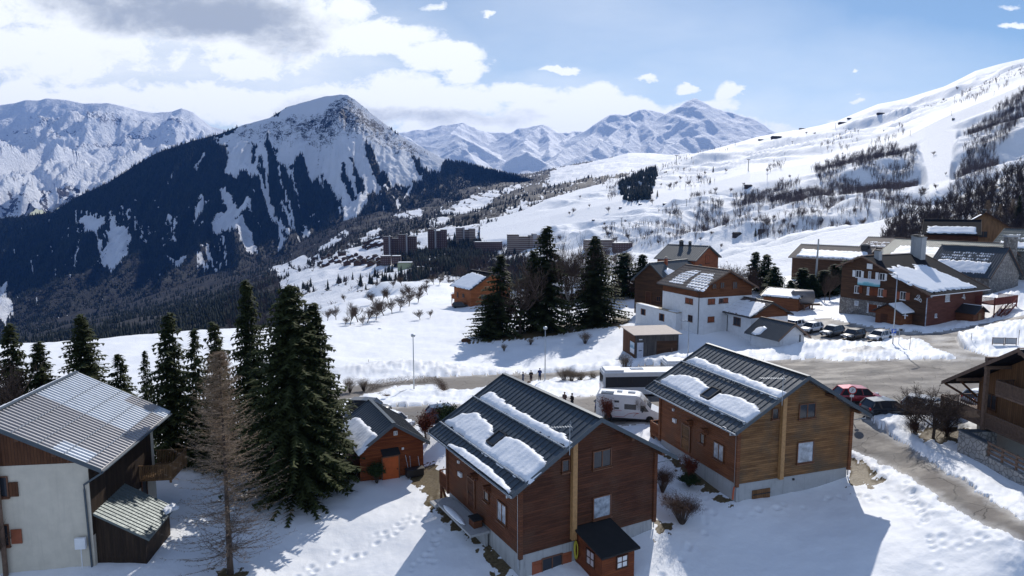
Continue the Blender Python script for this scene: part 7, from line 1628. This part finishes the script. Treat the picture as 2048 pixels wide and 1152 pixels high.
# water container by the white house
b = gp(1411, 662); r = empty('water_container', b, .38, 'white caged plastic water container against the white house wall', 'container')
k = MB(); k.box((0, 0, .75), (1.9, 1.0, 1.2)); k.build('tank', M_curt, r, bevel=.06); k = MB()
for i in range(9): k.box((-.96+.24*i, -.53, .75), (.025, .03, 1.25))
for z in (.15, .45, .75, 1.05, 1.36): k.box((0, -.53, z), (1.96, .03, .025)); k.box((-.98, 0, z), (.03, 1.06, .025)); k.box((.98, 0, z), (.03, 1.06, .025))
k.build('cage', M_zinc, r); k = MB(); k.box((0, 0, .06), (2.0, 1.1, .12)); k.build('pallet', M_beam_g, r)
# low stone by the road, bench stump near the people
def rock(px, py, d, lab, name='boulder', mat=None, sd=1): b = gp(px, py); o = blob(name, (0, 0, 0), d, mat or M_stone, None, sd, 12, .35, False); o.location = b; tag(o, lab, name)
rock(932, 683, (1.8, 1.4, 1.3), 'dark stump at the left end of the brown grassy strip', 'stump', M_wood_brown, 3); rock(1058, 771, (.7, .6, 1.2), 'small brown stump at the tip of the snowy traffic island', 'stump', M_beam, 4)
rock(760, 659, (1.0, .9, .7), 'lone snow lump on the open field left of the orange chalet', 'snow_lump', M_snow, 6)

# ---- ski lift pylons and mountain huts
def slope_pt(px, py):
    best = None
    j = int(np.argmin(np.abs(sPX[0]-px))); X_, Y_, Z_ = SA; PXc, PYc = proj(X_[:, j], Y_[:, j], Z_[:, j]); i = int(np.argmin(np.abs(PYc-py))); return np.array([X_[i, j], Y_[i, j], Z_[i, j]])
PYL = ['low on the slope, left of a near twin above the flat blocks', 'low on the slope, right of its near twin above the flat blocks', 'left of two close pylons in the middle of the lower lift line', 'right of two close pylons in the middle of the lower lift line', 'between the middle pair and the dark hut on the piste', 'just left of the dark wooden hut on the piste', 'right above the dark wooden hut on the piste', 'tallest, high on the slope left of the upper wood', 'on the slope edge above the block of slope spruces', 'on the skyline of the slope left of the centre peaks', 'lowest, behind the birches beside the wide slab', 'on the skyline beside the dark restaurant', 'below the mountain station building', 'on the upper edge of the big wood patch', 'farthest right, near the top of the slope', 'beside the small lift cabin above the groomed piste']
pyl = None
for i, (px, py, hp) in enumerate([(1228,458,14),(1242,452,16),(1352,422,12),(1372,412,14),(1420,405,12),(1485,380,14),(1535,361,11),(1497,342,22),(1353,332,20),(1357,318,10),(1112,483,10),(1671,258,10),(1585,298,14),(1820,272,10),(1988,192,9),(1903,232,8)]):
    p = slope_pt(px, py); h = hp*p[1]/FPX
    r = empty('lift_pylon', p, .6, None, 'lift pylon', 'lift pylons on the ski slope')
    k = MB(); k.tube([(0, 0, -1), (0, 0, h)], [h*.035, h*.025], 6); k.build('mast', M_dark, r); k = MB(); k.box((0, 0, h), (h*.42, h*.05, h*.05)); k.build('crossarm', M_dark, r)
    r['label'] = 'lift pylon '+PYL[i]
HUT = [(1553,277,16,6,'mountain station building on the skyline of the ski slope'),(1522,280,8,3,'tiny hut on the skyline left of the mountain station'),(1604,257,10,2,'flat hut on the skyline right of the mountain station'),(1688,249,16,5,'dark mountain restaurant below the slope skyline'),(1700,238,9,2,'low hut on the skyline above the dark restaurant'),(1761,228,12,3,'small dark building high on the ski slope below the skyline'),
       (1496,376,12,6,'dark wooden hut in the middle of the piste'),(1329,409,6,4,'tiny hut beside the lower ski lift line'),(1241,417,5,4,'small shed below the block of slope spruces'),(1281,409,6,3,'tiny dark shed at the foot of the slope spruces'),(1473,472,14,8,'snow-roofed cabin at the foot of the slope'),(1524,466,12,7,'dark cabin beside a conifer at the foot of the slope'),(1219,467,6,4,'little hut above the resort blocks at the slope foot'),(1907,240,4,4,'small lift cabin at the top of the groomed piste'),(1186,441,5,3,'tiny lift hut on the lower slope')]
for px, py, wp, hp, lab in HUT:
    p = slope_pt(px, py); q = p[1]/FPX; w, h = wp*q, hp*q; r = empty('mountain_hut', p, .2, lab, 'hut')
    k = MB(); k.prism([(-w*.35, -2), (w*.35, -2), (w*.35, h*.6), (0, h*.8), (-w*.35, h*.6)], 0, -w/2, w/2); k.build('wall', M_wood_dark, r); k = MB(); k.prism([(-w*.42, h*.57), (0, h*.82), (w*.42, h*.57), (w*.42, h*.70), (0, h*.98), (-w*.42, h*.70)], 0, -w*.55, w*.55); k.build('roof', M_slate if wp > 10 else M_snow, r)
    k = MB(); k.box((0, -w*.36, h*.25), (w*.7, .1, h*.2)); k.build('window', M_glass, r)
# ================================================================ TREES
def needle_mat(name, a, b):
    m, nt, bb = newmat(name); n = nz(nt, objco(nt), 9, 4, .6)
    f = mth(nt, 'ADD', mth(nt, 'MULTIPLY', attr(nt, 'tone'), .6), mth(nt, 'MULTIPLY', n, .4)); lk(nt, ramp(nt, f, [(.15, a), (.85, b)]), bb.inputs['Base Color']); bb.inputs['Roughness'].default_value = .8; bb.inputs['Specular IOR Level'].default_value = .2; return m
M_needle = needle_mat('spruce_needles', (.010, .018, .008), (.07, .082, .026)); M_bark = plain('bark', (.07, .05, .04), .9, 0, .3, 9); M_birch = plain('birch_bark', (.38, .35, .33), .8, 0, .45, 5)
M_twig = needle_mat('bare_twigs', (.05, .035, .028), (.13, .09, .07)); M_larch = needle_mat('larch_twigs', (.20, .14, .095), (.42, .31, .21)); M_larchg = needle_mat('larch_grey_twigs', (.10, .08, .066), (.24, .19, .155))
M_leaf_red = needle_mat('withered_red_leaves', (.07, .018, .012), (.20, .055, .03)); M_pine = needle_mat('pine_needles', (.008, .020, .010), (.05, .075, .025)); M_bush = needle_mat('brown_bush_twigs', (.045, .025, .018), (.13, .07, .045)); M_grass = needle_mat('dry_twigs', (.10, .07, .045), (.26, .19, .13))
def tri_mesh(name, T, mat, tone, parent):
    T = np.asarray(T, float); V = T.reshape(-1, 3); F = np.arange(len(V)).reshape(-1, 3)
    return link(name, mesh_np(name, V, F, mat, dict(tone=np.repeat(np.asarray(tone), 3))), parent)
def spruce_proto(seed, H=16., Rm=3.0, whorl=.33, dens=1.25, top=1, power=.72, bare=.03, mat=None, fuzz=1.0):
    """unit-height prototype: trunk and crown of drooping branches hung with needle sprays"""
    r = random.Random(seed); r0 = empty('spruce_tree', (0, 0, 0)); T = []; tn = []
    z = H*bare
    while z < H*.995:
        f = z/H; R_ = Rm*(1-f)**power*(1-.35*max(0, .12-f)/.12)+.05
        n = max(4, int((5+6*(R_/Rm))*dens))
        for i in range(n):
            a = r.uniform(0, 6.283); L = R_*r.uniform(.48, 1.2)*(1+.12*math.sin(3*a+seed)+.10*math.sin(f*23+2*a)); up = .25*(f-.35)
            dx, dy = math.cos(a), math.sin(a); zz = z+r.uniform(-.15, .15); m = max(2, int(L/.28)); t0 = r.random()
            for j in range(m):
                t = (j+.6)/m; px, py = dx*L*t, dy*L*t; pz = zz+L*(up*t-.42*t*t+.16*t**4)
                for sd in (-1, 1):
                    w = (.20+.34*(1-t))*r.uniform(.7, 1.3)*fuzz; ln = (.30+.28*(1-t))*r.uniform(.7, 1.25)*fuzz
                    ax, ay = dx*.55-dy*sd*.83, dy*.55+dx*sd*.83; dr = r.uniform(.15, .75)
                    b0 = (px-dx*.14, py-dy*.14, pz+.03); b1 = (px+dx*.16, py+dy*.16, pz-.02); tp = (px+ax*ln*1.1, py+ay*ln*1.1, pz-ln*dr)
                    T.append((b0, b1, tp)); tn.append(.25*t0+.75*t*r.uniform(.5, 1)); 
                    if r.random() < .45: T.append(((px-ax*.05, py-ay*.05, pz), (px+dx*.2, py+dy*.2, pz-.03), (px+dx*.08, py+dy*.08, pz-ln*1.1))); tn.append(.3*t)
            T.append(((dx*L*.8-dy*.07, dy*L*.8+dx*.07, zz+L*(up*.8-.42*.64+.16*.41)), (dx*L*.8+dy*.07, dy*L*.8-dx*.07, zz+L*(up*.8-.42*.64+.16*.41)), (dx*L*1.08, dy*L*1.08, zz+L*(up-.22)))); tn.append(r.uniform(.6, 1))
        z += whorl*r.uniform(.75, 1.25)*(.55+.45*(1-f))
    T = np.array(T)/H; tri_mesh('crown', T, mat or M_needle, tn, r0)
    k = MB(); k.tube([(0, 0, -.03), (0, 0, .4), (0, 0, .985)], [.013, .009, .001], 8); k.build('trunk', M_bark, r0, True)
    return r0
def bare_proto(seed, name='bare_tree', levels=5, spread=.75, n0=6, mat=None, bark=None, trunk=.25, lean=0, rad=.018, fine=1.0, multi=1, upb=.45, br=3):
    r = random.Random(seed); r0 = empty(name, (0, 0, 0)); tk = MB(); T = []; tn = []
    def seg(a, b, w0, w1, lev):
        if lev <= 1: tk.tube([a, b], [w0, w1], 6, False)
        else:
            d = Vector(b)-Vector(a); s1 = d.cross(Vector((r.uniform(-1, 1), r.uniform(-1, 1), r.uniform(-1, 1)))).normalized(); s2 = d.cross(s1).normalized(); a, b = Vector(a), Vector(b)
            for s in ((s1, s2) if lev == 2 else (s1,)): T.append((a-s*w0, a+s*w0, b+s*w1)); T.append((a-s*w0, b+s*w1, b-s*w1)); tn.extend([r.random()]*2)
    def grow(p, d, L, w, lev):
        nseg = 3 if lev < 3 else 2; pts = [p]
        for i in range(nseg):
            d = (d+Vector((r.gauss(0, .16), r.gauss(0, .16), r.gauss(0, .10)+.05))).normalized(); q = pts[-1]+d*L/nseg; seg(pts[-1], q, w*(1-.25*i/nseg), w*(1-.25*(i+1)/nseg), lev); pts.append(q)
        if lev >= levels: return
        nb = n0 if lev == 0 else br
        for i in range(nb):
            t = r.uniform(.35, 1) if lev else r.uniform(.45, 1.0); k = min(nseg-1, int(t*nseg)); q = pts[k].lerp(pts[k+1], t*nseg-k)
            ax = Vector((r.uniform(-1, 1), r.uniform(-1, 1), r.uniform(-.2, .5))).normalized(); dd = (d*(1-spread)+ax*spread+Vector((0, 0, upb*.4))).normalized()
            grow(q, dd, L*r.uniform(.55, .8), w*.55, lev+1)
        grow(pts[-1], d, L*.75, w*.7, lev+1)
    for m in range(multi):
        a = 6.283*m/max(1, multi)+r.random(); d0 = Vector((lean+(.25*math.cos(a) if multi > 1 else 0), (.25*math.sin(a) if multi > 1 else 0), 1)).normalized(); grow(Vector((0, 0, -.02)), d0, trunk, rad*(1 if multi == 1 else .6), 0)
    T = np.array([[tuple(q) for q in t] for t in T]); zz = T[..., 2].max(); T /= zz
    tk.v = [tuple(c/zz for c in v) for v in tk.v]
    tri_mesh('crown', T, mat or M_twig, tn, r0); tk.build('trunk', bark or M_bark, r0, True, fix=False); return r0
def larch_proto(seed, H=14.):
    r = random.Random(seed); r0 = empty('larch_tree', (0, 0, 0)); A = []; at_ = []; B = []; bt = []
    z = 1.0
    while z < H*.985:
        f = z/H; R_ = 3.9*(1-f)**.75*(.8+.2*math.sin(min(1, f/.3)*1.57))+.15
        for i in range(r.choice((2, 3, 4)) if f < .45 else r.choice((3, 4, 5))):
            a = r.uniform(0, 6.283); L = R_*r.uniform(.5, 1.15); p = Vector((0, 0, z)); d = Vector((math.cos(a), math.sin(a), -.10 if f < .5 else .15)); n = 9; pts = [p]
            for j in range(n): d = (d+Vector((r.gauss(0, .10), r.gauss(0, .10), .03+.012*j))).normalized(); pts.append(pts[-1]+d*L/n)
            for j in range(n):
                w = .030*(1-j/n)*(1.1-f)+.006; up = Vector((0, 0, w)); q = Vector((-math.sin(a), math.cos(a), 0))*w
                for s in (up, q): A.append((pts[j]-s, pts[j]+s, pts[j+1])); at_.append(r.random())
                for kx in range(3 if f < .4 else 4):
                    o = pts[j].lerp(pts[j+1], r.random()); aa = a+r.choice((-1, 1))*r.uniform(.4, 1.4); l2 = r.uniform(.15, .55)*(1-.5*j/n); tip = o+Vector((math.cos(aa)*l2, math.sin(aa)*l2, r.uniform(-.22, .3)*l2+.02)); s = Vector((r.uniform(-1, 1), r.uniform(-1, 1), r.uniform(-1, 1))).normalized()*.011
                    tgt, tt = (B, bt) if f > r.uniform(.30, .55) else (A, at_); tgt.append((o-s, o+s, tip)); tt.append(r.random())
                    if r.random() < .5: m_ = o.lerp(tip, .5); t2 = m_+Vector((r.uniform(-.12, .12), r.uniform(-.12, .12), r.uniform(-.12, .12))); tgt.append((m_-s, m_+s, t2)); tt.append(r.random())
        z += r.uniform(.05, .115)
    c = lambda L_: np.array([[tuple(q) for q in t] for t in L_])/H
    tri_mesh('lower_branches', c(A), M_larchg, at_, r0); tri_mesh('crown', c(B), M_larch, bt, r0)
    k = MB(); k.tube([(0, 0, -.03), (0, 0, .1), (.002, 0, .5), (0, 0, .99)], [.013, .010, .006, .001], 9); k.build('trunk', M_bark, r0, True); return r0
def shrub_proto(seed, name, mat, n=900, leaf=.05, stems=26, height=1.0, wide=.55, bark=None):
    r = random.Random(seed); r0 = empty(name, (0, 0, 0)); T = []; tn = []; k = MB()
    for i in range(stems):
        a = r.uniform(0, 6.283); e = r.uniform(.15, 1.0)*wide; p0 = Vector((math.cos(a)*.05, math.sin(a)*.05, 0)); p1 = Vector((math.cos(a)*e*.5, math.sin(a)*e*.5, r.uniform(.35, .6))); p2 = Vector((math.cos(a)*e, math.sin(a)*e, r.uniform(.6, 1.0)*height)); k.tube([p0, p1, p2], [.010, .006, .002], 4, False)
        for j in range(n//stems):
            t = r.uniform(.35, 1.05); q = p1.lerp(p2, (t-.3)/.7)+Vector((r.gauss(0, .07), r.gauss(0, .07), r.gauss(0, .06))); d = Vector((r.uniform(-1, 1), r.uniform(-1, 1), r.uniform(-.6, 1))).normalized(); s = d.cross(Vector((r.uniform(-1, 1), r.uniform(-1, 1), 1))).normalized(); 
            w, l = (leaf*.45, leaf) if leaf > .02 else (.0035, .14); T.append((q-s*w, q+s*w, q+d*l)); tn.append(r.random())
    tri_mesh('crown', [[tuple(q) for q in t] for t in T], mat, tn, r0); k.build('trunk', bark or M_bark, r0, fix=False); return r0
PROTO = {}
def use(kind, maker, base, h, w=1.0, rz=None, label=None, cat='tree', group=None, tilt=0):
    """first use moves the prototype itself, later uses copy it and its parts"""
    if kind not in PROTO: r0 = maker(); PROTO[kind] = (r0, [c for c in C.objects if c.parent == r0]); o = r0
    else:
        r0, ch = PROTO[kind]; o = r0.copy(); C.objects.link(o)
        for c in ch: d = c.copy(); C.objects.link(d); d.parent = o
    o.location = [float(t) for t in base]; o.scale = (h*w, h*w, h); o.rotation_euler = (tilt, 0, RT.uniform(0, 6.28) if rz is None else rz)
    for q in ('label', 'category', 'group'):
        if q in o: del o[q]
    tag(o, label, cat, group); return o
RT = random.Random(42)
SPK = {0: lambda: spruce_proto(1, 16, 2.9), 1: lambda: spruce_proto(2, 15, 2.5, .36, 1.15), 2: lambda: spruce_proto(3, 17, 3.6, .26, 1.7, power=.6, fuzz=.8), 3: lambda: spruce_proto(4, 13, 2.3, .40, .95), 4: lambda: spruce_proto(5, 9, 2.2, .32, 1.2, power=.6, bare=.1, mat=M_pine)}
def spruce(kind, top, base, hw, label, group='spruces in front of the left snowfield', cat='tree'):
    b = gp(*base); h = hpx(b, *top); wid = hw*b[1]/FPX; ref = {0: 2.9/16, 1: 2.5/15, 2: 3.6/17, 3: 2.3/13, 4: 2.2/9}[kind]
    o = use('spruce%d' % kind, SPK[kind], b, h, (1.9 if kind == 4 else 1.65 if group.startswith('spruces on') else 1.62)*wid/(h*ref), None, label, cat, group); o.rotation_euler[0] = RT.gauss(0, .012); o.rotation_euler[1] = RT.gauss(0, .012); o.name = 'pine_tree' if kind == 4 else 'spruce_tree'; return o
for k_, top, base, hw, lb in ((0, (515,560), (512,935), 46, 'tall slender spruce directly left of the broad one beside the cabin'),(2, (604,568), (598,985), 82, 'broad tallest spruce in the foreground touching the cabin roof'),(0, (648,605), (640,968), 55, 'spruce merging with the right flank of the broad foreground spruce'),
    (1, (350,622), (350,925), 46, 'dark spruce right behind the peak of the cream house roof'),(3, (396,655), (398,930), 34, 'thin spruce behind the top of the brown larch, left one'),(1, (446,640), (447,935), 40, 'spruce behind the top of the brown larch, right one'),(0, (184,628), (186,880), 48, 'wide dark spruce rising above the middle of the corrugated roof'),
    (3, (249,706), (250,880), 32, 'short spruce behind the right half of the corrugated roof'),(3, (299,700), (300,890), 20, 'small thin see-through spruce between the short spruce and the dark one'),(1, (95,680), (96,885), 38, 'second spruce from the left edge'),(1, (36,645), (38,885), 38, 'spruce nearest the left edge of the view')): spruce(k_, top, base, hw, lb)
G2 = 'spruces on the brown grassy strip'
for k_, top, base, hw, lb in ((3, (990,508), (999,670), 36, 'leftmost spruce on the brown grassy strip'),(1, (1091,450), (1092,660), 42, 'tallest central spruce on the grassy strip'),(3, (1062,500), (1066,660), 30, 'spruce standing just left of the tallest central one'),(3, (972,590), (976,675), 28, 'low ragged spruce at the left foot of the leftmost strip spruce'),(0, (1191,472), (1187,650), 42, 'right-hand central spruce with a wide skirt left of the white house')): spruce(k_, top, base, hw, lb, G2)
G3 = 'dark pines around the houses'
for i, (top, base, hw, lb) in enumerate((((1247,505),(1246,592),26,'round dark pine left of the barn'),((1281,508),(1283,590),20,'second dark pine behind the barn gable'),((1508,503),(1508,580),16,'dark pine behind the white house roof ridge, left of three'),((1531,508),(1531,585),18,'dark pine right of the white house, middle of three'),((1549,532),(1549,598),17,'dark pine beside the red garage, right of three'),
     ((1604,535),(1604,592),20,'pine left of the concrete pole'),((1645,540),(1646,590),22,'bushy pine right of the concrete pole'),((1668,528),(1668,585),20,'pine touching the left eave of the lodge'),((1690,520),(1690,575),18,'pine behind the left slope of the lodge roof'),((1712,512),(1712,560),16,'pine showing above the lodge gable'),((1622,548),(1623,595),14,'low pine right beside the concrete pole'),((1580,560),(1580,600),12,'low dark pine left of the metal tank'))): spruce(4, top, base, hw, lb, G3)
def hill_pt(px, py):
    j = int(np.argmin(np.abs(hPX[0]-px))); PXc, PYc = proj(hA[0][:, j], hA[1][:, j], hA[2][:, j]); i = int(np.argmin(np.abs(PYc-py))); return np.array([hA[0][i, j], hA[1][i, j], hA[2][i, j]])
for i, (px, py, hp, lb) in enumerate(((2036,452,62,'tall dark spruce at the right edge above the houses'),(2058,460,70,'dark spruce cut by the right edge of the view'),(2010,462,34,'short dark spruce before the brown larches on the right'),(1886,460,26,'single dark spruce above the dark-roofed house'))):
    b = hill_pt(px, py); h = hp*b[1]/FPX; use('spruce1', SPK[1], b, h, 1.15, None, lb, 'tree', 'dark spruces on the right-hand hill').name = 'spruce_tree'
# the larch in front and the brown larches on the hill
b = gp(461, 1148); h = hpx(b, 452, 700); use('larch', lambda: larch_proto(3), b, h, 1.2, .4, 'tall leafless orange-brown larch in the foreground before the dark spruces', 'tree', 'larches')
for px, py, hp, lb in ((1972,458,58,'brown larch on the hill, larger one'),(1998,455,46,'brown larch on the hill right of the larger one'),(1955,462,40,'brown larch on the hill left of the larger one'),(2022,448,50,'brown larch next to the tall dark spruce')):
    b = hill_pt(px, py); use('larch', None, b, hp*b[1]/FPX, 1.3, None, lb, 'tree', 'larches')
# leafless trees
BK = {'birch': lambda: bare_proto(5, 'birch_tree', 5, .45, 9, M_twig, M_birch, .42, .03, .010, upb=.9), 'bare': lambda: bare_proto(8, 'bare_tree', 5, .62, 7, M_twig, M_bark, .26, 0, .016, upb=.7), 'round': lambda: bare_proto(12, 'round_tree', 5, .60, 7, M_twig, M_bark, .24, 0, .014, upb=.75), 'orchard': lambda: bare_proto(21, 'orchard_tree', 6, .75, 6, M_twig, M_bark, .2, .05, .015, upb=.35)}
def bare(kind, top, base, w, label, group, pt=None, rz=None, tilt=0):
    b = gp(*base) if pt is None else pt; h = hpx(b, *top); return use(kind, BK[kind], b, h, w, rz, label, 'tree', group, tilt)
GB = 'leafless trees on the brown grassy strip'
bare('bare', (1042,500), (1040,668), 1.0, 'large leafless tree between the two groups of central spruces', GB)
bare('birch', (1130,452), (1133,655), .8, 'slim leafless birch leaning left, right of the tallest spruce', GB, tilt=-.02); bare('birch', (1160,470), (1136,656), .8, 'slim leafless birch leaning right from the same foot', GB, rz=.6)
bare('bare', (1020,560), (1013,668), .8, 'small leafless tree at the right of the leftmost strip spruce', GB); bare('birch', (1108,560), (1122,655), .7, 'short birch squeezed beside the tallest central spruce', GB); bare('bare', (955,600), (985,672), 1.3, 'low bare tree spreading left from the foot of the strip spruces', GB)
bare('orchard', (1835,765), (1832,868), 1.0, 'bare orchard tree wrapped in brush, left of the pair by the driveway', 'bare orchard trees'); bare('orchard', (1872,760), (1866,876), 1.1, 'dark bare orchard tree, right of the pair by the driveway', 'bare orchard trees'); bare('orchard', (1900,800), (1896,868), .9, 'multi-stemmed bare shrub tree close to the stone wall', 'bare orchard trees')
bare('bare', (10,690), (-5,905), .8, 'grey leafless tree cut by the left edge above the corrugated roof', 'bare trees at the left edge'); bare('bare', (-5,1010), (-25,1160), .9, 'bare twiggy tree in front of the cream house wall at the left edge', 'bare trees at the left edge')
GF = 'small bare trees scattered on the terraced snowfields'; OFS = [(655,642,26),(672,640,30),(700,650,40),(716,644,44),(735,645,36),(752,640,42),(768,632,40),(784,628,34),(800,622,36),(818,612,34),(836,606,30),(765,604,34),(777,603,26),(748,608,28),(808,598,26),(822,595,30),(838,592,24),(855,590,28),(752,575,14),(786,576,18),(804,572,24),(852,572,16),(868,570,22),(878,570,20),(840,640,22),(860,636,18),(905,600,18),(560,640,30),(690,652,22),(726,652,24),(690,604,18)]
for i, (px, py, hp) in enumerate(OFS):
    b = gp(px, py); h = hp*b[1]/FPX; o = use('round', BK['round'], b, h, RT.uniform(1.0, 1.5), None, 'small grey leafless tree in the broken rows across the terraced snowfields', 'tree', GF)
GV = 'brown bare trees behind the white house'
for i, (px, py, hp) in enumerate([(1440,585,62),(1452,590,72),(1466,592,66),(1478,588,60),(1492,590,70),(1462,585,50),(1500,592,48),(1520,592,44),(1230,600,50),(1262,596,42),(1210,600,46),(1560,592,34),(1640,590,50),(1592,596,40),(1658,600,70),(1700,575,40),(1150,600,60),(1165,605,52)]):
    b = gp(px, py); use('bare' if i % 3 else 'round', BK['bare'], b, hp*b[1]/FPX, RT.uniform(.8, 1.1), None, 'brown leafless tree in the loose belt of trees behind the white house and barn', 'tree', GV)
b = gp(1649, 604); use('bare', BK['bare'], b, 62*b[1]/FPX, .6, None, 'slim bare tree alone on the snow left of the lodge', 'tree', 'single bare trees')
# single trees scattered over the slopes (each one its own object)
GS = 'single bare trees dotted over the ski slope'; X_, Y_, Z_ = SA
SP = [(1126,388,8),(1160,398,8),(1205,372,9),(1262,408,10),(1300,392,10),(1338,378,14),(1362,360,10),(1378,372,12),(1395,362,13),(1410,350,9),(1432,385,12),(1452,345,8),(1330,350,9),(1460,384,10),(1477,330,7),(1542,385,10),(1556,377,10),(1640,360,14),(1480,440,12),(1452,450,12),(1510,446,14),(1530,455,16),(1545,440,12),(1570,450,16),(1600,436,18),(1625,430,15),(1655,424,20),(1680,418,16),(1705,430,16),(1730,420,18),(1302,470,10),(1290,480,9),(1262,490,10),(1340,474,12),(1362,480,9),(1400,484,10),(1420,470,10),(1250,447,9),(1206,452,9),(1140,430,8),(1180,415,8),(1560,470,14),(1590,462,16),(1640,455,20),(1665,470,22),(1616,475,18),(1700,462,22),(1722,455,22),(1744,462,20),(1850,388,16),(1872,380,14),(1840,395,18),(1812,402,18),(1780,408,18),(1318,490,12),(1440,498,12)]
for i in range(95):
    if i < len(SP): px, py, hp = SP[i]
    else: px = RT.uniform(1120, 2020); lo = np.interp(px, [a[0] for a in SL_SKY], [a[1] for a in SL_SKY]); py = RT.uniform(lo+12, min(490, lo+230)); hp = RT.uniform(5, 10)+8*max(0, (py-330)/160)
    p = slope_pt(px, py); use('round', None, p, hp*p[1]/FPX, RT.uniform(.9, 1.4), None, 'small dark leafless tree standing alone on the white ski slope', 'tree', GS)
for px, py, hp, lb in ((1510,472,18,'lone small conifer beside the cabins at the foot of the slope'),(1315,393,13,'small single conifer right of the block of slope spruces'),(1426,345,12,'lone conifer high in the middle of the ski slope'),(1421,366,12,'lone conifer below the higher one on the ski slope'),(1275,405,10,'tiny conifer at the lower edge of the slope spruces')):
    p = slope_pt(px, py); use('spruce1', None, p, hp*p[1]/FPX, 1.2, None, lb, 'tree', 'single conifers on the ski slope').name = 'spruce_tree'
for px, py, hp, lb in ((383,800,1,''),):
    pass
# shrubs
SK = {'red': lambda: shrub_proto(2, 'copper_shrub', M_leaf_red, 3400, .045, 30), 'brown': lambda: shrub_proto(4, 'brown_bush', M_bush, 5200, .01, 60, .9, .7), 'dry': lambda: shrub_proto(6, 'dry_bush', M_grass, 3000, .01, 50, 1.0, .6), 'pine': lambda: shrub_proto(9, 'dwarf_pine', M_pine, 4200, .075, 34, .95, .6)}
def shrub(kind, px, py, top, hwpx, label, group):
    b = gp(px, py); h = hpx(b, px, top); return use('s'+kind, SK[kind], (b[0], b[1], b[2]-.05), h, hwpx*b[1]/FPX/(h*.6), None, label, 'bush', group)
shrub('red', 855, 888, 822, 28, 'copper-leaved shrub between the cabin and the centre chalet', 'copper-leaved shrubs'); shrub('red', 1378, 962, 912, 24, 'copper-leaved shrub before the side wall of the golden chalet', 'copper-leaved shrubs'); shrub('red', 1212, 850, 795, 20, 'copper-leaved shrub in front of the back of the camper van', 'copper-leaved shrubs')
shrub('pine', 897, 872, 808, 26, 'dark green dwarf pine behind the left eave of the centre chalet', 'dwarf pines'); shrub('pine', 754, 966, 925, 18, 'small dark green bush left of the orange door', 'dwarf pines'); shrub('pine', 1378, 972, 950, 22, 'low dark green bush at the foot of the copper shrub', 'dwarf pines')
shrub('brown', 1364, 1048, 985, 42, 'large brown twiggy bush at the corner of the centre chalet', 'brown twiggy bushes'); shrub('brown', 1325, 985, 930, 24, 'brown bush behind the corner of the centre chalet', 'brown twiggy bushes'); shrub('brown', 1828, 874, 838, 18, 'brush heap at the foot of the left orchard tree', 'brown twiggy bushes'); shrub('brown', 1893, 872, 850, 16, 'low dark bush beside the stone wall', 'brown twiggy bushes')
shrub('dry', 1281, 842, 790, 16, 'leafless light brown shrub in front of the camper van door', 'dry twiggy shrubs')
for px, py, tp, hw, lb in ((700,785,755,18,'dry bush right of the broad spruce by the road'),(728,782,757,18,'second dry bush by the road near the snowy island'),(1128,764,735,20,'dry shrub on the traffic island right of the lamp'),(1142,766,738,18,'middle dry shrub of the island thicket'),(1160,764,742,20,'dry shrub at the right of the island thicket'),(1185,760,744,16,'dry shrub nearest the coach'),(1170,688,664,16,'light twiggy bush on the bank below the birches'),(1250,742,708,18,'bare shrub at the left corner of the wooden shed'),(1008,702,688,8,'small dry tuft on the shaded bank, left'),(1061,690,676,9,'dark dry tuft on the shaded bank, right'),(1880,640,625,14,'dry bush in the snow by the lodge terrace'),(1960,596,582,12,'dry twigs on the snow heap behind the terrace')):
    shrub('dry', px, py, tp, hw, lb, 'dry twiggy shrubs')
# clipped hedge round the snowy island
hg_ = shrub_proto(31, 'hedge', M_bush, 60, .01, 6); 
for c in [c for c in C.objects if c.parent == hg_]: bpy.data.objects.remove(c)
T = []; tn = []; line = [(738,783),(762,772),(800,766),(850,764),(874,767),(886,778),(884,792)]; G = [gp(*q) for q in line]; rr = random.Random(9)
for a, b in zip(G[:-1], G[1:]):
    L_ = np.linalg.norm(b[:2]-a[:2])
    for i in range(int(L_*700)):
        t = rr.random(); c = a+(b-a)*t; q = Vector((c[0]+rr.gauss(0, .32), c[1]+rr.gauss(0, .32), c[2]+rr.uniform(0, .85))); d = Vector((rr.uniform(-1, 1), rr.uniform(-1, 1), rr.uniform(0, 1))).normalized()*.16; s = Vector((rr.uniform(-1, 1), rr.uniform(-1, 1), 0))*.012
        T.append((q-s, q+s, q+d)); tn.append(rr.random()*.6)
tri_mesh('foliage', [[tuple(q) for q in t] for t in T], M_bush, tn, hg_); tag(hg_, 'low brown clipped hedge along the edge of the snowy island', 'hedge')
for px, py, wh in ((803,790,'second from the lamp post'),(773,796,'third from the lamp post'),(823,789,'nearest the lamp post'),(762,793,'farthest left')): shrub('brown', px, py, py-9, 9, 'small dark clump in the snow of the hedge island, '+wh, 'clumps in the hedge island')
# ================================================================ AIR
hz_b = MB(); hz_b.box((0, 6400, 200), (26000, 14200, 2600))
mh = bpy.data.materials.new('air'); mh.use_nodes = True; nth = mh.node_tree; nth.nodes.clear()
vo = nth.nodes.new('ShaderNodeVolumePrincipled'); oo = nth.nodes.new('ShaderNodeOutputMaterial'); nth.links.new(vo.outputs[0], oo.inputs['Volume'])
vo.inputs['Color'].default_value = (.09, .31, 1.0, 1); vo.inputs['Density'].default_value = 2.7e-5; vo.inputs['Anisotropy'].default_value = .25
hz = hz_b.build('haze', mh); hz['kind'] = 'stuff'
